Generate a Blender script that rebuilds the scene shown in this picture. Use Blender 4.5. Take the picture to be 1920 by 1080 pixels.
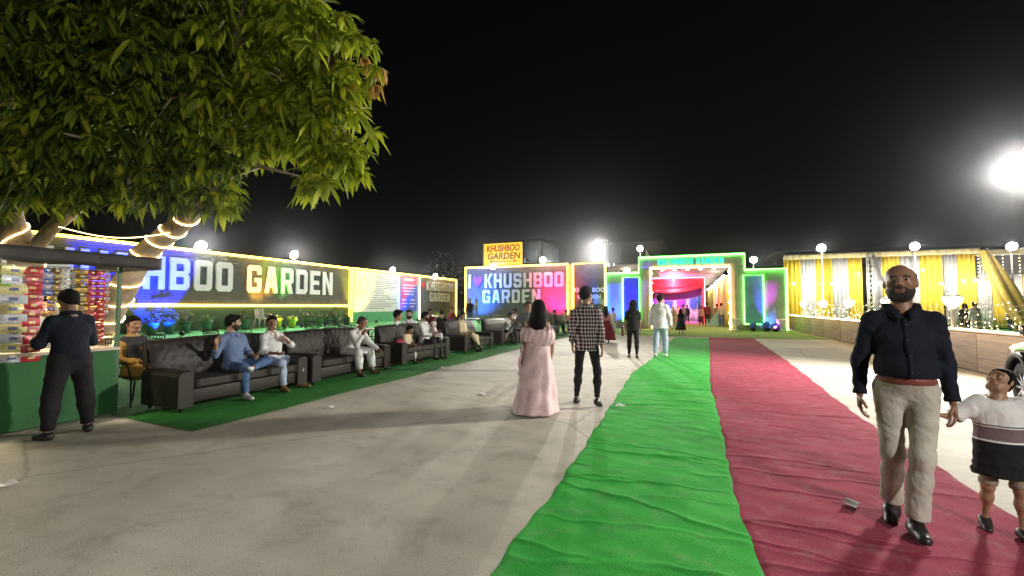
import bpy, bmesh, math, random
import numpy as np
from mathutils import Vector, Matrix
random.seed(7); np.random.seed(7)
for o in list(bpy.data.objects): bpy.data.objects.remove(o)
SC = bpy.context.scene
COL = SC.collection
R = math.radians
# ------------------------------------------------------------------ camera
FPX = 820.0; CAMH = 1.5
YAW = math.atan2(330, FPX); PITCH = math.atan2(35, FPX)
cd = bpy.data.cameras.new('camera'); cam = bpy.data.objects.new('camera', cd); COL.objects.link(cam)
cd.sensor_width = 36.0; cd.lens = 36.0 * FPX / 1920.0; cd.clip_start = 0.05; cd.clip_end = 2000
cam.location = (0, 0, CAMH); cam.rotation_euler = (math.pi / 2 + PITCH, 0, YAW)
SC.camera = cam
# ------------------------------------------------------------------ night sky
W = bpy.data.worlds.new('World'); SC.world = W; W.use_nodes = True
wn = W.node_tree.nodes; wl = W.node_tree.links; wn.clear()
sky = wn.new('ShaderNodeTexSky'); sky.sky_type = 'NISHITA'; sky.sun_disc = False
sky.sun_elevation = R(3); sky.sun_rotation = R(200); sky.air_density = 1.0; sky.dust_density = 3.0
bgn = wn.new('ShaderNodeBackground'); bgn.inputs['Strength'].default_value = 0.0009
wo = wn.new('ShaderNodeOutputWorld')
hsv = wn.new('ShaderNodeHueSaturation'); hsv.inputs['Saturation'].default_value = 0.3
wl.new(sky.outputs[0], hsv.inputs['Color']); wl.new(hsv.outputs[0], bgn.inputs['Color']); wl.new(bgn.outputs[0], wo.inputs['Surface'])
SC.view_settings.view_transform = 'Standard'; SC.view_settings.look = 'None'
SC.view_settings.exposure = 1.08; SC.view_settings.gamma = 1.0
SC.render.engine = 'CYCLES'
SC.cycles.max_bounces = 5; SC.cycles.diffuse_bounces = 3; SC.cycles.glossy_bounces = 2
SC.cycles.transparent_max_bounces = 6; SC.cycles.sample_clamp_indirect = 3.0
SC.cycles.caustics_reflective = False; SC.cycles.caustics_refractive = False
SC.cycles.use_denoising = True
# ------------------------------------------------------------------ pixel helpers (a pixel gives a direction only)
def ray(px, py):
    a = (px - 960) / FPX; b = (540 - py) / FPX
    f = math.cos(PITCH) - b * math.sin(PITCH); u = math.sin(PITCH) + b * math.cos(PITCH)
    return Vector((a * math.cos(YAW) - f * math.sin(YAW), a * math.sin(YAW) + f * math.cos(YAW), u))
def gnd(px, py, z=0.0):
    r = ray(px, py); return r * ((z - CAMH) / r.z) + Vector((0, 0, CAMH))
def atX(px, py, x):
    r = ray(px, py); return r * (x / r.x) + Vector((0, 0, CAMH))
def atY(px, py, y):
    r = ray(px, py); return r * (y / r.y) + Vector((0, 0, CAMH))
def atD(px, py, d):
    return ray(px, py) * d + Vector((0, 0, CAMH))
# ------------------------------------------------------------------ objects
def tag(o, label=None, cat=None, group=None, kind=None):
    if label: o['label'] = label
    if cat: o['category'] = cat
    if group: o['group'] = group
    if kind: o['kind'] = kind
    return o
def link(o, parent=None):
    COL.objects.link(o)
    if parent is not None: o.parent = parent
    return o
def empty(name, loc=(0, 0, 0), rz=0.0, label=None, cat=None, group=None):
    o = bpy.data.objects.new(name, None); COL.objects.link(o)
    o.location = loc; o.rotation_euler = (0, 0, rz); o.empty_display_size = 0.1
    return tag(o, label, cat, group)
def copy_tree(o, parent=None):
    c = o.copy(); COL.objects.link(c); c.parent = parent
    for ch in o.children: copy_tree(ch, c)
    return c
class MB:
    """collects shapes and builds ONE mesh object"""
    def __init__(s): s.v = []; s.f = []; s.m = []; s.sm = []; s.uv = None
    def add(s, vs, fs, m=0, smooth=False):
        n = len(s.v); s.v.extend([tuple(map(float, v)) for v in vs])
        for f in fs: s.f.append(tuple(int(i) + n for i in f)); s.m.append(m); s.sm.append(smooth)
        return s
    def box(s, lo, hi, m=0, bev=0.0):
        x0, y0, z0 = lo; x1, y1, z1 = hi
        if bev <= 0:
            vs = [(x, y, z) for z in (z0, z1) for (x, y) in ((x0, y0), (x1, y0), (x1, y1), (x0, y1))]
            return s.add(vs, [(3, 2, 1, 0), (4, 5, 6, 7), (0, 1, 5, 4), (1, 2, 6, 5), (2, 3, 7, 6), (3, 0, 4, 7)], m)
        bm = bmesh.new(); bmesh.ops.create_cube(bm, size=1)
        for v in bm.verts: v.co = Vector(((v.co.x + .5) * (x1 - x0) + x0, (v.co.y + .5) * (y1 - y0) + y0, (v.co.z + .5) * (z1 - z0) + z0))
        bmesh.ops.bevel(bm, geom=bm.edges[:], offset=bev, segments=2, profile=0.6, affect='EDGES')
        s.bm(bm, m, True); bm.free(); return s
    def bm(s, bm, m=0, smooth=False):
        bm.verts.index_update()
        return s.add([v.co for v in bm.verts], [[v.index for v in f.verts] for f in bm.faces], m, smooth)
    def tube(s, pts, rad, n=8, m=0, caps=True, smooth=True):
        pts = [Vector(p) for p in pts]; k = len(pts)
        rads = rad if isinstance(rad, (list, tuple)) else [rad] * k
        vs = []; prev = None
        for i, p in enumerate(pts):
            d = (pts[min(i + 1, k - 1)] - pts[max(i - 1, 0)])
            d = d.normalized() if d.length > 1e-9 else Vector((0, 0, 1))
            ref = prev if prev is not None else (Vector((0, 0, 1)) if abs(d.z) < .9 else Vector((1, 0, 0)))
            u = (ref - d * ref.dot(d)); u = u.normalized() if u.length > 1e-6 else d.orthogonal().normalized()
            prev = u; w = d.cross(u)
            for j in range(n):
                a = 2 * math.pi * j / n
                vs.append(p + (u * math.cos(a) + w * math.sin(a)) * rads[i])
        fs = [(i * n + j, i * n + (j + 1) % n, (i + 1) * n + (j + 1) % n, (i + 1) * n + j) for i in range(k - 1) for j in range(n)]
        if caps: fs += [tuple(range(n))[::-1], tuple((k - 1) * n + j for j in range(n))]
        return s.add(vs, fs, m, smooth)
    def lathe(s, prof, n=16, c=(0, 0, 0), m=0, smooth=True, sx=1.0, sy=1.0):
        vs = []
        for (r, z) in prof:
            for j in range(n):
                a = 2 * math.pi * j / n; vs.append((c[0] + r * sx * math.cos(a), c[1] + r * sy * math.sin(a), c[2] + z))
        k = len(prof)
        fs = [(i * n + j, i * n + (j + 1) % n, (i + 1) * n + (j + 1) % n, (i + 1) * n + j) for i in range(k - 1) for j in range(n)]
        fs += [tuple(range(n))[::-1], tuple((k - 1) * n + j for j in range(n))]
        return s.add(vs, fs, m, smooth)
    def sheet(s, fn, nu, nv, m=0, smooth=True):
        vs = [fn(i / nu, j / nv) for i in range(nu + 1) for j in range(nv + 1)]
        fs = [(i * (nv + 1) + j, (i + 1) * (nv + 1) + j, (i + 1) * (nv + 1) + j + 1, i * (nv + 1) + j + 1) for i in range(nu) for j in range(nv)]
        return s.add(vs, fs, m, smooth)
    def mesh(s, name, mats):
        me = bpy.data.meshes.new(name)
        me.from_pydata(s.v, [], s.f)
        for mt in (mats if isinstance(mats, (list, tuple)) else [mats]): me.materials.append(mt)
        if s.f:
            me.polygons.foreach_set('material_index', s.m); me.polygons.foreach_set('use_smooth', s.sm)
        me.update(); return me
    def build(s, name, mats, parent=None, loc=None, rz=0.0):
        o = bpy.data.objects.new(name, s.mesh(name, mats)); link(o, parent)
        if loc is not None: o.location = loc
        if rz: o.rotation_euler = (0, 0, rz)
        return o
def thick(fn, nu, nv, t):
    """closed curved panel: fn(u,v)->(point, normal)"""
    mb = MB(); vs = []
    for side in (0, 1):
        for i in range(nu + 1):
            for j in range(nv + 1):
                p, n = fn(i / nu, j / nv); vs.append(Vector(p) + Vector(n) * (t * (.5 - side)))
    N = (nu + 1) * (nv + 1); fs = []
    idx = lambda s, i, j: s * N + i * (nv + 1) + j
    for i in range(nu):
        for j in range(nv):
            fs.append((idx(0, i, j), idx(0, i + 1, j), idx(0, i + 1, j + 1), idx(0, i, j + 1)))
            fs.append((idx(1, i, j), idx(1, i, j + 1), idx(1, i + 1, j + 1), idx(1, i + 1, j)))
    for i in range(nu):
        for j in (0, nv):
            q = (idx(0, i, j), idx(0, i + 1, j), idx(1, i + 1, j), idx(1, i, j)); fs.append(q if j else q[::-1])
    for j in range(nv):
        for i in (0, nu):
            q = (idx(0, i, j), idx(0, i, j + 1), idx(1, i, j + 1), idx(1, i, j)); fs.append(q[::-1] if i else q)
    mb.add(vs, fs, 0, True); return mb
# ------------------------------------------------------------------ materials
MATS = {}
def mat(name, col, rough=0.7, metal=0.0, var=0.12, scale=6.0, bump=0.0, bscale=60.0, spec=0.5, sheen=0.0, coat=0.0, trans=0.0):
    if name in MATS: return MATS[name]
    m = bpy.data.materials.new(name); m.use_nodes = True; nt = m.node_tree; n = nt.nodes; l = nt.links
    b = n['Principled BSDF']; b.inputs['Roughness'].default_value = rough; b.inputs['Metallic'].default_value = metal
    b.inputs['Specular IOR Level'].default_value = spec
    if sheen: b.inputs['Sheen Weight'].default_value = sheen
    if coat: b.inputs['Coat Weight'].default_value = coat; b.inputs['Coat Roughness'].default_value = .08
    if trans: b.inputs['Transmission Weight'].default_value = trans
    tc = n.new('ShaderNodeTexCoord')
    if var > 0:
        nz = n.new('ShaderNodeTexNoise'); nz.inputs['Scale'].default_value = scale; nz.inputs['Detail'].default_value = 5
        l.new(tc.outputs['Object'], nz.inputs['Vector'])
        r = n.new('ShaderNodeMapRange'); r.inputs[1].default_value = .25; r.inputs[2].default_value = .75
        r.inputs[3].default_value = 1 - var; r.inputs[4].default_value = 1 + var
        l.new(nz.outputs['Fac'], r.inputs[0])
        mx = n.new('ShaderNodeMix'); mx.data_type = 'RGBA'; mx.blend_type = 'MULTIPLY'; mx.inputs[0].default_value = 1
        mx.inputs[6].default_value = (*col, 1); l.new(r.outputs[0], mx.inputs[7]); l.new(mx.outputs[2], b.inputs['Base Color'])
    else: b.inputs['Base Color'].default_value = (*col, 1)
    if bump > 0:
        nb = n.new('ShaderNodeTexNoise'); nb.inputs['Scale'].default_value = bscale; nb.inputs['Detail'].default_value = 4
        l.new(tc.outputs['Object'], nb.inputs['Vector'])
        bp = n.new('ShaderNodeBump'); bp.inputs['Strength'].default_value = bump; bp.inputs['Distance'].default_value = .02
        l.new(nb.outputs['Fac'], bp.inputs['Height']); l.new(bp.outputs[0], b.inputs['Normal'])
    MATS[name] = m; return m
def emit(name, col, s):
    if name in MATS: return MATS[name]
    m = bpy.data.materials.new(name); m.use_nodes = True; b = m.node_tree.nodes['Principled BSDF']
    b.inputs['Base Color'].default_value = (*[c * .5 for c in col], 1)
    b.inputs['Emission Color'].default_value = (*col, 1); b.inputs['Emission Strength'].default_value = s
    MATS[name] = m; return m
def nodes_of(m): return m.node_tree.nodes, m.node_tree.links, m.node_tree.nodes['Principled BSDF']
# ================================================================== setting
def ramp(n, stops, interp='LINEAR'):
    r = n.new('ShaderNodeValToRGB'); r.color_ramp.interpolation = interp
    e = r.color_ramp.elements
    while len(e) < len(stops): e.new(.5)
    for x, (p, c) in zip(e, stops): x.position = p; x.color = (*c, 1) if len(c) == 3 else c
    return r
def concrete():
    m = mat('concrete_ground', (.3, .28, .24), .82, var=0); n, l, b = nodes_of(m)
    tc = n.new('ShaderNodeTexCoord')
    def noise(s, d=6, dist=0.0, rough=.6):
        z = n.new('ShaderNodeTexNoise'); z.inputs['Scale'].default_value = s; z.inputs['Detail'].default_value = d; z.inputs['Distortion'].default_value = dist; z.inputs['Roughness'].default_value = rough
        l.new(tc.outputs['Object'], z.inputs['Vector']); return z
    a = noise(.35, 8, .6); ra = ramp(n, [(.32, (.36, .33, .27)), (.47, (.44, .405, .335)), (.62, (.50, .465, .395))]); l.new(a.outputs['Fac'], ra.inputs[0])
    c = noise(2.2, 12, .5, .72); rc = ramp(n, [(.34, (.70, .69, .66)), (.48, (1, 1, 1)), (.68, (1.12, 1.12, 1.13))]); l.new(c.outputs['Fac'], rc.inputs[0])
    m1 = n.new('ShaderNodeMix'); m1.data_type = 'RGBA'; m1.blend_type = 'MULTIPLY'; m1.inputs[0].default_value = .85
    l.new(ra.outputs[0], m1.inputs[6]); l.new(rc.outputs[0], m1.inputs[7])
    f = noise(95, 6, 0, .8); rf = ramp(n, [(.32, (.62, .61, .59)), (.5, (1, 1, 1)), (.72, (1.28, 1.28, 1.27))]); l.new(f.outputs['Fac'], rf.inputs[0])
    m2 = n.new('ShaderNodeMix'); m2.data_type = 'RGBA'; m2.blend_type = 'MULTIPLY'; m2.inputs[0].default_value = 1
    l.new(m1.outputs[2], m2.inputs[6]); l.new(rf.outputs[0], m2.inputs[7])
    # worn tracks: streaks stretched across
    mp = n.new('ShaderNodeMapping'); mp.inputs['Rotation'].default_value = (0, 0, .5); mp.inputs['Scale'].default_value = (.5, 3.2, 1); l.new(tc.outputs['Object'], mp.inputs[0])
    st = n.new('ShaderNodeTexNoise'); st.inputs['Scale'].default_value = .8; st.inputs['Detail'].default_value = 5; l.new(mp.outputs[0], st.inputs['Vector'])
    rs = ramp(n, [(.36, (.90, .90, .89)), (.55, (1, 1, 1)), (.72, (1.06, 1.06, 1.07))]); l.new(st.outputs['Fac'], rs.inputs[0])
    m3 = n.new('ShaderNodeMix'); m3.data_type = 'RGBA'; m3.blend_type = 'MULTIPLY'; m3.inputs[0].default_value = 1
    l.new(m2.outputs[2], m3.inputs[6]); l.new(rs.outputs[0], m3.inputs[7])
    # hairline cracks
    vo = n.new('ShaderNodeTexVoronoi'); vo.feature = 'DISTANCE_TO_EDGE'; vo.inputs['Scale'].default_value = .28
    wv = n.new('ShaderNodeMix'); wv.data_type = 'RGBA'; wv.inputs[0].default_value = .12; l.new(tc.outputs['Object'], wv.inputs[6]); l.new(c.outputs['Color'], wv.inputs[7]); l.new(wv.outputs[2], vo.inputs['Vector'])
    rv = ramp(n, [(0, (.45, .43, .4)), (.006, (1, 1, 1))]); l.new(vo.outputs[0], rv.inputs[0])
    m4 = n.new('ShaderNodeMix'); m4.data_type = 'RGBA'; m4.blend_type = 'MULTIPLY'; m4.inputs[0].default_value = .6
    l.new(m3.outputs[2], m4.inputs[6]); l.new(rv.outputs[0], m4.inputs[7]); l.new(m4.outputs[2], b.inputs['Base Color'])
    bp = n.new('ShaderNodeBump'); bp.inputs['Strength'].default_value = .35; bp.inputs['Distance'].default_value = .02
    ad = n.new('ShaderNodeMath'); ad.operation = 'ADD'; l.new(f.outputs['Fac'], ad.inputs[0]); l.new(c.outputs['Fac'], ad.inputs[1]); l.new(ad.outputs[0], bp.inputs['Height']); l.new(bp.outputs[0], b.inputs['Normal'])
    rr = n.new('ShaderNodeMapRange'); rr.inputs[3].default_value = .62; rr.inputs[4].default_value = .92; l.new(c.outputs['Fac'], rr.inputs[0]); l.new(rr.outputs[0], b.inputs['Roughness'])
    return m
def turf(name, c0, c1, scale=3.0):
    m = mat(name, c0, .9, var=0, spec=.15); n, l, b = nodes_of(m); tc = n.new('ShaderNodeTexCoord')
    z = n.new('ShaderNodeTexNoise'); z.inputs['Scale'].default_value = scale; z.inputs['Detail'].default_value = 8; l.new(tc.outputs['Object'], z.inputs['Vector'])
    r = ramp(n, [(.3, c0), (.7, c1)]); l.new(z.outputs['Fac'], r.inputs[0])
    f = n.new('ShaderNodeTexNoise'); f.inputs['Scale'].default_value = 240; f.inputs['Detail'].default_value = 2; l.new(tc.outputs['Object'], f.inputs['Vector'])
    rf = ramp(n, [(.3, (.55, .55, .55)), (.7, (1.35, 1.35, 1.35))]); l.new(f.outputs['Fac'], rf.inputs[0])
    mx = n.new('ShaderNodeMix'); mx.data_type = 'RGBA'; mx.blend_type = 'MULTIPLY'; mx.inputs[0].default_value = 1
    l.new(r.outputs[0], mx.inputs[6]); l.new(rf.outputs[0], mx.inputs[7]); l.new(mx.outputs[2], b.inputs['Base Color'])
    bp = n.new('ShaderNodeBump'); bp.inputs['Strength'].default_value = .7; bp.inputs['Distance'].default_value = .02; l.new(f.outputs['Fac'], bp.inputs['Height']); l.new(bp.outputs[0], b.inputs['Normal'])
    return m
M_TURF = turf('turf_dark_green', (.022, .14, .024), (.04, .21, .04)); M_LAWN = turf('turf_mint', (.055, .25, .08), (.09, .32, .12), 1.2); M_GTURF = turf('turf_olive', (.16, .26, .05), (.22, .32, .08), .8)
tag(MB().sheet(lambda u, v: (-200 + 400 * u, -120 + 400 * v, 0), 8, 8).build('ground', concrete()), kind='structure')
def lawn_z(x): return .006 + .5 * min(1, max(0, (-8.3 - x) / 9.7))
def terrace(u, v):
    x = -8.0 - 11.4 * u; y = .5 + 33 * v
    return (x, y, lawn_z(x) + (.006 * math.sin(x * 5 + y * 2) if .02 < u else 0))
tag(MB().sheet(terrace, 40, 40).build('lawn', M_LAWN), kind='structure')
tag(MB().sheet(lambda u, v: (-7.9 + 2.35 * u + .03 * math.sin(v * 40) * (u > .5), 3.5 + .12 * (1 - u) + 22.3 * v, .006 + .012 * max(0, math.sin(v * 90 + u * 9)) * math.sin(u * 3.1) ** 2), 12, 180).build('turf_mat', M_TURF),
    'dark green artificial turf laid under the row of sofas', 'turf')
def gate_turf(u, v):
    e = 23.9 - .5 * u + .25 * math.sin(u * 7) if v == 0 else 0
    y0 = 23.9 - .5 * u + .25 * math.sin(u * 7); return (-8 + 13.9 * u, y0 + (75 - y0) * v, .006)
tag(MB().sheet(gate_turf, 20, 10).build('gate_lawn', M_GTURF), kind='structure')
tag(MB().sheet(lambda u, v: (6.3 + 40 * u, -4 + 80 * v, .008), 4, 4).build('garden_lawn', M_LAWN), kind='structure')
# ------------------------------------------------------------------ carpet runners with creases
def interp(pts, y):
    for (y0, x0), (y1, x1) in zip(pts, pts[1:]):
        if y <= y1: t = (y - y0) / (y1 - y0); t = min(1, max(0, t)); return x0 + (x1 - x0) * t
    return pts[-1][1]
GL = [(-6, -1.0), (2.27, -1.06), (3.8, -1.04), (7, -1.12), (10.2, -1.2), (15.3, -.87), (22.6, -.66)]
MID = [(-6, .4), (2.84, .36), (3.25, .33), (4.28, .31), (5.4, .34), (7.4, .36), (9, .35), (10.9, .42), (14, .55), (22.8, .88)]
RR = [(-6, 2.1), (4.2, 2.15), (6.8, 2.13), (8.6, 2.2), (10.15, 2.3), (13.7, 2.5), (23.4, 2.85)]
def carpet(name, L, Rr, m, seed, label, zoff, y1):
    rs = np.random.RandomState(seed); ridges = []
    for i in range(120):
        ridges.append((rs.uniform(1.2, y1), rs.uniform(-.1, 1.1), rs.uniform(.10, .7), rs.normal(0, .22), rs.uniform(.008, .028), .003 + .010 * rs.rand() ** 2, rs.rand()))
    for i in range(7): ridges.append((1.5 + i * 2.4 + rs.rand() * .9, rs.uniform(.3, .7), .9, rs.uniform(-.1, .1), .024, .007, rs.rand()))
    ys = []; y = -3.0
    while y < y1: ys.append(y); y += .014 if .9 < y < 5 else (.024 if y < 9 else (.05 if y > .9 else .2))
    ys.append(y1); ys = np.array(ys); nu = 64; U = np.linspace(0, 1, nu + 1)
    YY, UU = np.meshgrid(ys, U, indexing='ij'); Z = np.zeros_like(YY)
    for (ry, ru, ln, sl, w, h, ph) in ridges:
        c = ry + sl * (UU - ru) + .03 * np.sin(UU * 9 + ph * 6) + .012 * np.sin(UU * 31 + ph * 11)
        k = np.exp(-((UU - ru) / ln) ** 4); w2 = w * (1 + .25 * np.sin(UU * 13 + ph * 5))
        Z += h * k * np.exp(-((YY - c) / w2) ** 2)
    Z += .0025 * np.sin(YY * 21 + UU * 4) * np.sin(UU * 11 + YY * 3) + .003
    Z = np.minimum(Z, .035); Z *= np.clip(np.minimum(UU, 1 - UU) / .03, 0, 1) ** .7 * .85 + .15
    lx = np.array([interp(L, y) for y in ys]) + .012 * np.sin(ys * 5.1 + seed) + .008 * np.sin(ys * 13.7); rx = np.array([interp(Rr, y) for y in ys]) + .012 * np.sin(ys * 4.3 + seed * 2) + .008 * np.sin(ys * 11.3 + seed)
    X = lx[:, None] + (rx - lx)[:, None] * UU
    top = np.stack([X, YY, Z + zoff], -1); top[:, 0, 2] = .002; top[:, -1, 2] = .002; top = top.reshape(-1, 3); nv = nu + 1; ny = len(ys)
    i = np.arange(ny - 1)[:, None] * nv + np.arange(nu)[None, :]; i = i.ravel()
    fs = np.stack([i, i + 1, i + nv + 1, i + nv], 1).tolist(); vs = top.tolist(); base = len(vs)
    b = MB(); b.add(vs, fs, 0, True); return tag(b.build(name, m), label, 'carpet')
def felt(name, c0, c1):
    m = mat(name, c0, .95, var=0, spec=.1); n, l, b = nodes_of(m); tc = n.new('ShaderNodeTexCoord')
    z = n.new('ShaderNodeTexNoise'); z.inputs['Scale'].default_value = 2.2; z.inputs['Detail'].default_value = 7; z.inputs['Distortion'].default_value = .8; l.new(tc.outputs['Object'], z.inputs['Vector'])
    dz = n.new('ShaderNodeTexNoise'); dz.inputs['Scale'].default_value = 5.5; dz.inputs['Detail'].default_value = 9; dz.inputs['Roughness'].default_value = .7; l.new(tc.outputs['Object'], dz.inputs['Vector'])
    rd = ramp(n, [(.50, (0, 0, 0)), (.78, (.30, .30, .30))]); l.new(dz.outputs['Fac'], rd.inputs[0])
    r = ramp(n, [(.3, c0), (.7, c1)]); l.new(z.outputs['Fac'], r.inputs[0])
    dm = n.new('ShaderNodeMix'); dm.data_type = 'RGBA'; l.new(rd.outputs[0], dm.inputs[0]); l.new(r.outputs[0], dm.inputs[6]); dm.inputs[7].default_value = (.34, .31, .26, 1)
    f = n.new('ShaderNodeTexNoise'); f.inputs['Scale'].default_value = 300; l.new(tc.outputs['Object'], f.inputs['Vector'])
    rf = ramp(n, [(.3, (.66, .66, .66)), (.7, (1.28, 1.28, 1.28))]); l.new(f.outputs['Fac'], rf.inputs[0]); f.inputs['Scale'].default_value = 130; f.inputs['Detail'].default_value = 6
    mx = n.new('ShaderNodeMix'); mx.data_type = 'RGBA'; mx.blend_type = 'MULTIPLY'; mx.inputs[0].default_value = 1
    l.new(dm.outputs[2], mx.inputs[6]); l.new(rf.outputs[0], mx.inputs[7]); l.new(mx.outputs[2], b.inputs['Base Color'])
    bp = n.new('ShaderNodeBump'); bp.inputs['Strength'].default_value = .3; bp.inputs['Distance'].default_value = .01; l.new(f.outputs['Fac'], bp.inputs['Height']); l.new(bp.outputs[0], b.inputs['Normal'])
    return m
carpet('carpet_runner', GL, [(y, x + .02) for y, x in MID], felt('green_felt', (.028, .32, .04), (.048, .42, .06)), 3, 'bright green creased carpet runner leading to the gate', .006, 22.7)
carpet('carpet_runner', MID, RR, felt('crimson_felt', (.24, .034, .06), (.32, .048, .085)), 5, 'crimson creased carpet runner beside the green one', .012, 23.3)
for i, (px, py, c) in enumerate(((622, 765, (.8, .8, .78)), (832, 690, (.7, .68, .6)), (905, 740, (.75, .75, .72)), (1163, 765, (.8, .8, .8)), (8, 912, (.8, .78, .75)), (1597, 955, (.1, .08, .05)))):
    p = gnd(px, py); a = random.uniform(0, 3); b = MB()
    def scrap(u, v, a=a):
        x = (u - .5) * .14; y = (v - .5) * .08; return (x * math.cos(a) - y * math.sin(a), x * math.sin(a) + y * math.cos(a), .008 + .02 * abs(math.sin(u * 4 + i)) * (.3 + v))
    b.sheet(scrap, 5, 3); o = b.build('paper_scrap', mat('paper_%d' % i, c, .8), loc=(p.x, p.y, .0 if px < 1100 else .03))
    tag(o, ['crumpled white paper scrap on the concrete beside the turf', 'cream paper scrap at the edge of the turf by the cream kurta', 'small white paper scrap on open concrete before the pink gown', 'white scrap lying on the green carpet runner', 'white scrap on the concrete in front of the snack stall', 'dark scrap on the crimson carpet near the man in navy'][i], 'litter')

# grit scattered over the concrete
rg = np.random.RandomState(8); b = MB()
for i in range(420):
    px = rg.uniform(0, 1240); py = 660 + 420 * rg.rand() ** 1.2; p = gnd(px, py)
    if p.x > -1.2 or p.x < -5.4 and p.y > 3.4: continue
    r = rg.uniform(.002, .006); q = rg.rand(3) * .6 + .7
    b.add([(p.x + r * a_ * q[0], p.y + r * b_ * q[1], .002 + r * .7 * (c_ + .6) * q[2]) for a_, b_, c_ in ((1, 0, 0), (-1, 0, 0), (0, 1, 0), (0, -1, 0), (0, 0, 1), (0, 0, -.6))], [(0, 2, 4), (2, 1, 4), (1, 3, 4), (3, 0, 4), (2, 0, 5), (1, 2, 5), (3, 1, 5), (0, 3, 5)])
tag(b.build('grit', mat('grit_stone', (.28, .26, .22), .9, var=.4, scale=2)), kind='stuff')
# ================================================================== lettering
from mathutils.geometry import tessellate_polygon
_W, _T, _C = .66, .2, .1
def _glyphs():
    W_, T, C = _W, _T, _C
    G = {}
    G['I'] = (T, [[(0, 0), (T, 0), (T, 1), (0, 1)]])
    oct_ = [(C, 0), (W_ - C, 0), (W_, C), (W_, 1 - C), (W_ - C, 1), (C, 1), (0, 1 - C), (0, C)]
    G['O'] = (W_, [oct_, [(T, T), (W_ - T, T), (W_ - T, 1 - T), (T, 1 - T)]])
    G['U'] = (W_, [[(0, 1), (0, C), (C, 0), (W_ - C, 0), (W_, C), (W_, 1), (W_ - T, 1), (W_ - T, T), (T, T), (T, 1)]])
    G['H'] = (W_, [[(0, 0), (T, 0), (T, .4), (W_ - T, .4), (W_ - T, 0), (W_, 0), (W_, 1), (W_ - T, 1), (W_ - T, .6), (T, .6), (T, 1), (0, 1)]])
    G['S'] = (W_, [[(0, .32), (0, C), (C, 0), (W_ - C, 0), (W_, C), (W_, .5), (W_ - C, .6), (T, .6), (T, .8), (W_ - T, .8), (W_ - T, .7), (W_, .7), (W_, 1 - C), (W_ - C, 1), (C, 1), (0, 1 - C), (0, .5), (C, .4), (W_ - T, .4), (W_ - T, .2), (T, .2), (T, .32)]])
    G['K'] = (W_, [[(0, 0), (T, 0), (T, .36), (.28, .44), (W_ - .24, 0), (W_, 0), (.42, .53), (W_, 1), (W_ - .24, 1), (.28, .64), (T, .58), (T, 1), (0, 1)]])
    G['B'] = (W_, [[(0, 0), (W_ - C, 0), (W_, C), (W_, .43), (W_ - .07, .5), (W_, .57), (W_, 1 - C), (W_ - C, 1), (0, 1)], [(T, .18), (W_ - T, .18), (W_ - T, .41), (T, .41)], [(T, .59), (W_ - T, .59), (W_ - T, .82), (T, .82)]])
    G['G'] = (W_, [[(C, 0), (W_ - C, 0), (W_, C), (W_, .54), (.34, .54), (.34, .38), (W_ - T, .38), (W_ - T, .2), (T, .2), (T, .8), (W_ - T, .8), (W_ - T, .68), (W_, .68), (W_, 1 - C), (W_ - C, 1), (C, 1), (0, 1 - C), (0, C)]])
    G['A'] = (W_, [[(0, 0), (.2, 0), (.25, .22), (W_ - .25, .22), (W_ - .2, 0), (W_, 0), (W_ - .18, 1), (.18, 1)], [(.285, .38), (W_ - .285, .38), (W_ / 2 + .012, .72), (W_ / 2 - .012, .72)]])
    G['R'] = (W_, [[(0, 0), (T, 0), (T, .36), (.32, .36), (W_ - .22, 0), (W_, 0), (W_ - .14, .38), (W_, .46), (W_, 1 - C), (W_ - C, 1), (0, 1)], [(T, .54), (W_ - T, .54), (W_ - T, .82), (T, .82)]])
    G['D'] = (W_, [[(0, 0), (W_ - .13, 0), (W_, .13), (W_, .87), (W_ - .13, 1), (0, 1)], [(T, .2), (W_ - T, .2), (W_ - T, .8), (T, .8)]])
    G['E'] = (.62, [[(0, 0), (.62, 0), (.62, .19), (T, .19), (T, .41), (.55, .41), (.55, .59), (T, .59), (T, .81), (.62, .81), (.62, 1), (0, 1)]])
    G['N'] = (W_, [[(0, 0), (T, 0), (T, .6), (W_ - T, 0), (W_, 0), (W_, 1), (W_ - T, 1), (W_ - T, .4), (T, 1), (0, 1)]])
    hp = []
    for i in range(28):
        t = 2 * math.pi * i / 28; hp.append((.45 + .026 * 16 * math.sin(t) ** 3, .52 + .028 * (13 * math.cos(t) - 5 * math.cos(2 * t) - 2 * math.cos(3 * t) - math.cos(4 * t))))
    G['*'] = (.9, [hp])
    return G
GLY = _glyphs()
def glyph(name, ch, o, ux, h, d, m, parent, nrm, sx=1.0):
    """extruded letter; o lower-left corner, ux reading direction, nrm outward"""
    w, polys = GLY[ch]; o = Vector(o); ux = Vector(ux); nrm = Vector(nrm); uz = Vector((0, 0, 1))
    flat = [q for p in polys for q in p]; tr = tessellate_polygon([[Vector((x, y, 0)) for x, y in p] for p in polys])
    P = lambda q, k: o + ux * (q[0] * h * sx) + uz * (q[1] * h) + nrm * (d * k)
    b = MB(); vs = [P(q, 1) for q in flat] + [P(q, 0) for q in flat]; N = len(flat); fs = []
    for t in tr:
        a, b_, c = [flat[i] for i in t]; ar = (b_[0] - a[0]) * (c[1] - a[1]) - (b_[1] - a[1]) * (c[0] - a[0])
        fs.append(tuple(t) if ar > 0 else tuple(t)[::-1])
    k = 0
    for p in polys:
        n = len(p)
        for i in range(n): j = (i + 1) % n; fs.append((k + j, k + i, N + k + i, N + k + j))
        k += n
    b.add(vs, fs, 0, False); return b.build(name, m, parent)
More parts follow.
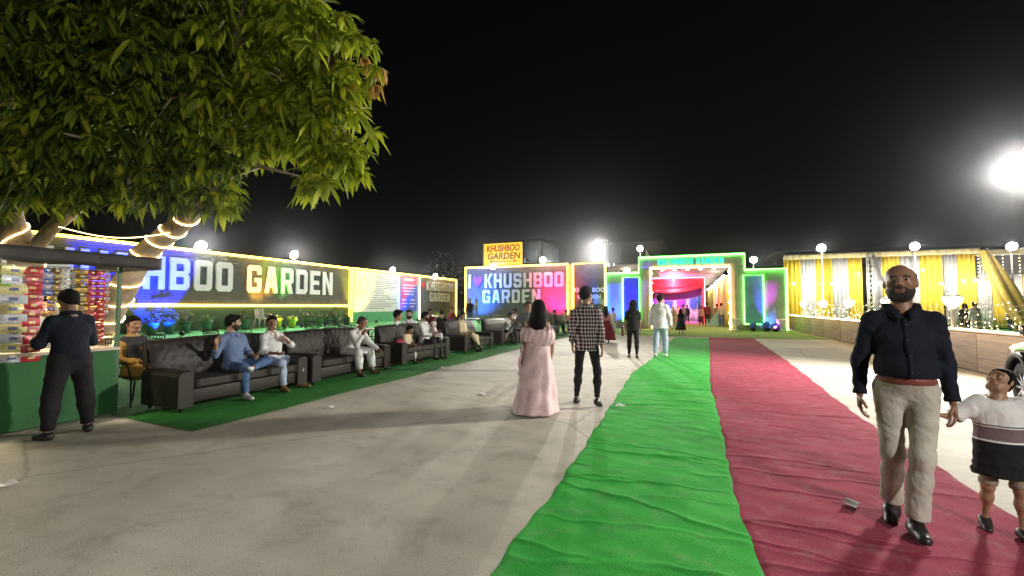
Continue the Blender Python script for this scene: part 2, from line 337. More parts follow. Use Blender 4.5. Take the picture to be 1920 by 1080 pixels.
def word(text, o, ux, h, d, m, parent, nrm, sx=1.0, gap=.16, space=.45, mats=None):
    x = 0.0; o = Vector(o)
    for ch in text:
        if ch == ' ': x += space * h * sx; continue
        glyph('heart' if ch == '*' else 'letter', ch, o + Vector(ux) * x, ux, h, d, (mats or {}).get(ch, m), parent, nrm, sx); x += (GLY[ch][0] + gap) * h * sx
    return x
def wordlen(text, h, sx=1.0, gap=.16, space=.45): return sum((space if c == ' ' else GLY[c][0] + gap) for c in text) * h * sx - gap * h * sx
def ftext(name, text, loc, rot, size, ext, m, parent, offset=0.0, shear=0.0, width=None, spacing=1.0, align='CENTER'):
    cu = bpy.data.curves.new(name, 'FONT'); cu.body = text; cu.size = size; cu.extrude = ext; cu.offset = offset; cu.shear = shear; cu.align_x = align; cu.align_y = 'CENTER'; cu.space_character = spacing; cu.resolution_u = 3
    o = bpy.data.objects.new(name, cu); me = bpy.data.meshes.new_from_object(o); bpy.data.objects.remove(o); bpy.data.curves.remove(cu)
    if width:
        xs = [v.co.x for v in me.vertices]; k = width / (max(xs) - min(xs))
        for v in me.vertices: v.co.x *= k
    me.materials.clear(); me.materials.append(m); o = bpy.data.objects.new(name, me); link(o, parent); o.location = loc; o.rotation_euler = rot; return o
def strip(name, pts, r, m, parent): return MB().tube(pts, r, 6).build(name, m, parent)
# ------------------------------------------------------------------ emitters and lamps
E_WARM = emit('neon_warm', (1.0, .60, .055), 6.0); E_GREEN = emit('neon_green', (.14, 1.0, .09), 5.0); E_BULB = emit('bulb_warm', (1.0, .72, .32), 14.0); E_FLOOD = emit('flood_glass', (1.0, .97, .9), 90.0)
E_WHITE = emit('neon_white', (1.0, .9, .7), 9.0); M_BLACK = mat('black_metal', (.015, .015, .016), .5, .6, var=.2); M_STEEL = mat('steel_white', (.6, .6, .58), .45, .3)
def flood(loc, aim, power, label, col=(1.0, .955, .87), ang=150, pole=None, size=1.35, group=None, soft=.10, blend=.8, arm=0.0):
    """LED floodlight: housing, glass, bracket, its own lamp; optional pole to the ground"""
    loc = Vector(loc); e = empty('floodlight', (loc.x, loc.y, pole if pole is not None else loc.z), 0, label, 'floodlight', group)
    base = e.location.copy(); d = (Vector(aim) - loc).normalized(); q = d.to_track_quat('-Z', 'Y').to_matrix()
    def w(x, y, z): return (loc - base) + q @ Vector((x, y, z)) * size
    N = 16; ring = lambda r, z: [w(r * math.cos(2 * math.pi * i / N), r * math.sin(2 * math.pi * i / N), z) for i in range(N)]
    b = MB(); b.add(ring(.17, 0) + ring(.17, .06) + ring(.10, .12), [(k * N + i, k * N + (i + 1) % N, (k + 1) * N + (i + 1) % N, (k + 1) * N + i) for k in (0, 1) for i in range(N)] + [tuple(range(2 * N, 3 * N))], 0, True); b.build('housing', M_BLACK, e)
    b = MB(); b.add(ring(.16, -.004) + [w(0, 0, -.03)], [((i + 1) % N, i, N) for i in range(N)], 0, True); b.build('glass', E_FLOOD, e)
    b = MB(); b.tube([w(-.19, 0, .05), w(-.19, 0, .16), w(.19, 0, .16), w(.19, 0, .05)], .012 * size, 6)
    if pole is None: b.tube([w(0, 0, .16), w(0, 0, .16) - Vector((0, 0, .25 * size))], .016, 6)
    b.build('bracket', M_BLACK, e)
    if pole is not None: MB().tube([(arm, 0, 0), Vector((arm, 0, 0)) + Vector((0, 0, w(0, 0, .16).z + .1)), w(0, 0, .16)] if arm else [(0, 0, 0), w(0, 0, .16)], [.05, .04, .03] if arm else [.05, .035], 8).build('pole', M_STEEL, e)
    l = bpy.data.lights.new('flood_lamp', 'SPOT'); l.energy = power; l.color = col; l.spot_size = R(ang); l.spot_blend = blend; l.shadow_soft_size = soft
    lo = bpy.data.objects.new('flood_lamp', l); link(lo, e); lo.matrix_basis = Matrix.Translation((loc - base) + d * .03) @ d.to_track_quat('-Z', 'Y').to_matrix().to_4x4()
    return e
def par(loc, aim, power, col, label, ang=50, blend=.35, soft=.05, lens=None):
    """coloured LED wash light on a small yoke"""
    loc = Vector(loc); e = empty('wash_light', loc, 0, label, 'stage light', 'coloured wash lights along the signs'); d = (Vector(aim) - loc).normalized(); q = d.to_track_quat('-Z', 'Y').to_matrix()
    z0 = .16; w = lambda x, y, z: Vector((0, 0, z0)) + q @ Vector((x, y, z))
    b = MB(); vs = [w(.075 * math.cos(a), .075 * math.sin(a), z) for z in (0, .12) for a in [2 * math.pi * i / 12 for i in range(12)]]
    b.add(vs, [(i, (i + 1) % 12, 12 + (i + 1) % 12, 12 + i) for i in range(12)] + [tuple(range(12, 24))], 0, True); b.build('housing', M_BLACK, e)
    b = MB(); b.add([w(.07 * math.cos(a), .07 * math.sin(a), .004) for a in [2 * math.pi * i / 12 for i in range(12)]], [tuple(range(12))[::-1]]); b.build('lens', emit('lens_%.1f_%.1f_%.1f' % col, col, 6), e)
    MB().tube([(-.09, 0, z0), (-.09, 0, .01), (.09, 0, .01), (.09, 0, z0)], .008, 6).build('yoke', M_BLACK, e)
    l = bpy.data.lights.new('wash_lamp', 'SPOT'); l.energy = power; l.color = col; l.spot_size = R(ang); l.spot_blend = blend; l.shadow_soft_size = soft
    lo = bpy.data.objects.new('wash_lamp', l); link(lo, e); lo.matrix_basis = Matrix.Translation(Vector((0, 0, z0)) + d * .02) @ d.to_track_quat('-Z', 'Y').to_matrix().to_4x4()
    return e
# ------------------------------------------------------------------ left boundary: sign wall at X = -19
WX = -19.0
def panel_mat(name, c0, lines=True):
    m = mat(name, c0, .75, var=.25, scale=3.0); n, l, b = nodes_of(m)
    tc = n.new('ShaderNodeTexCoord'); wv = n.new('ShaderNodeTexWave'); wv.bands_direction = 'Z'; wv.inputs['Scale'].default_value = 5; wv.inputs['Distortion'].default_value = 2.5; wv.inputs['Detail'].default_value = 3; wv.inputs['Detail Scale'].default_value = 3
    l.new(tc.outputs['Object'], wv.inputs['Vector']); bp = n.new('ShaderNodeBump'); bp.inputs['Strength'].default_value = .6; bp.inputs['Distance'].default_value = .04; l.new(wv.outputs['Fac'], bp.inputs['Height']); l.new(bp.outputs[0], b.inputs['Normal']); return m
M_DPAN = panel_mat('dark_sign_board', (.075, .085, .08)); M_HEDGEWALL = mat('green_wall_paint', (.03, .075, .035), .85, var=.3, scale=2, bump=.3, bscale=20)
M_GWALL = mat('bright_green_paint', (.06, .32, .13), .8, var=.15, scale=2); M_LET = mat('letter_white', (.72, .72, .74), .5, var=.04); M_GREY = panel_mat('grey_sign_board', (.11, .115, .12))
FZ = .45
# big sign
e = empty('sign_wall', (WX, 6.0, FZ), 0, 'long dark sign wall lettered GARDEN behind potted plants, lit yellow', 'sign wall')
rel = lambda x, y, z: (x - WX, y - 6.0, z - FZ)
MB().box(rel(WX - .3, 2.0, FZ), rel(WX, 20.78, 3.78)).build('wall', M_HEDGEWALL, e)
MB().box(rel(WX + .003, 2.0, 1.55), rel(WX + .06, 20.72, 3.76)).build('sign_board', M_DPAN, e)
Y0 = atX(318, 520, WX + .1).y; Y1 = atX(623, 540, WX + .1).y; zt = atX(370, 487, WX + .1).z; zb = atX(370, 545, WX + .1).z; hh = zt - zb
k = (Y1 - Y0) / wordlen('BOO GARDEN', hh, 1.0)
yst = Y0 - (wordlen('KHUSH', hh, k) + .16 * hh * k)
word('KHUSHBOO GARDEN', rel(WX + .06, yst, zb), (0, 1, 0), hh, .07, M_LET, e, (1, 0, 0), k)
word('I*', rel(WX + .06, yst - 2.3, zb), (0, 1, 0), hh, .07, M_LET, e, (1, 0, 0), k, mats={'*': mat('heart_red', (.6, .03, .04), .5)})
strip('neon_strip', [rel(WX + .09, 2.0, 3.82), rel(WX + .09, 20.78, 3.82), rel(WX + .09, 20.78, .9)], .052, E_WARM, e)
strip('neon_strip', [rel(WX + .09, 2.0, 1.55), rel(WX + .09, 20.7, 1.55)], .052, E_WARM, e)
# notice wall
e = empty('notice_wall', (WX, 24.6, FZ), 0, 'wall with a long white rules notice and a red and blue poster', 'sign wall'); rel = lambda x, y, z: (x - WX, y - 24.6, z - FZ)
MB().box(rel(WX - .3, 20.95, FZ), rel(WX, 28.1, 3.78)).build('wall', M_GWALL, e)
nb = MB().box(rel(WX + .003, 21.25, 1.17), rel(WX + .04, 25.85, 3.72)).build('notice_board', mat('notice_white', (.62, .63, .62), .6, var=.05), e)
rs = random.Random(4); b = MB()
for i in range(19):
    z = 3.55 - i * .122; y = 21.4; end = 25.6 - rs.random() * 1.6
    while y < end:
        L = rs.uniform(.08, .3); b.box(rel(WX + .0405, y, z), rel(WX + .043, min(y + L, end), z + .04)); y += L + .06
b.build('notice_lines', mat('ink_dark', (.03, .03, .05), .7, var=0), nb)
po = MB().box(rel(WX + .003, 25.9, 1.17), rel(WX + .04, 27.95, 3.74)).build('poster', mat('poster_blue', (.03, .06, .55), .5, var=.05), e)
b = MB(); b.add([rel(WX + .043, y, z) for y, z in ((25.9, 1.2), (26.9, 2.55), (27.95, 3.2), (27.95, 3.74), (25.9, 3.74))], [(0, 1, 2, 3, 4)]); b.build('poster_red_field', mat('poster_red', (.65, .02, .10), .5, var=.05), po)
b = MB()
for i, (y0, y1, z, hgt) in enumerate(((26.3, 27.5, 3.4, .16), (26.15, 27.75, 3.02, .09), (26.15, 27.7, 2.8, .09), (26.2, 27.6, 2.58, .09), (26.3, 27.5, 2.36, .09), (26.1, 26.6, 1.95, .10), (26.05, 26.7, 1.7, .08), (26.2, 26.5, 1.45, .10), (27.1, 27.6, 1.95, .10), (27.0, 27.7, 1.7, .08), (27.1, 27.5, 1.45, .10))):
    y = y0
    while y < y1: L = rs.uniform(.1, .24); b.box(rel(WX + .044, y, z), rel(WX + .048, min(y + L, y1), z + hgt)); y += L + .05
b.build('poster_lines', M_LET, po)
strip('neon_strip', [rel(WX + .09, 20.98, .6), rel(WX + .09, 20.98, 3.84), rel(WX + .09, 28.1, 3.84)], .052, E_WARM, e)
# small sign wall
e = empty('sign_wall', (WX, 31, FZ), 0, 'small grey sign wall with heart lettering beside the red and blue poster', 'sign wall'); rel = lambda x, y, z: (x - WX, y - 31, z - FZ)
MB().box(rel(WX - .3, 28.15, FZ), rel(WX, 33.9, 3.78)).build('wall', M_GREY, e)
hh = .72; L = wordlen('*KHUSHBOO', hh, 1.0); k = 4.9 / L; word('*KHUSHBOO', rel(WX + .001, 28.5, 2.78), (0, 1, 0), hh, .06, M_LET, e, (1, 0, 0), k, mats={'*': MATS['heart_red']})
word('GARDEN', rel(WX + .001, 29.7, 1.92), (0, 1, 0), hh, .06, M_LET, e, (1, 0, 0), k)
strip('neon_strip', [rel(WX + .09, 28.2, .5), rel(WX + .09, 28.2, 3.7)], .03, E_WHITE, e)
strip('neon_strip', [rel(WX + .09, 28.2, 3.84), rel(WX + .09, 33.85, 3.84), rel(WX + .09, 33.85, .5)], .052, E_WARM, e)
# ------------------------------------------------------------------ the heart sign facing the lot, D = 32
SD = 32.0
e = empty('sign_wall', (-12.7, SD, .4), 0, 'tall grey sign wall reading I heart KHUSHBOO GARDEN, washed blue and pink', 'sign wall'); rel = lambda x, y, z: (x + 12.7, y - SD, z - .4)
MB().box(rel(-17.06, SD, .4), rel(-8.3, SD + .3, 4.66)).build('wall', M_GREY, e)
def px2(px, py): return atY(px, py, SD - .05)
l0 = px2(879, 535); l1 = px2(1056, 535); zt = px2(970, 512).z; zb = px2(970, 539).z; hh = zt - zb
k = (l1.x - l0.x) / wordlen('I*KHUSHBOO', hh, 1.0); word('I*KHUSHBOO', rel(l0.x, SD - .001, zb), (1, 0, 0), hh, .08, M_LET, e, (0, -1, 0), k, mats={'*': mat('heart_purple', (.32, .05, .42), .5)})
g0 = px2(905, 555); g1 = px2(1013, 555); zt = px2(960, 543).z; zb = px2(960, 568).z; hh = zt - zb
k = (g1.x - g0.x) / wordlen('GARDEN', hh, 1.0); word('GARDEN', rel(g0.x, SD - .001, zb), (1, 0, 0), hh, .08, M_LET, e, (0, -1, 0), k)
strip('neon_strip', [rel(-17.0, SD - .05, .6), rel(-17.0, SD - .05, 4.7), rel(-8.36, SD - .05, 4.7), rel(-8.36, SD - .05, .5)], .06, E_WARM, e)
MB().box(rel(-8.28, SD + .02, .4), rel(-8.02, SD + .3, 4.64)).build('pillar', mat('yellow_paint', (.62, .38, .02), .6), e)
# dark photo panel
e = empty('sign_wall', (-6.8, SD, .2), 0, 'narrow dark panel with small white KHUSHBOO GARDEN lettering left of the gate', 'sign wall'); rel = lambda x, y, z: (x + 6.8, y - SD, z - .2)
MB().box(rel(-8.0, SD, .2), rel(-5.5, SD + .3, 4.64)).build('wall', mat('dark_panel', (.045, .045, .035), .7, var=.3, scale=2), e)
ftext('letters', 'KHUSHBOO', rel(-6.75, SD - .01, 2.72), (math.pi / 2, 0, 0), .42, .012, M_LET, e, .012, 0, 2.3)
ftext('letters', 'GARDEN', rel(-6.75, SD - .01, 2.22), (math.pi / 2, 0, 0), .42, .012, M_LET, e, .012, 0, 1.7)
b = MB()
for i in range(11):   # big pale palm ornament
    a = R(-10 + i * 20); c = rel(-6.05, SD - .06, 1.75); L = .55; b.add([c, (c[0] + math.cos(a - .09) * L * .6, c[1] - .03, c[2] + math.sin(a - .09) * L * .6), (c[0] + math.cos(a) * L, c[1], c[2] + math.sin(a) * L), (c[0] + math.cos(a + .09) * L * .6, c[1] - .03, c[2] + math.sin(a + .09) * L * .6)], [(0, 1, 2, 3)])
b.build('palm_ornament', mat('ornament_pale', (.5, .5, .45), .6), e)
strip('neon_strip', [rel(-7.95, SD - .05, .4), rel(-7.95, SD - .05, 4.7), rel(-5.56, SD - .05, 4.7), rel(-5.56, SD - .05, .3)], .06, E_WARM, e)
# yellow light-box sign behind
SY = 33.6
e = empty('box_sign', (-14.4, SY, 0), 0, 'yellow lit box sign with red KHUSHBOO GARDEN lettering above the heart sign', 'sign'); rel = lambda x, y, z: (x + 14.4, y - SY, z)
mm = mat('yellow_acrylic', (.75, .42, .02), .4, var=.06, scale=2); nn, ll, bb = nodes_of(mm); bb.inputs['Emission Color'].default_value = (1, .55, .03, 1); bb.inputs['Emission Strength'].default_value = .55
MB().box(rel(-16.1, SY, 5.0), rel(-12.68, SY + .25, 6.85), bev=.05).build('face', mm, e)
mred = mat('sign_red', (.42, .03, .01), .5, var=0)
ftext('letters', 'KHUSHBOO', rel(-14.35, SY - .01, 6.38), (math.pi / 2, 0, 0), .75, .012, mred, e, .022, .12, 3.0)
ftext('letters', 'GARDEN', rel(-14.3, SY - .01, 5.72), (math.pi / 2, 0, 0), .75, .012, mat('sign_brown', (.16, .09, .02), .5, var=0), e, .018, .12, 3.0)
b = MB(); b.box(rel(-15.3, SY - .02, 5.26), rel(-13.3, SY - .005, 5.32)); b.add([rel(-13.35, SY - .015, 5.2), rel(-12.95, SY - .015, 5.29), rel(-13.35, SY - .015, 5.38)], [(0, 1, 2)]); b.add([rel(-15.5, SY - .015, 5.2), rel(-14.7, SY - .015, 5.29), rel(-15.5, SY - .015, 5.38)], [(0, 1, 2)]); b.build('arrow', mred, e)
MB().tube([rel(-16.2, SY + .1, 0), rel(-16.2, SY + .1, 6.95)], .07, 8).build('post', M_STEEL, e); MB().tube([rel(-12.9, SY + .4, 0), rel(-12.9, SY + .4, 6.6)], .07, 8).build('post', M_STEEL, e)
# ================================================================== entrance gate, D = 31
def curtain(name, a, b, z0, z1, waves, amp, m, parent, t=.02, nv=6, gather=None, org=(0, 0, 0), swag=0.0):
    a = Vector((a[0], a[1], 0)); b = Vector((b[0], b[1], 0)); d = b - a; L = d.length; d.normalize(); n = Vector((-d.y, d.x, 0)); og = Vector(org)
    def fn(u, v):
        z = z0 + (z1 - z0) * v; uu = u
        if gather: k, zt = gather; g = 1 - k * math.exp(-((v - zt) / .28) ** 2); uu = .5 + (u - .5) * g
        if gather and len(gather) > 2: pass
        w = math.sin(u * waves * 2 * math.pi) + .4 * math.sin(u * waves * 4.7 * math.pi + 1.3 + v)
        p = a + d * (L * uu) + n * (amp * w * (.6 + .4 * (1 - v))) + Vector((0, 0, z - swag * math.sin(math.pi * u) * (1 - v)))
        return p - og, n
    return thick(fn, max(8, int(waves * 8)), nv, t).build(name, m, parent)
GD = 31.0
M_GATE = mat('gate_cloth_grey', (.34, .30, .30), .8, var=.18, scale=1.5, bump=.15, bscale=30); M_TEAL = mat('teal_panel', (.03, .27, .30), .3, var=.3, scale=1.2); M_INDIGO = mat('indigo_panel', (.05, .06, .22), .4, var=.2, scale=1.5)
e = empty('entrance_gate', (0, GD, 0), 0, 'wide draped entrance gate outlined in green neon with glowing KHUSHBOO GARDEN lettering', 'gate'); GO = (0, GD, 0)
rel = lambda x, y, z: (x, y - GD, z)
GT = .8
def gblock(x0, x1, z0, z1, nm):
    MB().box(rel(x0, GD + .06, z0), rel(x1, GD + GT, z1)).build(nm + '_core', M_GATE, e)
    curtain(nm, (x0, GD), (x1, GD), z0, z1 - .03, max(2, (x1 - x0) * 2.2), .018, M_GATE, e, .03, 4, None, GO)
gblock(-5.32, -3.1, 0, 3.78, 'left_wing'); gblock(3.35, 5.55, 0, 3.78, 'right_wing')
gblock(-3.095, -2.33, 0, 4.1, 'left_pier'); gblock(2.5, 3.345, 0, 4.1, 'right_pier'); gblock(-3.095, 3.345, 4.105, 4.8, 'lintel')
MB().box(rel(-4.15, GD - .08, .5), rel(-3.08, GD - .03, 3.5)).build('panel', M_INDIGO, e); MB().box(rel(3.26, GD - .08, .42), rel(4.33, GD - .03, 3.45)).build('panel', M_TEAL, e)
strip('neon_strip', [rel(-5.36, GD - .06, .05), rel(-5.36, GD - .06, 3.82), rel(-3.1, GD - .06, 3.82), rel(-3.1, GD - .06, 4.84), rel(3.36, GD - .06, 4.84), rel(3.36, GD - .06, 3.82), rel(5.58, GD - .06, 3.82), rel(5.58, GD - .06, .05)], .06, E_GREEN, e)
strip('neon_strip', [rel(-4.17, GD - .11, .5), rel(-4.17, GD - .11, 3.52), rel(-3.06, GD - .11, 3.52), rel(-3.06, GD - .11, .5)], .035, E_GREEN, e)
strip('neon_strip', [rel(3.25, GD - .11, .42), rel(3.25, GD - .11, 3.47), rel(4.34, GD - .11, 3.47), rel(4.34, GD - .11, .42), rel(3.25, GD - .11, .42)], .035, E_GREEN, e)
strip('light_strip', [rel(-2.31, GD - .06, .05), rel(-2.31, GD - .06, 4.08), rel(2.48, GD - .06, 4.08), rel(2.48, GD - .06, .05)], .05, emit('strip_amber', (1.0, .66, .2), 10), e)
for sx in (-2.25, 2.42):
    for i in range(6):
        b = MB(); b.lathe([(.0, -.05), (.05, -.02), (.06, .03), (.0, .06)], 8, rel(sx, GD - .1, .45 + i * .66)); b.build('bulb', E_BULB, e)
for i in range(5):
    x = -1.6 + i * .8
    MB().lathe([(.09, .12), (.09, 0), (.07, 0)], 10, rel(x, GD + .35, 3.95)).build('downlight', emit('downlight_glass', (1, .9, .7), 25), e)
    l = bpy.data.lights.new('downlight_lamp', 'SPOT'); l.energy = 22; l.color = (1, .88, .68); l.spot_size = R(120); l.shadow_soft_size = .06; o = bpy.data.objects.new('downlight_lamp', l); link(o, e); o.location = rel(x, GD + .35, 3.9)
_h = .40; _k = 4.0 / wordlen('KHUSHBOO GARDEN', _h, 1.0, .2); word('KHUSHBOO GARDEN', rel(-1.85, GD - .05, 4.28), (1, 0, 0), _h, .05, emit('letters_cyan', (.03, 1.0, .5), .9), e, (0, -1, 0), _k, gap=.2)
# urns at the gate
M_URN = mat('urn_white', (.7, .7, .7), .5, var=.1); M_BALL = mat('blue_topiary', (.06, .14, .5), .8, var=.4, scale=30, bump=.8, bscale=40)
def urn(x, y, label):
    u = empty('urn_planter', (x, y, .006), 0, label, 'planter', 'urns at the gate')
    MB().lathe([(.16, 0), (.17, .06), (.07, .12), (.06, .24), (.14, .34), (.22, .5), (.25, .68), (.30, .72), (.28, .76), (.22, .72), (.0, .70)], 18).build('urn', M_URN, u); return u
urn(2.72, 30.3, 'white pedestal urn beside the right pier of the gate'); urn(5.15, 30.3, 'white pedestal urn at the right end of the gate')
def ball(x, y, r, label):
    rs = np.random.RandomState(int(x * 100) % 97); bm = bmesh.new(); bmesh.ops.create_icosphere(bm, subdivisions=3, radius=r)
    for v in bm.verts: v.co *= 1 + .1 * rs.randn(); 
    for v in bm.verts: v.co.z += r + .15
    u = empty('topiary_ball', (x, y, .006), 0, label, 'plant'); b = MB(); b.bm(bm, 0, False); bm.free(); b.build('foliage', M_BALL, u); MB().lathe([(.12, 0), (.15, .2), (.14, .22)], 12).build('pot', M_BLACK, u)
ball(3.65, 30.3, .2, 'round clipped shrub under the left corner of the teal panel'); ball(4.35, 30.3, .22, 'round clipped shrub under the right corner of the teal panel'); ball(4.85, 30.25, .16, 'small round shrub next to the end urn of the gate')
# ------------------------------------------------------------------ passage behind the gate
M_GOLD = mat('curtain_gold', (.66, .48, .05), .75, var=.12, scale=2, spec=.3); M_GREYC = mat('curtain_grey', (.42, .42, .46), .75, var=.12, scale=2, spec=.3); M_CREAM = mat('curtain_cream', (.52, .44, .26), .75, var=.12, scale=2); M_CEIL = mat('ceiling_cloth', (.12, .10, .10), .85, var=.15)
e = empty('walkway_tent', (0, 46, 0), 0, 'long draped walkway tent seen through the gate opening', 'tent')
for i in range(14):
    y = 33.2 + i * 2.2; curtain('curtain', (2.62 - .012 * i, y), (2.62 - .012 * i, y + 2.1), .1, 3.7, 3.5, .09, M_CREAM if i % 2 else M_GOLD, e, .02, 5, None, (0, 46, 0))
curtain('side_curtain', (-6.2, 34), (-6.2, 66), .1, 3.7, 30, .08, M_GREYC, e, .02, 5, None, (0, 46, 0))
def ceil(u, v):
    x = -6.2 + 8.9 * u; return (Vector((x, -14 + 34 * v, 4.35 + .25 * math.sin(u * math.pi) - .16 * abs(math.sin(v * 17)))), Vector((0, 0, 1)))
thick(ceil, 12, 40, .02).build('ceiling_drape', M_CEIL, e)
curtain('back_curtain', (-6.2, 66), (2.6, 66), .1, 4.3, 12, .1, M_CREAM, e, .02, 4, None, (0, 46, 0))
for i in range(11):
    y = 33.8 + i * 2.6; MB().lathe([(.10, .0), (.12, .08), (.05, .14)], 10, (2.35, y - 46, 3.55)).build('wall_lamp', emit('downlight_glass', (1, .9, .7), 25), e)
    if i % 2 == 0:
        l = bpy.data.lights.new('wall_lamp_light', 'POINT'); l.energy = 100; l.color = (1, .88, .66); l.shadow_soft_size = .12; o = bpy.data.objects.new('wall_lamp_light', l); link(o, e); o.location = (2.1, y - 46, 3.5)
# red welcome canopy
M_RED = mat('red_satin', (.55, .02, .05), .4, var=.12, scale=2); M_PINK = mat('pink_satin', (.62, .12, .26), .45, var=.1); M_BLUEC = mat('blue_satin', (.03, .10, .5), .45, var=.1); M_WHITEC = mat('white_satin', (.6, .58, .6), .5, var=.1)
CX0, CX1, CY = -4.2, 1.35, 42.0
e = empty('welcome_canopy', (-1.4, CY, 0), 0, 'red and pink satin welcome canopy inside the walkway tent', 'canopy'); O_ = (-1.4, CY, 0); rel = lambda x, y, z: (x + 1.4, y - CY, z)
def swag(z, d, y, m, nm, amp=.06):
    def fn(u, v):
        x = CX0 + (CX1 - CX0) * u; s = abs(math.sin(u * math.pi * 1)) ; zz = z - v * (d - .55 * (abs(2 * u - 1) ** 2))
        return (Vector(rel(x, y - .05 - amp * math.sin(v * 14 + u * 2), zz)), Vector((0, -1, 0)))
    return thick(fn, 24, 14, .02).build(nm, m, e)
swag(3.95, 1.25, CY, M_RED, 'valance'); swag(3.3, 1.2, CY + 1.4, mat('violet_satin', (.22, .03, .45), .45, var=.1), 'inner_valance'); swag(3.0, .9, CY + 3.2, M_PINK, 'inner_valance')
MB().box(rel(CX0, CY - .02, 3.95), rel(CX1, CY + .08, 4.05)).build('beam', M_PINK, e)
for x in (CX0, CX1 - .1): MB().box(rel(x, CY - .02, 0), rel(x + .1, CY + .08, 3.948)).build('post', M_PINK, e)
curtain('side_drape', (CX1 - .14, CY + .12), (CX1 - .14, CY + 1.2), .05, 3.9, 3, .06, M_PINK, e, .02, 5, None, O_); curtain('side_drape', (CX1 - .5, CY + 1.5), (CX1 - .2, CY + 3.2), .05, 3.6, 3, .08, M_BLUEC, e, .02, 5, None, O_)
curtain('back_drape', (CX0, CY + 7.5), (CX1 + .3, CY + 7.5), .05, 3.9, 9, .08, M_WHITEC, e, .02, 4, None, O_)
for i, x in enumerate((-3.4, -1.9, -.7, .5)):
    b = MB(); b.lathe([(.0, -.85), (.3, -.6), (.42, 0), (.3, .6), (.0, .85)], 14, rel(x, CY + 7.2, 2.0), sy=.1); b.build('oval_panel', M_BLUEC if i % 2 else mat('violet_satin', (.22, .03, .45), .45), e)
strip('neon_strip', [rel(CX1 + .02, CY - .05, .1), rel(CX1 + .02, CY - .05, 4.08), rel(CX0, CY - .05, 4.08)], .035, emit('neon_pink', (1.0, .15, .25), 6), e)
for (x, y, z, en, c) in ((-1.2, CY - 1.0, 3.6, 520, (1, .22, .30)), (-1.4, CY + 4.2, 3.3, 650, (1, .45, .75)), (-1.0, CY + 1.6, 2.6, 420, (.45, .15, 1))):
    l = bpy.data.lights.new('canopy_lamp', 'POINT'); l.energy = en; l.color = c; l.shadow_soft_size = .15; o = bpy.data.objects.new('canopy_lamp', l); link(o, e); o.location = rel(x, y, z)
    MB().lathe([(.05, -.05), (.08, .03), (.03, .1)], 8, rel(x, y, z + .25)).build('lamp_head', emit('lamp_head_%.2f' % c[1], c, 8), e)
MB().box(rel(-3.4, CY + .2, .008), rel(1.0, CY + 7, .02)).build('floor_cloth', mat('pink_floor', (.5, .1, .18), .8), e)
# ------------------------------------------------------------------ far buildings and pole behind the gate
def house(name, x0, x1, y0, y1, h, label, m, wins):
    e = empty(name, ((x0 + x1) / 2, y0, 0), 0, label, 'building'); cx = (x0 + x1) / 2
    MB().box((x0 - cx, 0, 0), (x1 - cx, y1 - y0, h)).build('wall', m, e); MB().box((x0 - cx - .15, -.15, h + .003), (x1 - cx + .15, y1 - y0 + .15, h + .25)).build('parapet', m, e)
    for (wx, wz, ww, wh) in wins:
        w = MB().box((wx - cx - ww / 2, -.06, wz), (wx - cx + ww / 2, -.004, wz + wh)).build('window', mat('dark_glass', (.01, .012, .014), .6, var=0), e); b = MB()
        for q in ((-ww / 2 - .05, wz - .05, ww / 2 + .05, wz), (-ww / 2 - .05, wz + wh, ww / 2 + .05, wz + wh + .05)): b.box((wx - cx + q[0], -.1, q[1]), (wx - cx + q[2], -.002, q[3]))
        b.build('frame', mat('frame_grey', (.03, .032, .03), .6), w)
M_BLD = mat('building_green', (.009, .016, .012), .85, var=.15, scale=.6)
house('building', -16.6, -13.3, 41, 47, 8.0, 'dim green flat roofed building behind the yellow box sign', M_BLD, ((-15.6, 5.6, 1.0, 1.6), (-14.2, 5.6, .7, 1.4)))
house('building', -9.0, -2.5, 50, 58, 8.6, 'dim green building rising behind the left wing of the gate', M_BLD, ((-7.5, 6.6, 1.2, 1.4), (-4.6, 6.6, 1.2, 1.4)))
e = empty('gable_screen', (-3.1, 37, 0), 0, 'white pointed gable screen behind the left pier of the gate', 'screen')
b = MB(); zz = 6.15; b.add([(-.05, 0, 3.9), (1.05, 0, 3.9), (0, 0, zz), (-.05, .12, 3.9), (1.05, .12, 3.9), (0, .12, zz)], [(0, 1, 2), (5, 4, 3), (0, 2, 5, 3), (1, 4, 5, 2), (0, 3, 4, 1)]); b.build('panel', mat('screen_white', (.6, .6, .6), .7), e); MB().tube([(-.02, .06, 0), (-.02, .06, zz)], .05, 8).build('post', M_STEEL, e)
MB().lathe([(.0, 0), (.08, .05), (.05, .14), (.0, .18)], 8, (0, .06, zz)).build('finial', mat('finial_red', (.5, .05, .08), .4), e)
p = atY(1139, 450, 37.0); MBp = MB().tube([(0, 0, 0), (0, 0, p.z)], [.06, .035], 8).build('flag_pole', M_STEEL, None, (p.x, 37.0, 0)); tag(MBp, 'thin white pole standing behind the left wing of the gate', 'pole')
for px in (1142, 1151):
    p = atY(px, 494, 35.0); o = MB().tube([(0, 0, 0), (0, 0, p.z), (.0, .0, p.z)], .035, 6).build('pipe_post', M_STEEL, None, (p.x, 35.0, 0)); tag(o, 'short white pipe post behind the left wing of the gate', 'pipe', 'pipe posts behind the gate')
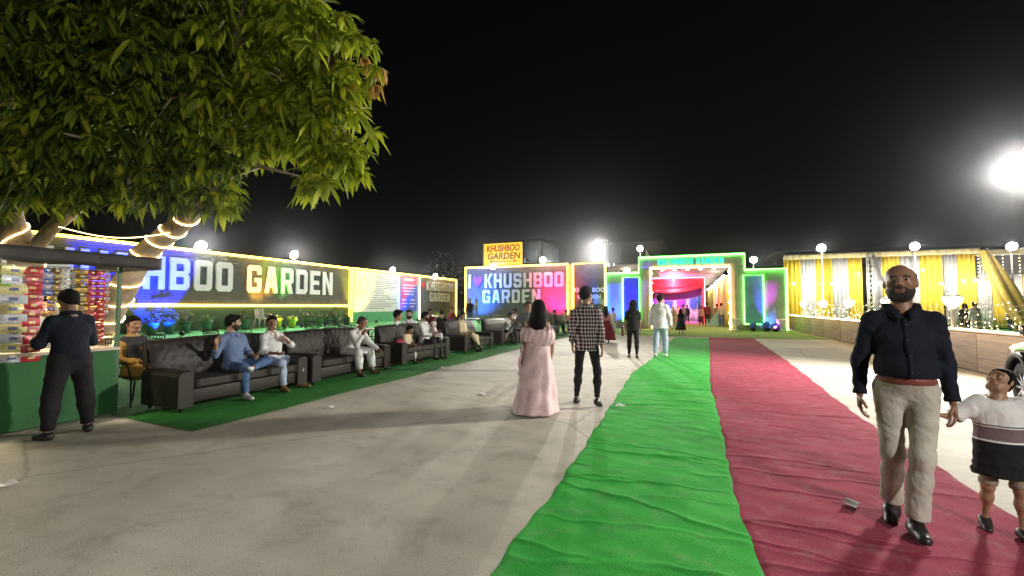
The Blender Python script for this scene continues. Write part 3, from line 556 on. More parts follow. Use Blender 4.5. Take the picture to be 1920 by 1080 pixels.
# ================================================================== right side: low wall, lamps, fairy lights, striped tent, car
PWX = 6.1
def wood_mat():
    m = mat('planter_board', (.22, .15, .095), .6, var=.2, scale=2.0); n, l, b = nodes_of(m)
    tc = n.new('ShaderNodeTexCoord'); mp = n.new('ShaderNodeMapping'); mp.inputs['Scale'].default_value = (1, .5, 9); l.new(tc.outputs['Object'], mp.inputs[0])
    nz = n.new('ShaderNodeTexNoise'); nz.inputs['Scale'].default_value = 1.6; nz.inputs['Detail'].default_value = 8; nz.inputs['Distortion'].default_value = 1.0; l.new(mp.outputs[0], nz.inputs['Vector'])
    r = ramp(n, [(.3, (.15, .10, .065)), (.5, (.25, .175, .115)), (.7, (.33, .24, .165))]); l.new(nz.outputs['Fac'], r.inputs[0]); l.new(r.outputs[0], b.inputs['Base Color']); return m
M_WOOD = wood_mat()
e = empty('low_wall', (PWX, 18, 0), 0, 'low brown wood-grain boundary wall with a glowing light strip on top', 'wall')
y = 6.0; i = 0; WALLH = .93; rs = random.Random(3)
while y < 31.5:
    L = 2.42; dx = rs.uniform(-.012, .012); me = MB().box((dx, -L / 2 + .012, .02 + rs.uniform(0, .01)), (.16 + dx, L / 2 - .012, WALLH - .03 + rs.uniform(-.006, .006)), bev=.008).build('panel', M_WOOD, e, (0, y + L / 2 - 18, 0)); y += L
MB().box((-.03, 6 - 18, WALLH - .02), (.22, y - 18, WALLH + .02)).build('coping', mat('coping_brown', (.16, .10, .06), .6), e)
MB().box((.02, 6 - 18, .0), (.14, y - 18, .02)).build('footing', M_BLACK, e)
strip('light_strip', [(-.045, 6 - 18, WALLH + .035), (-.045, y - 18.0, WALLH + .035)], .02, emit('strip_warm', (1.0, .68, .28), 14), e)
# urn lamps on white posts
E_GLOBE = emit('lamp_glass', (1.0, .88, .66), 4.5); M_POST = mat('post_white', (.65, .63, .58), .5)
def post_lamp(yy):
    u = empty('post_lamp', (PWX + .35, yy, .008), 0, 'white urn shaped post lamp glowing behind the low brown wall', 'lamp', 'urn lamps along the low wall')
    MB().tube([(0, 0, 0), (0, 0, 1.38)], [.06, .045], 10).build('post', M_POST, u); MB().lathe([(.05, 1.38), (.09, 1.40), (.09, 1.44), (.05, 1.47)], 12).build('collar', M_STEEL, u)
    MB().lathe([(.06, 1.47), (.13, 1.54), (.19, 1.64), (.21, 1.70), (.19, 1.74)], 18).build('globe', E_GLOBE, u); MB().lathe([(.20, 1.74), (.21, 1.76), (.12, 1.82), (.04, 1.86), (.02, 1.93), (.0, 1.95)], 14).build('cap', M_STEEL, u)
    l = bpy.data.lights.new('globe_lamp', 'POINT'); l.energy = 10; l.color = (1, .86, .62); l.shadow_soft_size = .2; o = bpy.data.objects.new('globe_lamp', l); link(o, u); o.location = (0, 0, 2.1)
for yy in (11, 15, 19, 23, 27, 31): post_lamp(yy)
# fairy light net
u = empty('fairy_light_net', (PWX + .3, 18, WALLH), 0, 'sagging net of warm fairy lights strung above the low brown wall', 'fairy lights'); rs = random.Random(9)
wb = MB(); bb = MB(); y = 9.0
while y < 31:
    n = 3; 
    for k in range(n):
        yy = y + rs.uniform(0, .28); zz = .05 + rs.random() ** 1.3 * .62; xx = rs.uniform(-.1, .1); r = .008 + .004 * rs.random()
        bb.add([(xx + r * a, yy - 18 + r * b_, zz + r * c) for a, b_, c in ((1, 0, 0), (-1, 0, 0), (0, 1, 0), (0, -1, 0), (0, 0, 1), (0, 0, -1))], [(0, 2, 4), (2, 1, 4), (1, 3, 4), (3, 0, 4), (2, 0, 5), (1, 2, 5), (3, 1, 5), (0, 3, 5)])
    y += .19
for j in range(4):
    pts = [(rs.uniform(-.04, .04), yy - 18, .12 + j * .17 + .07 * math.sin(yy * 2.1 + j)) for yy in np.arange(9, 31, .35)]; wb.tube(pts, .004, 4)
for yy in np.arange(9, 31, .45): wb.tube([(0, yy - 18, 0), (rs.uniform(-.05, .05), yy - 18 + rs.uniform(-.2, .2), .72)], .003, 4)
wb.build('wires', mat('wire_pale', (.35, .33, .28), .6), u); tag(bb.build('bulbs', E_BULB, u), kind='stuff')
# ------------------------------------------------------------------ striped tent wall, D = 34
TD = 34.0
e = empty('striped_tent', (11, TD, 0), 0, 'tent wall of alternating gold and grey curtains behind the low wall', 'tent'); TO = (11, TD, 0)
stops = [(6.0, 6.95, 'g'), (6.97, 7.78, 's'), (7.8, 8.68, 'g'), (8.7, 9.53, 's'), (9.55, 10.28, 'g'), (10.95, 11.26, 's'), (11.28, 12.18, 'g'), (12.2, 13.13, 's'), (13.15, 14.2, 'g'), (14.22, 14.88, 's'), (14.9, 15.7, 'g')]
for i, (a, b_, c) in enumerate(stops): curtain('gold_curtain' if c == 'g' else 'grey_curtain', (a, TD + rs.uniform(-.05, .05)), (b_, TD + rs.uniform(-.05, .05)), .1, 4.85, 4, .07, M_GOLD if c == 'g' else M_GREYC, e, .02, 6, (.35, .25) if a > 14.2 and c == 's' else None, TO)
curtain('valance', (6, TD - .16), (15.9, TD - .16), 4.62, 4.95, 26, .03, M_CREAM, e, .02, 3, None, TO)
MB().sheet(lambda u, v: (-5.0 + 12 * u, .1 + 9 * v, 4.98 + 1.3 * math.sin(v * math.pi) * .5), 6, 6).build('roof', mat('tent_roof_grey', (.12, .12, .13), .8), e)
def truss(x, y, h, lab=None):
    b = MB()
    for sx in (-.14, .14):
        for sy in (-.14, .14): b.tube([(x + sx, y + sy, 0), (x + sx, y + sy, h)], .025, 6)
    z = .1; k = 0
    while z < h - .3:
        s_ = 1 if k % 2 else -1
        for q in (-.14, .14): b.tube([(x - .14 * s_, y + q, z), (x + .14 * s_, y + q, z + .3)], .012, 5); b.tube([(x + q, y - .14 * s_, z), (x + q, y + .14 * s_, z + .3)], .012, 5)
        z += .3; k += 1
    return b
truss(10.6 - 11, -.35, 4.9).build('truss_post', M_STEEL, e); truss(16.0 - 11, -.3, 4.8).build('truss_post', M_STEEL, e)
def tied(u, v):
    # gold drape swept from the truss head down to the right
    c0 = Vector((15.9 - 11, -.5, 4.75)); c1 = Vector((16.7 - 11, -.8, 2.2)); c2 = Vector((17.3 - 11, -1.0, .35)); p = c0 * (1 - v) ** 2 + c1 * 2 * v * (1 - v) + c2 * v ** 2
    w = .18 + .34 * math.sin(v * math.pi * .9); return p + Vector((math.cos(u * 2 * math.pi) * w * (1 + .12 * math.sin(u * 30)), math.sin(u * 2 * math.pi) * .14 * (1 + .3 * math.sin(u * 38)), 0))
MB().sheet(tied, 60, 14).build('tied_drape', mat('drape_bronze', (.42, .30, .06), .7, var=.15), e)
def tied2(u, v):
    c0 = Vector((10.75 - 11, -.45, 4.7)); c1 = Vector((10.95 - 11, -.5, 3.4)); c2 = Vector((11.5 - 11, -.5, 2.3)); p = c0 * (1 - v) ** 2 + c1 * 2 * v * (1 - v) + c2 * v ** 2
    return p + Vector((math.cos(u * 6.283) * .09 * (1 + .2 * math.sin(u * 25)), math.sin(u * 6.283) * .06, 0))
MB().sheet(tied2, 30, 10).build('tied_drape', mat('drape_dark', (.08, .08, .09), .7), e)
for (px, py) in ((1488, 533), (1525, 533), (1560, 533), (1610, 515), (1650, 534), (1668, 508), (1730, 507), (1764, 533), (1806, 528), (1830, 526)):
    p = atY(px, py, TD - .5); b = MB(); c = (p.x - 11, -.5, p.z); b.lathe([(.02, .09), (.05, .06), (.05, 0), (.0, -.01)], 8, c); b.build('spotlight', emit('spot_glass', (1, .93, .8), 60), e)
for x in (7.5, 10, 12.6, 15):
    l = bpy.data.lights.new('tent_lamp', 'POINT'); l.energy = 140; l.color = (1, .9, .72); l.shadow_soft_size = .15; o = bpy.data.objects.new('tent_lamp', l); link(o, e); o.location = (x - 11, -1.4, 3.0)
# rear bay of the tent further right
e = empty('striped_tent', (19, 39, 0), 0, 'rear bay of striped curtains hung with a dark curtain of fairy lights', 'tent'); TO = (19, 39, 0)
for i in range(14): curtain('gold_curtain' if i % 2 else 'grey_curtain', (16.6 + i * .75, 39), (17.32 + i * .75, 39), .1, 3.7, 3, .06, M_GOLD if i % 2 else M_GREYC, e, .02, 4, None, TO)
MB().box((16.2 - 19, -1.0, 4.85), (27 - 19, -.8, 5.2)).build('beam', M_CREAM, e); MB().box((16.2 - 19, -.5, 3.6), (27 - 19, -.45, 5.2)).build('dark_backing', mat('cloth_black', (.03, .028, .035), .8), e)
b = MB(); rs2 = random.Random(5)
for i in range(26):
    x = 16.6 + i * .4; z = 4.85
    while z > 3.0 + rs2.random() * .9: r = .025; c = (x - 19, -.85, z); b.add([(c[0] + r * a, c[1] + r * b_, c[2] + r * d) for a, b_, d in ((1, 0, 0), (-1, 0, 0), (0, 1, 0), (0, -1, 0), (0, 0, 1), (0, 0, -1))], [(0, 2, 4), (2, 1, 4), (1, 3, 4), (3, 0, 4), (2, 0, 5), (1, 2, 5), (3, 1, 5), (0, 3, 5)]); z -= .22
tag(b.build('fairy_curtain', E_BULB, e), kind='stuff')
for x in (18, 21, 24):
    l = bpy.data.lights.new('tent_lamp', 'POINT'); l.energy = 140; l.color = (1, .9, .72); l.shadow_soft_size = .15; o = bpy.data.objects.new('tent_lamp', l); link(o, e); o.location = (x - 19, -1.6, 2.8)
    MB().lathe([(.03, .1), (.07, .06), (.07, 0), (.0, -.01)], 8, (x - 19, -1.2, 3.0)).build('spotlight', MATS['spot_glass'], e)
# ------------------------------------------------------------------ parked car (front end towards +Y)
def car(x, y, rz, label):
    e = empty('parked_car', (x, y, 0), rz, label, 'car'); paint = mat('car_paint_black', (.008, .008, .009), .18, .0, var=.0, coat=1.0, spec=.6); glass = mat('car_glass', (.008, .01, .01), .05, var=0); rub = mat('tyre_rubber', (.02, .02, .02), .8); plas = mat('black_plastic', (.008, .008, .008), .6)
    # body: lofted sections along the length (y from rear -2.2 to front 2.2)
    prof = [(-2.2, .45, .95, .80), (-2.1, .36, 1.08, .88), (-1.5, .30, 1.12, .91), (0, .28, 1.10, .92), (1.0, .28, 1.09, .92), (1.55, .30, 1.06, .91), (1.95, .34, 1.0, .88), (2.15, .38, .88, .80), (2.24, .48, .74, .68)]
    N = 20; vs = []
    for (yy, z0, z1, w) in prof:
        for j in range(N):
            a = 2 * math.pi * j / N; ca, sa = math.cos(a), math.sin(a); p = .42
            vs.append((w * math.copysign(abs(ca) ** p, ca), yy, (z0 + z1) / 2 + (z1 - z0) / 2 * math.copysign(abs(sa) ** p, sa)))
    k = len(prof); fs = [(i * N + j, (i + 1) * N + j, (i + 1) * N + (j + 1) % N, i * N + (j + 1) % N) for i in range(k - 1) for j in range(N)] + [tuple(range(N)), tuple((k - 1) * N + j for j in range(N))[::-1]]
    b = MB(); b.add(vs, fs, 0, True); body = b.build('body', paint, e)
    cut = MB()
    for wy in (-1.35, 1.38): cut.tube([(-1.1, wy, .40), (1.1, wy, .40)], .43, 28)
    co = cut.build('arch_cutter', plas); co.parent = e; bo = body.modifiers.new('arches', 'BOOLEAN'); bo.operation = 'DIFFERENCE'; bo.object = co; bo.solver = 'EXACT'
    bpy.context.view_layer.update(); me = bpy.data.meshes.new_from_object(body.evaluated_get(bpy.context.evaluated_depsgraph_get())); body.modifiers.clear(); body.data = me; bpy.data.objects.remove(co)
    prof = [(-2.0, 1.04, 1.12, .72), (-1.7, 1.04, 1.55, .70), (-1.2, 1.04, 1.68, .68), (-.2, 1.04, 1.70, .68), (.35, 1.04, 1.62, .68), (.95, 1.04, 1.14, .74)]
    vs = []; 
    for (yy, z0, z1, w) in prof: vs += [(-w - .12, yy, z0), (w + .12, yy, z0), (w, yy, z1), (-w, yy, z1)]
    fs = [(i * 4 + j, (i + 1) * 4 + j, (i + 1) * 4 + (j + 1) % 4, i * 4 + (j + 1) % 4) for i in range(5) for j in range(4)] + [(0, 1, 2, 3), (23, 22, 21, 20)]
    b = MB(); b.add(vs, fs, 0, False); b.build('cabin_glass', glass, e)
    b = MB()
    for s_ in (-1, 1):
        for i in range(5):
            q0, q1 = prof[i], prof[i + 1]; b.tube([(s_ * q0[3], q0[0], q0[2]), (s_ * q1[3], q1[0], q1[2])], .045, 6)
        for i in (1, 3): q = prof[i]; b.tube([(s_ * (q[3] + .12), q[0], 1.04), (s_ * q[3], q[0], q[2])], .04, 6)
    b.box((-.66, -1.3, 1.67), (.66, -.1, 1.715), bev=.02); b.build('roof', paint, e)
    for wy in (-1.35, 1.38):
        for s_ in (-1, 1):
            w = empty('wheel', (s_ * .80, wy, .36)); w.parent = e
            b = MB(); R_ = [(.20, -.09), (.30, -.11), (.35, -.09), (.362, -.04), (.362, .04), (.35, .09), (.30, .11), (.20, .09)]; vs = []; N2 = 28
            for (r, xx) in R_:
                for j in range(N2): a = 2 * math.pi * j / N2; vs.append((xx * s_, r * math.cos(a), r * math.sin(a)))
            fs = [(i * N2 + j, i * N2 + (j + 1) % N2, ((i + 1) % 8) * N2 + (j + 1) % N2, ((i + 1) % 8) * N2 + j) for i in range(8) for j in range(N2)]; b.add(vs, fs, 0, True); b.build('tyre', rub, w)
            b = MB(); b.tube([(.0, 0, 0), (.07 * s_, 0, 0)], .06, 12)
            for j in range(10): a = 2 * math.pi * j / 10; b.tube([(.05 * s_, 0, 0), (.075 * s_, .21 * math.cos(a), .21 * math.sin(a))], [.035, .022], 5)
            b.build('rim', mat('alloy', (.35, .35, .36), .35, .9), w)
            b = MB(); pts = [(s_ * .125, .425 * math.cos(a), .04 + .425 * math.sin(a)) for a in np.linspace(-.15, math.pi + .15, 16)]; b.tube(pts, .035, 6); o = b.build('arch_trim', plas, e); o.location = w.location
    for s_ in (-1, 1):
        MB().box((s_ * .62 - .16, 2.02, .76), (s_ * .62 + .16, 2.20, .90), bev=.03).build('headlight', mat('lamp_lens', (.5, .5, .52), .05, var=0, coat=1), e)
        MB().box((s_ * .98 - .09, .62, 1.12), (s_ * .98 + .09, .78, 1.26), bev=.03).build('mirror', paint, e)
    b = MB(); 
    for i in range(4): b.box((-.42, 2.2, .58 + i * .07), (.42, 2.26, .61 + i * .07))
    b.build('grille', mat('chrome', (.6, .6, .6), .15, 1.0, var=0), e); MB().box((-.8, 2.12, .34), (.8, 2.29, .5), bev=.04).build('bumper', plas, e)
    return e
car(4.90, 6.85, R(-12), 'black sport utility car parked beside the low brown wall')
# ================================================================== sofas
def leather():
    m = mat('leather_dark', (.015, .012, .009), .55, var=.25, scale=5, bump=.1, bscale=140, spec=.38); return m
M_LEA = leather(); M_LEG = mat('sofa_leg', (.01, .01, .01), .4)
def tuft_sheet(L, z0, z1, y_fn, nb, rows):
    def fn(u, v):
        x = -L / 2 + L * u; z = z0 + (z1 - z0) * v; d = 0.0
        for r in range(rows):
            zr = (r + .6) / rows
            for c in range(nb + (r % 2)):
                uc = (c + (.5 if r % 2 == 0 else 0)) / nb; du = (u - uc) * L; dv = (v - zr) * (z1 - z0); d += -.018 * math.exp(-(du * du + dv * dv) / .0013)
        for s_ in (1, -1):      # creases between buttons
            g = (u * nb + s_ * v * rows * .5 + (.2 if s_ > 0 else -.2)) % 1.0; d -= .005 * math.exp(-((g - .5) / .08) ** 2)
        return x, z, d
    return fn
def make_sofa(L=2.34):
    root = empty('sofa', (0, 0, 0)); Dp = .88; aw = .24
    # local: x along the sofa, y towards the back, front at y=0
    b = MB(); b.box((-L / 2 + aw - .02, .05, .10), (L / 2 - aw + .02, Dp - .05, .30), bev=.02); b.build('base', M_LEA, root)
    n = 3; w = (L - 2 * aw) / n
    for i in range(n):
        x0 = -L / 2 + aw + i * w
        def cush(u, v, x0=x0): return 0
        b = MB(); bm = bmesh.new(); bmesh.ops.create_cube(bm, size=1); bmesh.ops.subdivide_edges(bm, edges=bm.edges[:], cuts=5, use_grid_fill=True)
        for v in bm.verts:
            p = v.co * 2; k = .92; q = Vector((math.copysign(abs(p.x) ** k, p.x), math.copysign(abs(p.y) ** k, p.y), p.z)); ed = max(abs(p.x), abs(p.y))
            z = q.z * (1 - .22 * ed ** 4) + (.12 * (1 - p.x * p.x) * (1 - p.y * p.y) if p.z > 0 else 0)
            v.co = Vector((x0 + w / 2 + q.x * (w / 2 - .004), .36 + q.y * .35, .375 + z * .075))
        b.bm(bm, 0, True); bm.free(); b.build('seat_cushion', M_LEA, root)
    for s_ in (-1, 1):
        prof = [(0, .06), (0, .50), (.02, .545), (.06, .57), (.18, .57), (.22, .545), (.24, .50), (.24, .06)]
        b = MB(); vs = []; ys = [.0, .02, .3, .6, Dp - .06]
        for yy in ys:
            ins = .015 if yy == 0 else 0
            for (q, z) in prof: vs.append((s_ * (L / 2 - aw + q + (ins if q < .12 else -ins)), yy, z - ins * (z > .3) + (yy > .2) * .01))
        N = len(prof); fs = [(i * N + j, i * N + j + 1, (i + 1) * N + j + 1, (i + 1) * N + j) for i in range(len(ys) - 1) for j in range(N - 1)] + [tuple(range(N)), tuple((len(ys) - 1) * N + j for j in range(N))[::-1]]
        if s_ > 0: fs = [f[::-1] for f in fs]
        b.add(vs, fs, 0, False); b.build('armrest', M_LEA, root)
    # tufted back: shaped front, plain rear
    tf = tuft_sheet(L - .1, .42, .97, None, 8, 3); nu, nv = 96, 22; b = MB(); vs = []
    for i in range(nu + 1):
        for j in range(nv + 1):
            u, v = i / nu, j / nv; x, z, d = tf(u, v); z += .03 * math.sin(math.pi * u) * v
            y = .66 + (v - .0) * .12 - .05 * math.sin(math.pi * min(1, max(0, v))) - d; ed = min(u, 1 - u, 1 - v) ; y += .05 * math.exp(-ed / .03); vs.append((x, y, z))
    fs = [(i * (nv + 1) + j, (i + 1) * (nv + 1) + j, (i + 1) * (nv + 1) + j + 1, i * (nv + 1) + j + 1) for i in range(nu) for j in range(nv)]; b.add(vs, fs, 0, True)
    vs = []
    for i in range(25):
        u = i / 24; x = -(L - .1) / 2 + (L - .1) * u; zt = .97 + .03 * math.sin(math.pi * u); vs += [(x, .833, zt), (x, .90, zt + .005), (x, .90, .12)]
    b.add(vs, [(i * 3 + k, (i + 1) * 3 + k, (i + 1) * 3 + k + 1, i * 3 + k + 1) for i in range(24) for k in (0, 1)], 0, True)
    for s_ in (0, 24): b.add([vs[s_ * 3], vs[s_ * 3 + 1], vs[s_ * 3 + 2], (vs[s_ * 3][0], .70, .12), (vs[s_ * 3][0], .71, .42)], [(0, 1, 2, 3, 4)])
    bk = b.build('backrest', M_LEA, root)
    MB().tube([(-(L - .1) / 2 + (L - .1) * i / 24, .845, .975 + .03 * math.sin(math.pi * i / 24)) for i in range(25)], .012, 6).build('piping', M_LEA, bk)
    for sx in (-1, 1):
        for yy in (.08, Dp - .1): MB().tube([(sx * (L / 2 - .1), yy, 0), (sx * (L / 2 - .1), yy, .11)], [.022, .032], 8).build('leg', M_LEG, root)
    return root
SOFA_X = -6.6
SOFA_Y = [(3.95, 6.20), (6.30, 8.66), (9.10, 11.46), (12.40, 14.6), (15.35, 17.6), (18.3, 20.5), (21.2, 23.4)]
SL = ['black leather sofa beside the snack stall with two men sitting at one end', 'dark tufted leather sofa with one man in a white kurta', 'dark tufted leather sofa where a man holds a baby beside a child',
      'tufted leather sofa where a man in a cream kurta sits cross legged', 'tufted leather sofa where a man in white hides his face in his hands', 'tufted leather sofa where a man in a white shirt and black trousers sits', 'tufted leather sofa at the gate end of the row']
sofa0 = make_sofa()
for i, (a, b_) in enumerate(SOFA_Y):
    o = sofa0 if i == 0 else copy_tree(sofa0)
    o.location = (SOFA_X, (a + b_) / 2, .012); o.rotation_euler = (0, 0, R(90)); o.scale = ((b_ - a) / 2.34, 1, 1)
    tag(o, SL[i], 'sofa', 'leather sofas in a row')
# ------------------------------------------------------------------ small tables between the sofas
def side_table(y, label, first=[None]):
    if first[0] is None:
        r = empty('side_table', (0, 0, 0)); MB().lathe([(.26, .50), (.28, .51), (.28, .53), (.26, .54), (.0, .54)], 24).build('table_top', mat('table_reflection_pale', (.5, .5, .5), .12, var=.05), r)  # pale top colour stands in for light reflected off a black gloss top
        MB().lathe([(.16, .0), (.16, .02), (.04, .05), (.035, .45), (.12, .498)], 16).build('pedestal', M_BLACK, r); first[0] = r
    else: r = copy_tree(first[0])
    r.location = (SOFA_X - .62, y, .012); tag(r, label, 'table', 'side tables between the sofas')
for y, lb in ((6.2, 'round glossy side table between the black sofa and the white kurta sofa'), (8.88, 'round glossy side table between the white kurta sofa and the baby sofa'), (11.9, 'round glossy side table between the baby sofa and the cream kurta sofa')): side_table(y, lb)
# ------------------------------------------------------------------ cast metal garden chairs with lattice backs
M_IRON = mat('cast_iron', (.018, .018, .018), .4, .5)
def make_chair():
    r = empty('garden_chair', (0, 0, 0)); rs = random.Random(2)
    b = MB(); b.tube([(-.21, .2, .44), (-.24, -.2, .45), (.24, -.2, .45), (.21, .2, .44), (-.21, .2, .44)], .012, 6)
    for i in range(9): y = -.18 + i * .045; b.tube([(-.23, y, .45), (.23, y, .45)], .006, 4)
    b.build('seat', M_IRON, r)
    b = MB(); P = lambda x, v: (x, .2 + .12 * v, .46 + .40 * v); w = .235
    b.tube([P(-.20, 0), P(-w, .5), P(-w, .95), P(-w + .04, 1), P(w - .04, 1), P(w, .95), P(w, .5), P(.20, 0)], .013, 6); b.build('back_frame', M_IRON, r)
    b = MB(); cells = {}
    nx, nz = 6, 5
    for i in range(nx):
        for j in range(nz):
            cx = -.2 + .4 * (i + .5) / nx + (.03 if j % 2 else -.0) + rs.uniform(-.01, .01); cv = .06 + .9 * (j + .5) / nz; n = 6
            pts = [P(cx + .036 * math.cos(2 * math.pi * k / n + .3), cv + .095 * math.sin(2 * math.pi * k / n + .3)) for k in range(n + 1)]; b.tube(pts, .0065, 4, caps=False)
    b.build('lattice', M_IRON, r)
    for sx in (-1, 1):
        MB().tube([(sx * .235, .26, .66), (sx * .27, .1, .68), (sx * .27, -.16, .66), (sx * .24, -.2, .46)], .012, 6).build('armrest', M_IRON, r)
        MB().tube([(sx * .22, -.19, .45), (sx * .24, -.22, 0)], [.014, .012], 6).build('leg', M_IRON, r); MB().tube([(sx * .2, .19, .45), (sx * .23, .27, 0)], [.014, .012], 6).build('leg', M_IRON, r)
    return r
chair0 = make_chair(); _used = [False]
def place_chair(x, y, rz, label=None, z=None):
    o = chair0 if not _used[0] else copy_tree(chair0); _used[0] = True
    o.location = (x, y, lawn_z(x) if z is None else z); o.rotation_euler = (0, 0, R(rz)); tag(o, label or 'black cast iron garden chair with lattice back on the lawn behind the sofas', 'chair', 'garden chairs on the lawn'); return o
# rz: chair back points to local +y
def chair_px(px, py_top, d, rz, label=None):
    r = ray(px, py_top); x = r.x * d; y = r.y * d
    wh = 'black sofa' if px < 560 else ('white kurta sofa' if px < 740 else ('baby sofa' if px < 850 else 'far tufted sofas'))
    place_chair(x, y, rz, label or 'black cast iron garden chair with lattice back on the lawn behind the ' + wh)
for (px, d, rz) in ((312, 9.0, 200), (232, 8.6, 190), (418, 10.4, 185), (475, 11.0, 190), (529, 11.2, 205), (536, 9.9, 40), (562, 10.3, 150), (594, 14.5, 190), (628, 15.2, 200), (655, 15.8, 190), (716, 13.6, 20), (700, 14.6, 110), (800, 18.0, 60), (845, 21, 10), (866, 22, 120), (905, 24, 100), (940, 25, 30), (985, 26, 60), (1030, 27, 110)):
    chair_px(px, 600, d, rz)
# pale plastic chair by the pots
def plastic_chair(x, y, rz, label):
    r = empty('plastic_chair', (x, y, lawn_z(x)), R(rz), label, 'chair'); m = mat('plastic_cream', (.42, .42, .36), .5)
    thick(lambda u, v: (Vector((-.23 + .46 * u, -.22 + .44 * v, .44 + .02 * math.cos(u * 6.28))), Vector((0, 0, 1))), 8, 6, .02).build('seat', m, r)
    def bk(u, v): return (Vector(((-.23 + .46 * u) * (1 - .12 * v), .22 + .12 * v + .03 * (1 - (2 * u - 1) ** 2), .46 + .42 * v)), Vector((0, -1, .2)))
    for i in range(5): thick(lambda u, v, i=i: bk(i * .2 + .03 + .14 * u, v), 2, 6, .018).build('back_slat', m, r)
    thick(lambda u, v: bk(u, .9 + .12 * v), 10, 2, .022).build('back_rail', m, r)
    for sx in (-1, 1):
        MB().tube([(sx * .23, -.2, .44), (sx * .27, -.24, 0)], [.03, .02], 6).build('leg', m, r); MB().tube([(sx * .22, .2, .44), (sx * .26, .28, 0)], [.03, .02], 6).build('leg', m, r); MB().tube([(sx * .23, .28, .68), (sx * .28, .0, .67), (sx * .26, -.22, .64), (sx * .24, -.22, .44)], .02, 6).build('armrest', m, r)
p = ray(492, 600) * 20.3; plastic_chair(p.x, p.y, 80, 'pale plastic armchair standing beside the lime green pots')
# round cafe tables on the lawn
def cafe_table(px, d, label):
    p = ray(px, 600) * d; r = empty('cafe_table', (p.x, p.y, lawn_z(p.x)), 0, label, 'table', 'cafe tables on the lawn')
    MB().lathe([(.42, .70), (.45, .715), (.45, .73), (.42, .74), (.0, .74)], 24).build('table_top', mat('table_white', (.65, .65, .62), .3), r); MB().lathe([(.24, 0), (.24, .02), (.05, .06), (.04, .66), (.14, .698)], 14).build('pedestal', M_BLACK, r)
for px, d in ((690, 13.9), (820, 18.6), (806, 24), (884, 23.5), (960, 25.6)): cafe_table(px, d, 'round white topped cafe table on the lawn behind the sofas')
# ================================================================== snack stall
STX = -7.4; SY0, SY1 = .6, 3.62
e = empty('snack_stall', (STX, 2.1, 0), 0, 'green snack stall with a black canopy and hanging strips of sachets', 'stall'); rel = lambda x, y, z: (x - STX, y - 2.1, z)
M_SG = mat('stall_green', (.012, .10, .022), .7, var=.25, scale=3, bump=.1, bscale=40); M_SP = mat('stall_post', (.03, .09, .04), .5, var=.3)
MB().box(rel(STX - .02, SY0, .03), rel(STX, SY1, .90)).build('front_panel', M_SG, e); MB().box(rel(STX - 1.0, SY1 - .02, .03), rel(STX - .023, SY1, .90)).build('side_panel', M_SG, e)
MB().box(rel(STX - 1.0, SY0, .904), rel(STX + .04, SY1 + .03, .94)).build('counter_top', mat('counter_pale', (.55, .47, .36), .4, var=.1), e)
for (x, y) in ((STX - .025, SY1 - .0), (STX - .98, SY1 - .0), (STX - .98, SY0), (STX - .025, SY0)): MB().box(rel(x - .022, y + .001, 0), rel(x + .022, y + .042, 2.06)).build('post', M_SP, e)
def roof(u, v):
    return (Vector(rel(STX + .32 - 1.7 * u, SY0 - .2 + (SY1 - SY0 + .55) * v, 2.16 + .06 * math.sin(u * 3.1) - .012 * math.sin(v * 25))), Vector((0, 0, 1)))
thick(roof, 8, 24, .05).build('canopy', mat('canopy_black', (.02, .017, .016), .7, var=.2), e)
curtain('canopy_flap', (STX + .32, SY0 - .2), (STX + .32, SY1 + .35), 2.03, 2.2, 9, .008, MATS['canopy_black'], e, .012, 3, None, (STX, 2.1, 0)); curtain('canopy_flap', (STX + .32, SY1 + .35), (STX - 1.35, SY1 + .35), 2.03, 2.2, 5, .008, MATS['canopy_black'], e, .012, 3, None, (STX, 2.1, 0))
MB().box(rel(STX - .95, SY0, 1.2), rel(STX - .93, SY1 - .5, 1.9)).build('back_shelf', mat('shelf_dark', (.05, .05, .04), .7), e)
MB().tube([rel(STX - .0, SY0, 2.0), rel(STX, SY1, 2.0)], .008, 5).build('hanging_rail', M_STEEL, e)
rs = random.Random(11)
for i in range(14):
    y = 1.9 + rs.random() * 1.65; z = 1.05 + rs.random() * .9; MB().lathe([(0, -.012), (.012, 0), (0, .012)], 6, rel(STX - .12 - rs.random() * .5, y, z)).build('fairy_bulb', E_BULB, e)
l = bpy.data.lights.new('stall_lamp', 'POINT'); l.energy = 80; l.color = (1, .85, .6); l.shadow_soft_size = .08; o = bpy.data.objects.new('stall_lamp', l); link(o, e); o.location = rel(STX - .3, 2.5, 1.98); MB().lathe([(.0, -.05), (.03, -.02), (.02, .05)], 8, rel(STX - .3, 2.5, 2.05)).build('lamp_bulb', E_BULB, e)
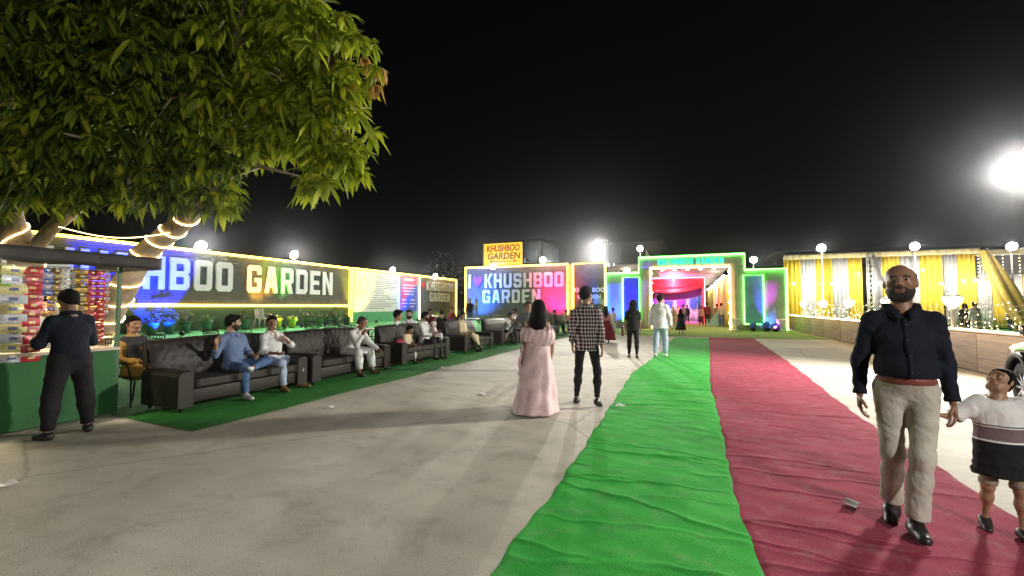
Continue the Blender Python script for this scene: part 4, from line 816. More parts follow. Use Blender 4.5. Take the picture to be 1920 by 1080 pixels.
# hanging sachet strips: one thing each, one child per sachet
def sachet_mesh(w, h):
    b = MB(); vs = []; 
    for side in (1, -1):
        for i in range(4):
            for j in range(4):
                u, v = i / 3, j / 3; k = .018 * (math.sin(math.pi * u) * math.sin(math.pi * v)) ** .6; vs.append((side * (k + .0008), (u - .5) * w, (v - .5) * h))
    fs = []
    for s_ in (0, 16):
        for i in range(3):
            for j in range(3): q = (s_ + i * 4 + j, s_ + (i + 1) * 4 + j, s_ + (i + 1) * 4 + j + 1, s_ + i * 4 + j + 1); fs.append(q if s_ == 0 else q[::-1])
    b.add(vs, fs, 0, True)
    for k in (4, 13): b.m[k] = 1
    return b
strips = [(4, 22, 500, 560, .05, [(.18, .42, .02)], 'lime green packet strip at the end of the stall', .0), (28, 36, 505, 686, .115, [(.6, .55, .25), (.55, .57, .62)], 'long strip of alternating silver and gold sachets hanging over the counter', .02),
          (64, 26, 505, 690, .105, [(.42, .03, .04), (.30, .04, .05)], 'long strip of red foil sachets beside the silver and gold one', .02), (89, 15, 510, 560, .07, [(.05, .12, .4), (.25, .3, .5)], 'short strip of blue sachets hanging from the stall rail', -.02),
          (107, 15, 510, 565, .07, [(.12, .07, .03), (.28, .2, .1)], 'short strip of brown sachets hanging from the stall rail', -.02), (123, 14, 510, 556, .055, [(.6, .58, .48)], 'short strip of cream sachets above the customer', -.02),
          (154, 20, 512, 600, .06, [(.55, .34, .03), (.12, .07, .02)], 'strip of gold and black sachets right of the customer', -.02), (175, 15, 512, 610, .07, [(.4, .02, .03), (.5, .1, .1)], 'strip of red sachets right of the gold and black ones', -.02), (190, 15, 512, 645, .07, [(.45, .02, .04), (.3, .02, .03)], 'longest strip of crimson sachets nearest the stall post', .0)]
strips += [(47, 12, 505, 640, .05, [(.08, .3, .08), (.5, .45, .1)], 'thin strip of green and yellow sachets between the gold and red strips', -.05), (76, 12, 508, 585, .05, [(.5, .12, .3), (.6, .5, .5)], 'thin strip of pink sachets beside the blue ones', -.05), (98, 11, 508, 590, .045, [(.55, .3, .04), (.1, .12, .35)], 'thin strip of orange and blue sachets behind the brown ones', -.08), (136, 14, 508, 600, .05, [(.08, .25, .4), (.5, .5, .5)], 'thin strip of teal sachets right of the cream ones', -.08), (166, 11, 508, 640, .045, [(.12, .03, .03), (.3, .1, .05)], 'thin strip of dark maroon sachets between gold and red strips', -.06), (202, 10, 508, 590, .045, [(.5, .5, .45), (.3, .05, .05)], 'thin strip of pale sachets closest to the stall post', -.04)]
for (px, wpx, y0, y1, sh, cols, lb, dx) in strips:
    p = atX(px, y0, STX + dx); q = atX(px, y1, STX + dx); w = wpx * 1.0 * 6.0 / 820; zt = 1.99; r = empty('sachet_strip', (STX + dx, p.y, zt), 0, lb, 'sachets', 'sachet strips hanging in the stall')
    n = max(3, int((zt - q.z) / sh)); shp = [sachet_mesh(w * .88, sh * .93).mesh('sachet', [mat('sachet_%.2f_%.2f_%.2f' % c, c, .35, .1, var=.35, scale=60), mat('print_%.2f_%.2f' % c[:2], (.6, .5, .2) if c[0] < .3 or c[1] < .2 else (.12, .13, .3), .4, var=.5, scale=90)]) for c in cols]
    MB().tube([(0, 0, .01), (0, 0, -.02)], .006, 5).build('hook', M_STEEL, r)
    for k in range(n):
        o = bpy.data.objects.new('sachet', shp[k % len(shp)]); link(o, r); o.location = (rs.uniform(-.006, .006), rs.uniform(-.006, .006), -(k + .5) * sh); o.rotation_euler = (rs.uniform(-.08, .08), rs.uniform(-.15, .15), rs.uniform(-.25, .25))
# ================================================================== plants
def leaf_verts(rs, c, d, L, w, droop=.35):
    """one bent pointed leaf, two quads wide: 8 verts"""
    d = d / np.linalg.norm(d); s = np.cross(d, rs.randn(3) * .3 + np.array((0, 0, 1.))); n = np.linalg.norm(s); s = s / n if n > 1e-6 else np.array((1., 0, 0)); up = np.cross(s, d)
    pts = []; p = np.array(c, float); dd = d.copy()
    for (t, k) in ((0, .12), (.28, .95), (.68, 1.0), (1.0, .07)):
        q = p + d * (L * t) - np.array((0, 0, 1.)) * (droop * L * t * t); pts.append((q - s * w * k * .5 + up * w * .12 * k, q - up * w * .08 * k, q + s * w * k * .5 + up * w * .12 * k))
    return pts
def leaves_mesh(name, items, mats):
    V = []; F_ = []; M = []
    for (rs, c, d, L, w, dr, mi) in items:
        b = len(V); pts = leaf_verts(rs, c, d, L, w, dr)
        for r in pts: V.extend(r)
        for i in range(3):
            for j in range(2): a = b + i * 3 + j; F_.append((a, a + 1, a + 4, a + 3)); M.append(mi)
    me = bpy.data.meshes.new(name); me.from_pydata([tuple(map(float, v)) for v in V], [], F_)
    for m in mats: me.materials.append(m)
    me.polygons.foreach_set('material_index', M); me.polygons.foreach_set('use_smooth', [True] * len(F_)); me.update(); return me
def leaf_mat(name, c, tr=.35):
    m = mat(name, c, .6, var=.45, scale=3.5, spec=.25); n, l, b = nodes_of(m); out = n['Material Output']; t = n.new('ShaderNodeBsdfTranslucent'); t.inputs['Color'].default_value = (c[0] * 1.6, c[1] * 1.5, c[2], 1)
    mx = n.new('ShaderNodeMixShader'); mx.inputs[0].default_value = tr; l.new(b.outputs[0], mx.inputs[1]); l.new(t.outputs[0], mx.inputs[2]); l.new(mx.outputs[0], out.inputs['Surface']); return m
M_LEAF = [leaf_mat('mango_leaf', (.18, .24, .018)), leaf_mat('mango_leaf_bright', (.32, .37, .025)), leaf_mat('mango_leaf_young', (.36, .22, .08)), leaf_mat('mango_leaf_dark', (.06, .10, .015))]
M_BARK = mat('bark', (.38, .30, .22), .85, var=.3, scale=6, bump=.9, bscale=18)
def sprig(rs, n=15, L=.225):
    it = []
    for i in range(n):
        a = 2.4 * i + rs.rand(); el = rs.uniform(-1.1, .45); d = np.array((math.cos(a) * math.cos(el), math.sin(a) * math.cos(el), math.sin(el))); it.append((rs, d * .015 + np.array((0, 0, -.03 * rs.rand())), d, L * rs.uniform(.5, 1.3), L * rs.uniform(.26, .38), rs.uniform(.3, .8)))
    return it
rs = np.random.RandomState(21)
TB = gnd(128, 722); tree = empty('mango_tree', (TB.x, TB.y, 0), 0, 'large mango tree with drooping leaves spreading over the snack stall, trunk wrapped in lights', 'tree')
tp = lambda px, py, d: tuple(atD(px, py, d) - Vector((TB.x, TB.y, 0)))
def limb(pts, r, n=12):
    # smooth subdivision of the path
    P = [Vector(p) for p in pts]; out = []; rr = []
    for i in range(len(P) - 1):
        for k in range(4):
            t = k / 4; a = P[max(i - 1, 0)]; b = P[i]; c = P[i + 1]; d = P[min(i + 2, len(P) - 1)]
            out.append(.5 * ((2 * b) + (c - a) * t + (2 * a - 5 * b + 4 * c - d) * t * t + (3 * b - a - 3 * c + d) * t ** 3)); rr.append((r[i] + (r[i + 1] - r[i]) * t) * (1 + .06 * math.sin(i * 5 + k * 2)))
    out.append(P[-1]); rr.append(r[-1]); return out, rr
d0 = math.hypot(TB.x, TB.y) / ray(128, 722).to_2d().length if False else (0 - CAMH) / ray(128, 722).z
tr1, rr1 = limb([tp(128, 730, d0), tp(165, 660, d0), tp(205, 590, d0), tp(268, 480, d0 - .1), tp(345, 415, d0 - .3), tp(430, 330, d0 - .8), tp(520, 240, d0 - 1.6), tp(600, 160, d0 - 2.2)], [.34, .27, .23, .20, .15, .10, .06, .03])
tr2, rr2 = limb([tp(120, 735, d0), tp(80, 620, d0), tp(45, 480, d0 - .2), tp(18, 400, d0 - .4), tp(25, 300, d0 - .6), tp(60, 180, d0 - 1), tp(120, 60, d0 - 1.4)], [.36, .28, .24, .17, .13, .09, .05])
tr3, rr3 = limb([tp(50, 490, d0 - .2), tp(95, 430, d0 - .3), tp(150, 385, d0 - .4), tp(230, 310, d0 - .8), tp(330, 200, d0 - 1.4), tp(420, 100, d0 - 1.8)], [.14, .12, .11, .08, .05, .03])
b = MB(); b.tube(tr1, rr1, 12); b.tube(tr2, rr2, 12); b.tube(tr3, rr3, 10)
for (s_, e_) in (((430, 330, d0 - .8), (560, 330, d0 - 2.6)), ((345, 415, d0 - .3), (400, 400, d0 - 1.5)), ((520, 240, d0 - 1.6), (660, 200, d0 - 2.6)), ((330, 200, d0 - 1.4), (420, 40, d0 - 2.6)), ((230, 310, d0 - .8), (250, 390, d0 - 1.8)), ((60, 180, d0 - 1), (-40, 220, d0 - 2.2)), ((230, 310, d0 - .8), (120, 250, d0 - 2.6))):
    a = Vector(tp(*s_)); c = Vector(tp(*e_)); m_ = (a + c) / 2 + Vector((0, 0, .15)); b.tube([a, m_, c], [.05, .035, .012], 7)
trunk = b.build('trunk', M_BARK, tree)
# crown lobes: pixel centre, distance, radius in px at that distance, weight
lobes = [(640, 110, 6.0, 85, 1.0), (560, 60, 6.2, 90, 1), (640, 215, 6.0, 66, 1), (610, 275, 6.1, 66, .9), (655, 295, 6.0, 40, .6), (605, 328, 6.0, 32, .4), (560, 200, 6.3, 90, 1.1), (500, 262, 6.6, 50, .6), (470, 120, 6.6, 110, 1.2), (400, 220, 6.8, 100, 1.1), (385, 325, 7.0, 66, .9), (412, 372, 6.9, 36, .45),
         (330, 120, 6.8, 120, 1.2), (300, 310, 7.0, 85, 1.0), (230, 220, 6.6, 110, 1.2), (215, 345, 7.4, 60, .7), (140, 110, 6.4, 130, 1.2), (110, 300, 6.8, 110, 1.1), (60, 40, 6.2, 130, 1.0), (20, 200, 6.4, 120, 1.0), (440, 10, 6.4, 110, 1.0), (300, 0, 6.4, 130, .9), (-60, 330, 6.8, 90, .6), (60, 380, 7.6, 60, .4), (250, -120, 6.4, 160, .8), (-120, 80, 6.4, 170, .8), (480, -110, 6.2, 130, .7)]
items = []; cands = []
for (px, py, d, rp, wgt) in lobes:
    rm = rp * d / 820; n = int(46 * wgt * (rm / .7) ** 2) + 5
    for i in range(n):
        v = rs.randn(3); v /= np.linalg.norm(v); rad = rm * rs.uniform(.25, 1.0) ** .5; c = np.array(tp(px, py, d)) + v * rad * np.array((1, 1.0, .85)); cands.append((c, px, py))
M_sp = []
for k in range(5):
    r2 = np.random.RandomState(100 + k); it = sprig(r2, 12 + k % 3); M_sp.append(leaves_mesh('leaf_sprig', [(a, c, d, L, w, dr, 1 if (r2.rand() < .4) else 0) for a, c, d, L, w, dr in it], M_LEAF))
r2 = np.random.RandomState(300); M_young = leaves_mesh('leaf_sprig', [(a, c, np.array((d[0] * .4, d[1] * .4, -abs(d[2]) - .4)), L * .85, w * 1.1, .3, 2) for a, c, d, L, w, dr in sprig(r2, 9)], M_LEAF)
# nearest sprigs are parts of their own, the rest is one foliage mass
cc = Vector((0, 0, CAMH)) - Vector((TB.x, TB.y, 0)); cands.sort(key=lambda q: (Vector(q[0]) - cc).length)
for i, (c, px, py) in enumerate(cands):
    if i < 280:
        young = px > 600 and py < 200 and rs.rand() < .22
        o = bpy.data.objects.new('leaf_sprig', M_young if young else M_sp[i % 5]); link(o, tree); o.location = c; o.rotation_euler = (rs.uniform(-.3, .3), rs.uniform(-.3, .3), rs.uniform(0, 6.28)); s_ = rs.uniform(.8, 1.25); o.scale = (s_, s_, s_)
    else:
        for (a, cp, d, L, w, dr) in sprig(rs, 12): items.append((a, c + cp, d, L * rs.uniform(.85, 1.15), w, dr, int(rs.choice([0, 0, 1, 3, 3]))))
tw = MB()
for i in range(0, min(len(cands), 420), 3):
    c = Vector(cands[i][0]); q = min(tr1[12:] + tr2[14:] + tr3[6:], key=lambda p: (p - c).length); m_ = q.lerp(c, .55) + Vector((0, 0, .12)); tw.tube([q.lerp(c, .25), m_, c], [.014, .009, .004], 4)
tag(tw.build('twigs', M_BARK, tree), kind='stuff')
cr = bpy.data.objects.new('crown', leaves_mesh('crown', items, M_LEAF)); link(cr, tree); tag(cr, kind='stuff')
# rope light on the trunk
def wrap(path, rads, t0, t1, turns, name):
    n = int(turns * 14); pts = []
    for i in range(n + 1):
        t = t0 + (t1 - t0) * i / n; x = t * (len(path) - 1); k = min(int(x), len(path) - 2); f = x - k; p = path[k].lerp(path[k + 1], f); r = rads[k] + (rads[k + 1] - rads[k]) * f + .018; d = (path[k + 1] - path[k]).normalized(); u = d.orthogonal().normalized(); w = d.cross(u); a = 2 * math.pi * turns * i / n; pts.append(p + (u * math.cos(a) + w * math.sin(a)) * r)
    return pts
E_ROPE = emit('rope_light', (1.0, .70, .28), 4)
ro = empty('rope_light', (TB.x, TB.y, .0), 0, 'warm rope light spiralling round the leaning mango trunk', 'rope light')
MB().tube(wrap(tr1, rr1, .10, .60, 11, 'w'), .012, 5).build('rope', E_ROPE, ro); MB().tube(wrap(tr2, rr2, .30, .52, 1.6, 'w'), .012, 5).build('rope', E_ROPE, ro)
a = Vector(tp(110, 425, d0 - .6)); c = Vector(tp(318, 437, d0 - .4)); MB().tube([a.lerp(c, i / 16) - Vector((0, 0, .35 * math.sin(math.pi * i / 16) * .4)) for i in range(17)], .008, 5).build('rope_span', E_ROPE, ro)
# ------------------------------------------------------------------ potted plants along the sign wall
M_POT = mat('pot_green', (.03, .12, .05), .5, var=.2); M_POTL = mat('pot_lime', (.28, .5, .04), .5, var=.1); M_PL = [leaf_mat('plant_leaf', (.05, .11, .025)), leaf_mat('plant_leaf_lime', (.28, .34, .05)), leaf_mat('plant_leaf_plum', (.07, .05, .04))]
def potted(px, d, kind, h, label, lime=False, sc=1.0):
    p = ray(px, 600) * d; x = max(p.x, WX + .5); y = p.y * (x / p.x); rs = np.random.RandomState(int(px * 7) % 1000); r = empty('potted_plant', (x, y, lawn_z(x)), rs.rand() * 6, label, 'plant', 'potted plants along the sign wall')
    MB().lathe([(.13 * sc, 0), (.17 * sc, .28 * sc), (.20 * sc, .38 * sc), (.215 * sc, .38 * sc), (.215 * sc, .43 * sc), (.18 * sc, .43 * sc), (.17 * sc, .36 * sc), (0, .36 * sc)], 16).build('pot', M_POTL if lime else M_POT, r); it = []
    if kind == 'bush':
        for i in range(150):
            v = rs.randn(3); v /= np.linalg.norm(v); c = np.array((0, 0, .42 + h * .5)) + v * np.array((h * .55, h * .55, h * .5)) * rs.uniform(.5, 1); it.append((rs, c, v + np.array((0, 0, .2)), .11, .05, .3, 0 if rs.rand() < .6 else 2))
    else:
        for i in range(34):
            a = rs.rand() * 6.28; el = rs.uniform(.5, 1.4); it.append((rs, np.array((0, 0, .38)), np.array((math.cos(a) * math.cos(el), math.sin(a) * math.cos(el), math.sin(el))), h * rs.uniform(.6, 1.1), .05, .45, 1 if lime else 0))
    o = bpy.data.objects.new('foliage', leaves_mesh('foliage', it, M_PL)); link(o, r); MB().tube([(0, 0, .34), (.01, 0, .42 + h * .4)], [.02, .012], 6).build('stem', M_BARK, r)
for (px, d, k, h, lime, lb) in ((348, 16.9, 'bush', .45, False, None), (388, 17.6, 'spike', .55, False, None), (428, 18.6, 'spike', .4, False, None), (458, 19.2, 'bush', .4, False, None), (521, 20.6, 'spike', .4, True, 1), (548, 21.2, 'spike', .4, True, 1), (576, 22, 'bush', .62, False, 2), (598, 22.7, 'spike', .4, False, None), (613, 23.2, 'bush', .42, False, None), (630, 23.6, 'bush', .6, False, 2), (650, 24.3, 'bush', .45, False, None), (318, 16.3, 'bush', .5, False, None), (285, 15.6, 'bush', .45, False, None)):
    potted(px, d, k, h, 'lime green pot with a yellow green plant under the sign wall' if lb == 1 else ('dark plum coloured bush in a green pot under the sign wall' if lb == 2 else ('leafy bush' if k == 'bush' else 'spiky plant') + ' in a dark green pot under the ' + ('GARDEN' if px > 440 else 'BOO') + ' lettering of the sign wall'), lime)
def shrub(px, d, r, label, m=0, y_fix=None):
    p = ray(px, 600) * d; x, y = p.x, p.y; rs = np.random.RandomState(int(px) % 991); e = empty('shrub', (x, y, lawn_z(x) if x > -19 else .45), 0, label, 'shrub', 'low shrubs under the signs'); it = []
    for i in range(220):
        v = rs.randn(3); v /= np.linalg.norm(v); v[2] = abs(v[2]); it.append((rs, v * r * rs.uniform(.5, 1) + np.array((0, 0, .08)), v, .13, .05, .3, m if rs.rand() < .7 else 0))
    o = bpy.data.objects.new('foliage', leaves_mesh('foliage', it, M_PL)); link(o, e); MB().tube([(0, 0, 0), (0, 0, r * .5)], [.03, .015], 6).build('stem', M_BARK, e)
for (px, d, r, m) in ((800, 31.5, .55, 0), (818, 32.5, .5, 1), (838, 33, .6, 0), (905, 33.6, .5, 0), (935, 33.2, .55, 0), (965, 32.8, .5, 0), (995, 32.4, .6, 0), (1020, 32.0, .45, 2), (1040, 31.8, .5, 0), (1085, 31.4, .6, 0), (1118, 31.3, .7, 1), (868, 34.5, .5, 1)):
    shrub(px, d, r, 'low leafy shrub at the foot of the ' + ('small heart sign' if px < 850 else ('tall heart sign' if px < 1060 else 'dark photo panel')), m)
# ------------------------------------------------------------------ dim trees beyond the walls
def far_tree(x, y, h, r, label):
    rs = np.random.RandomState(int(abs(x) * 13 + y) % 997); e = empty('background_tree', (x, y, 0), 0, label, 'tree', 'dim trees beyond the sign walls'); MB().tube([(0, 0, 0), (.1, .05, h * .4), (.0, .1, h * .75)], [.22, .15, .06], 8).build('trunk', M_BARK, e); it = []
    for k in range(9):
        a = rs.rand() * 6.28; c = np.array((math.cos(a) * r * .55 * rs.rand(), math.sin(a) * r * .55, h * rs.uniform(.55, .95)))
        for i in range(130): v = rs.randn(3); v /= np.linalg.norm(v); it.append((rs, c + v * r * .5 * rs.uniform(.3, 1) ** .5, v + np.array((0, 0, -.3)), .34, .15, .3, 3 if rs.rand() < .5 else 0))
    o = bpy.data.objects.new('crown', leaves_mesh('crown', it, M_LEAF)); o.data.materials.clear(); [o.data.materials.append(leaf_mat('far_leaf', (.005, .009, .004))) for _ in range(4)]; link(o, e)
for (x, y, h, r) in ((-22, 37, 6.0, 2.5), (-19, 43, 6.5, 2.6), (-16, 40, 6.0, 1.8)): far_tree(x, y, h, r, {-24: 'dim tree beyond the rules notice', -23.5: 'dim tree beyond the small heart sign', -22: 'dim tree beyond the gap between the two heart signs', -19: 'tall dim tree far behind the tall heart sign', -25: 'dim tree beyond the long sign wall', -16: 'dim narrow tree behind the yellow box sign'}[x])
# ================================================================== people: bodies and clothes grown from distance fields
def smin(a, b, k):
    h = np.clip(.5 + .5 * (b - a) / k, 0, 1)
    return b + (a - b) * h - k * h * (1 - h)
class Field:
    def __init__(s, lo, hi, v):
        s.v = v; s.lo = np.array(lo, float) - 3 * v
        n = np.ceil((np.array(hi, float) + 3 * v - s.lo) / v).astype(int) + 1
        s.ax = [(s.lo[i] + v * np.arange(n[i])).astype(np.float32) for i in range(3)]
        s.f = np.full(tuple(n), 0.5, np.float32)
    def sub(s, lo, hi):
        sl = []
        for i in range(3):
            a = int(np.searchsorted(s.ax[i], lo[i])); b = int(np.searchsorted(s.ax[i], hi[i]))
            sl.append(slice(max(a - 1, 0), min(b + 1, len(s.ax[i]))))
        if any(x.stop <= x.start for x in sl): return None, None
        X = s.ax[0][sl[0]][:, None, None]; Y = s.ax[1][sl[1]][None, :, None]; Z = s.ax[2][sl[2]][None, None, :]
        return tuple(sl), (X, Y, Z)
    def cone(s, a, b, r1, r2, k=.03, flat=None, front=None, cut=None, wr=0.0, wl=.055, neg=False):
        a = np.array(a, float); b = np.array(b, float); m = max(r1, r2) + .07
        sl, P = s.sub(np.minimum(a, b) - m, np.maximum(a, b) + m)
        if sl is None: return s
        ba = b - a; L2 = max(float(ba @ ba), 1e-8); L = math.sqrt(L2)
        pa = [P[i] - a[i] for i in range(3)]
        t0 = (pa[0] * ba[0] + pa[1] * ba[1] + pa[2] * ba[2]) / L2
        t = np.clip(t0, 0, 1)
        q = [pa[i] - t * ba[i] for i in range(3)]
        qf = 0
        if flat:
            fr = np.array(front, float); fr = fr / np.linalg.norm(fr)
            qf = q[0] * fr[0] + q[1] * fr[1] + q[2] * fr[2]
            q = [q[i] + fr[i] * (qf * (1 / flat - 1)) for i in range(3)]
        r = r1 + (r2 - r1) * t
        if wr:
            ph = q[0] * 31 + q[1] * 23 + q[2] * 9
            n1 = np.sin(q[0] * 27 + q[2] * 17 + t * L * 19); n2 = np.sin(q[1] * 33 - t * L * 31 + 1.3)
            r = r + wr * (np.sin(t * (L / wl * 6.283) * .8 + ph + 2.2 * n1) * (.35 + .65 * np.clip(n2, 0, 1)) + .6 * n1 * n2)
        d = np.sqrt(q[0] ** 2 + q[1] ** 2 + q[2] ** 2) - r
        if flat: d = d * (.5 + .5 * flat)
        if cut in ('b', 'ab'): d = np.maximum(d, (t0 - 1) * L)
        if cut in ('a', 'ab'): d = np.maximum(d, -t0 * L)
        if neg: s.f[sl] = -smin(-s.f[sl], d, k)
        else: s.f[sl] = smin(s.f[sl], d.astype(np.float32), k)
        return s
    def ell(s, c, r, k=.02, rot=None, neg=False):
        c = np.array(c, float); r = np.array(r, float); m = float(r.max()) + .06
        sl, P = s.sub(c - m, c + m)
        if sl is None: return s
        p = [P[i] - c[i] for i in range(3)]
        if rot is not None: p = [p[0] * rot[0][i] + p[1] * rot[1][i] + p[2] * rot[2][i] for i in range(3)]
        k0 = np.sqrt((p[0] / r[0]) ** 2 + (p[1] / r[1]) ** 2 + (p[2] / r[2]) ** 2)
        k1 = np.sqrt((p[0] / r[0] ** 2) ** 2 + (p[1] / r[1] ** 2) ** 2 + (p[2] / r[2] ** 2) ** 2) + 1e-6
        d = k0 * (k0 - 1) / k1
        if neg: s.f[sl] = -smin(-s.f[sl], d, k)
        else: s.f[sl] = smin(s.f[sl], d, k)
        return s
    def half(s, p, n, k=0.0):
        n = np.array(n, float); n = n / np.linalg.norm(n); p = np.array(p, float)
        d = (s.ax[0][:, None, None] - p[0]) * n[0] + (s.ax[1][None, :, None] - p[1]) * n[1] + (s.ax[2][None, None, :] - p[2]) * n[2]
        s.f = np.maximum(s.f, d.astype(np.float32)) if k <= 0 else -smin(-s.f, -d.astype(np.float32), k)
        return s
    def surf(s):
        f = s.f; ins = f < 0
        c = np.zeros(tuple(np.array(f.shape) - 1), np.int8)
        for dx in (0, 1):
            for dy in (0, 1):
                for dz in (0, 1):
                    c += ins[dx:f.shape[0] - 1 + dx, dy:f.shape[1] - 1 + dy, dz:f.shape[2] - 1 + dz]
        act = (c > 0) & (c < 8); cells = np.argwhere(act)
        if len(cells) == 0: return np.zeros((0, 3)), []
        idx = np.full(c.shape, -1, np.int64); idx[act] = np.arange(len(cells))
        acc = np.zeros((len(cells), 3)); cnt = np.zeros(len(cells))
        corners = [(x, y, z) for x in (0, 1) for y in (0, 1) for z in (0, 1)]
        for a in corners:
            for ax in range(3):
                if a[ax] == 1: continue
                b = list(a); b[ax] = 1
                va = f[cells[:, 0] + a[0], cells[:, 1] + a[1], cells[:, 2] + a[2]]
                vb = f[cells[:, 0] + b[0], cells[:, 1] + b[1], cells[:, 2] + b[2]]
                m = (va < 0) != (vb < 0)
                t = np.where(m, va / np.where(np.abs(va - vb) < 1e-9, 1, va - vb), 0)
                p = np.tile(np.array(a, float), (len(cells), 1)); p[:, ax] += t
                acc[m] += p[m]; cnt[m] += 1
        verts = s.lo + (cells + acc / np.maximum(cnt, 1)[:, None]) * s.v
        faces = []
        for ax in range(3):
            o1, o2 = [(1, 2), (2, 0), (0, 1)][ax]
            sl0 = [slice(None)] * 3; sl1 = [slice(None)] * 3; sl0[ax] = slice(0, -1); sl1[ax] = slice(1, None)
            A = ins[tuple(sl0)]; B = ins[tuple(sl1)]; e = np.argwhere(A != B)
            ok = (e[:, o1] > 0) & (e[:, o2] > 0) & (e[:, o1] < c.shape[o1]) & (e[:, o2] < c.shape[o2])
            e = e[ok]; fl = A[e[:, 0], e[:, 1], e[:, 2]]
            def cid(d1, d2):
                g = e.copy(); g[:, o1] -= d1; g[:, o2] -= d2; return idx[g[:, 0], g[:, 1], g[:, 2]]
            q = np.stack([cid(1, 1), cid(0, 1), cid(0, 0), cid(1, 0)], 1)
            q[~fl] = q[~fl][:, ::-1]; faces.append(q)
        faces = np.concatenate(faces); faces = faces[(faces >= 0).all(1)]
        return verts, faces
def np_mesh(name, parts, mats):
    """parts: list of (verts, faces, material index or array); all into one mesh"""
    V = []; Fs = []; M = []; off = 0
    for v, f, m in parts:
        if len(v) == 0: continue
        V.append(np.asarray(v, float)); 
        for k in f: Fs.append(tuple(int(i) + off for i in k))
        M.extend([m] * len(f) if np.isscalar(m) else list(m)); off += len(v)
    me = bpy.data.meshes.new(name); me.from_pydata(np.concatenate(V).tolist(), [], Fs)
    for mt in mats: me.materials.append(mt)
    me.polygons.foreach_set('material_index', [int(i) for i in M]); me.polygons.foreach_set('use_smooth', [True] * len(Fs))
    me.update(); return me
def folds(v, amp, seed, fr=(38, 22)):
    if len(v) == 0: return v
    rs = np.random.RandomState(seed); out = v.copy()
    for i in range(4):
        d = rs.randn(3); d[2] *= .45; d /= np.linalg.norm(d); k = fr[0] * (.5 + rs.rand())
        e = rs.randn(3); e /= np.linalg.norm(e)
        out += e[None, :] * (amp * np.sin(v @ d * k + 1.7 * np.sin(v @ e * fr[1]) + rs.rand() * 6))[:, None]
    return out
_HEADS = {}
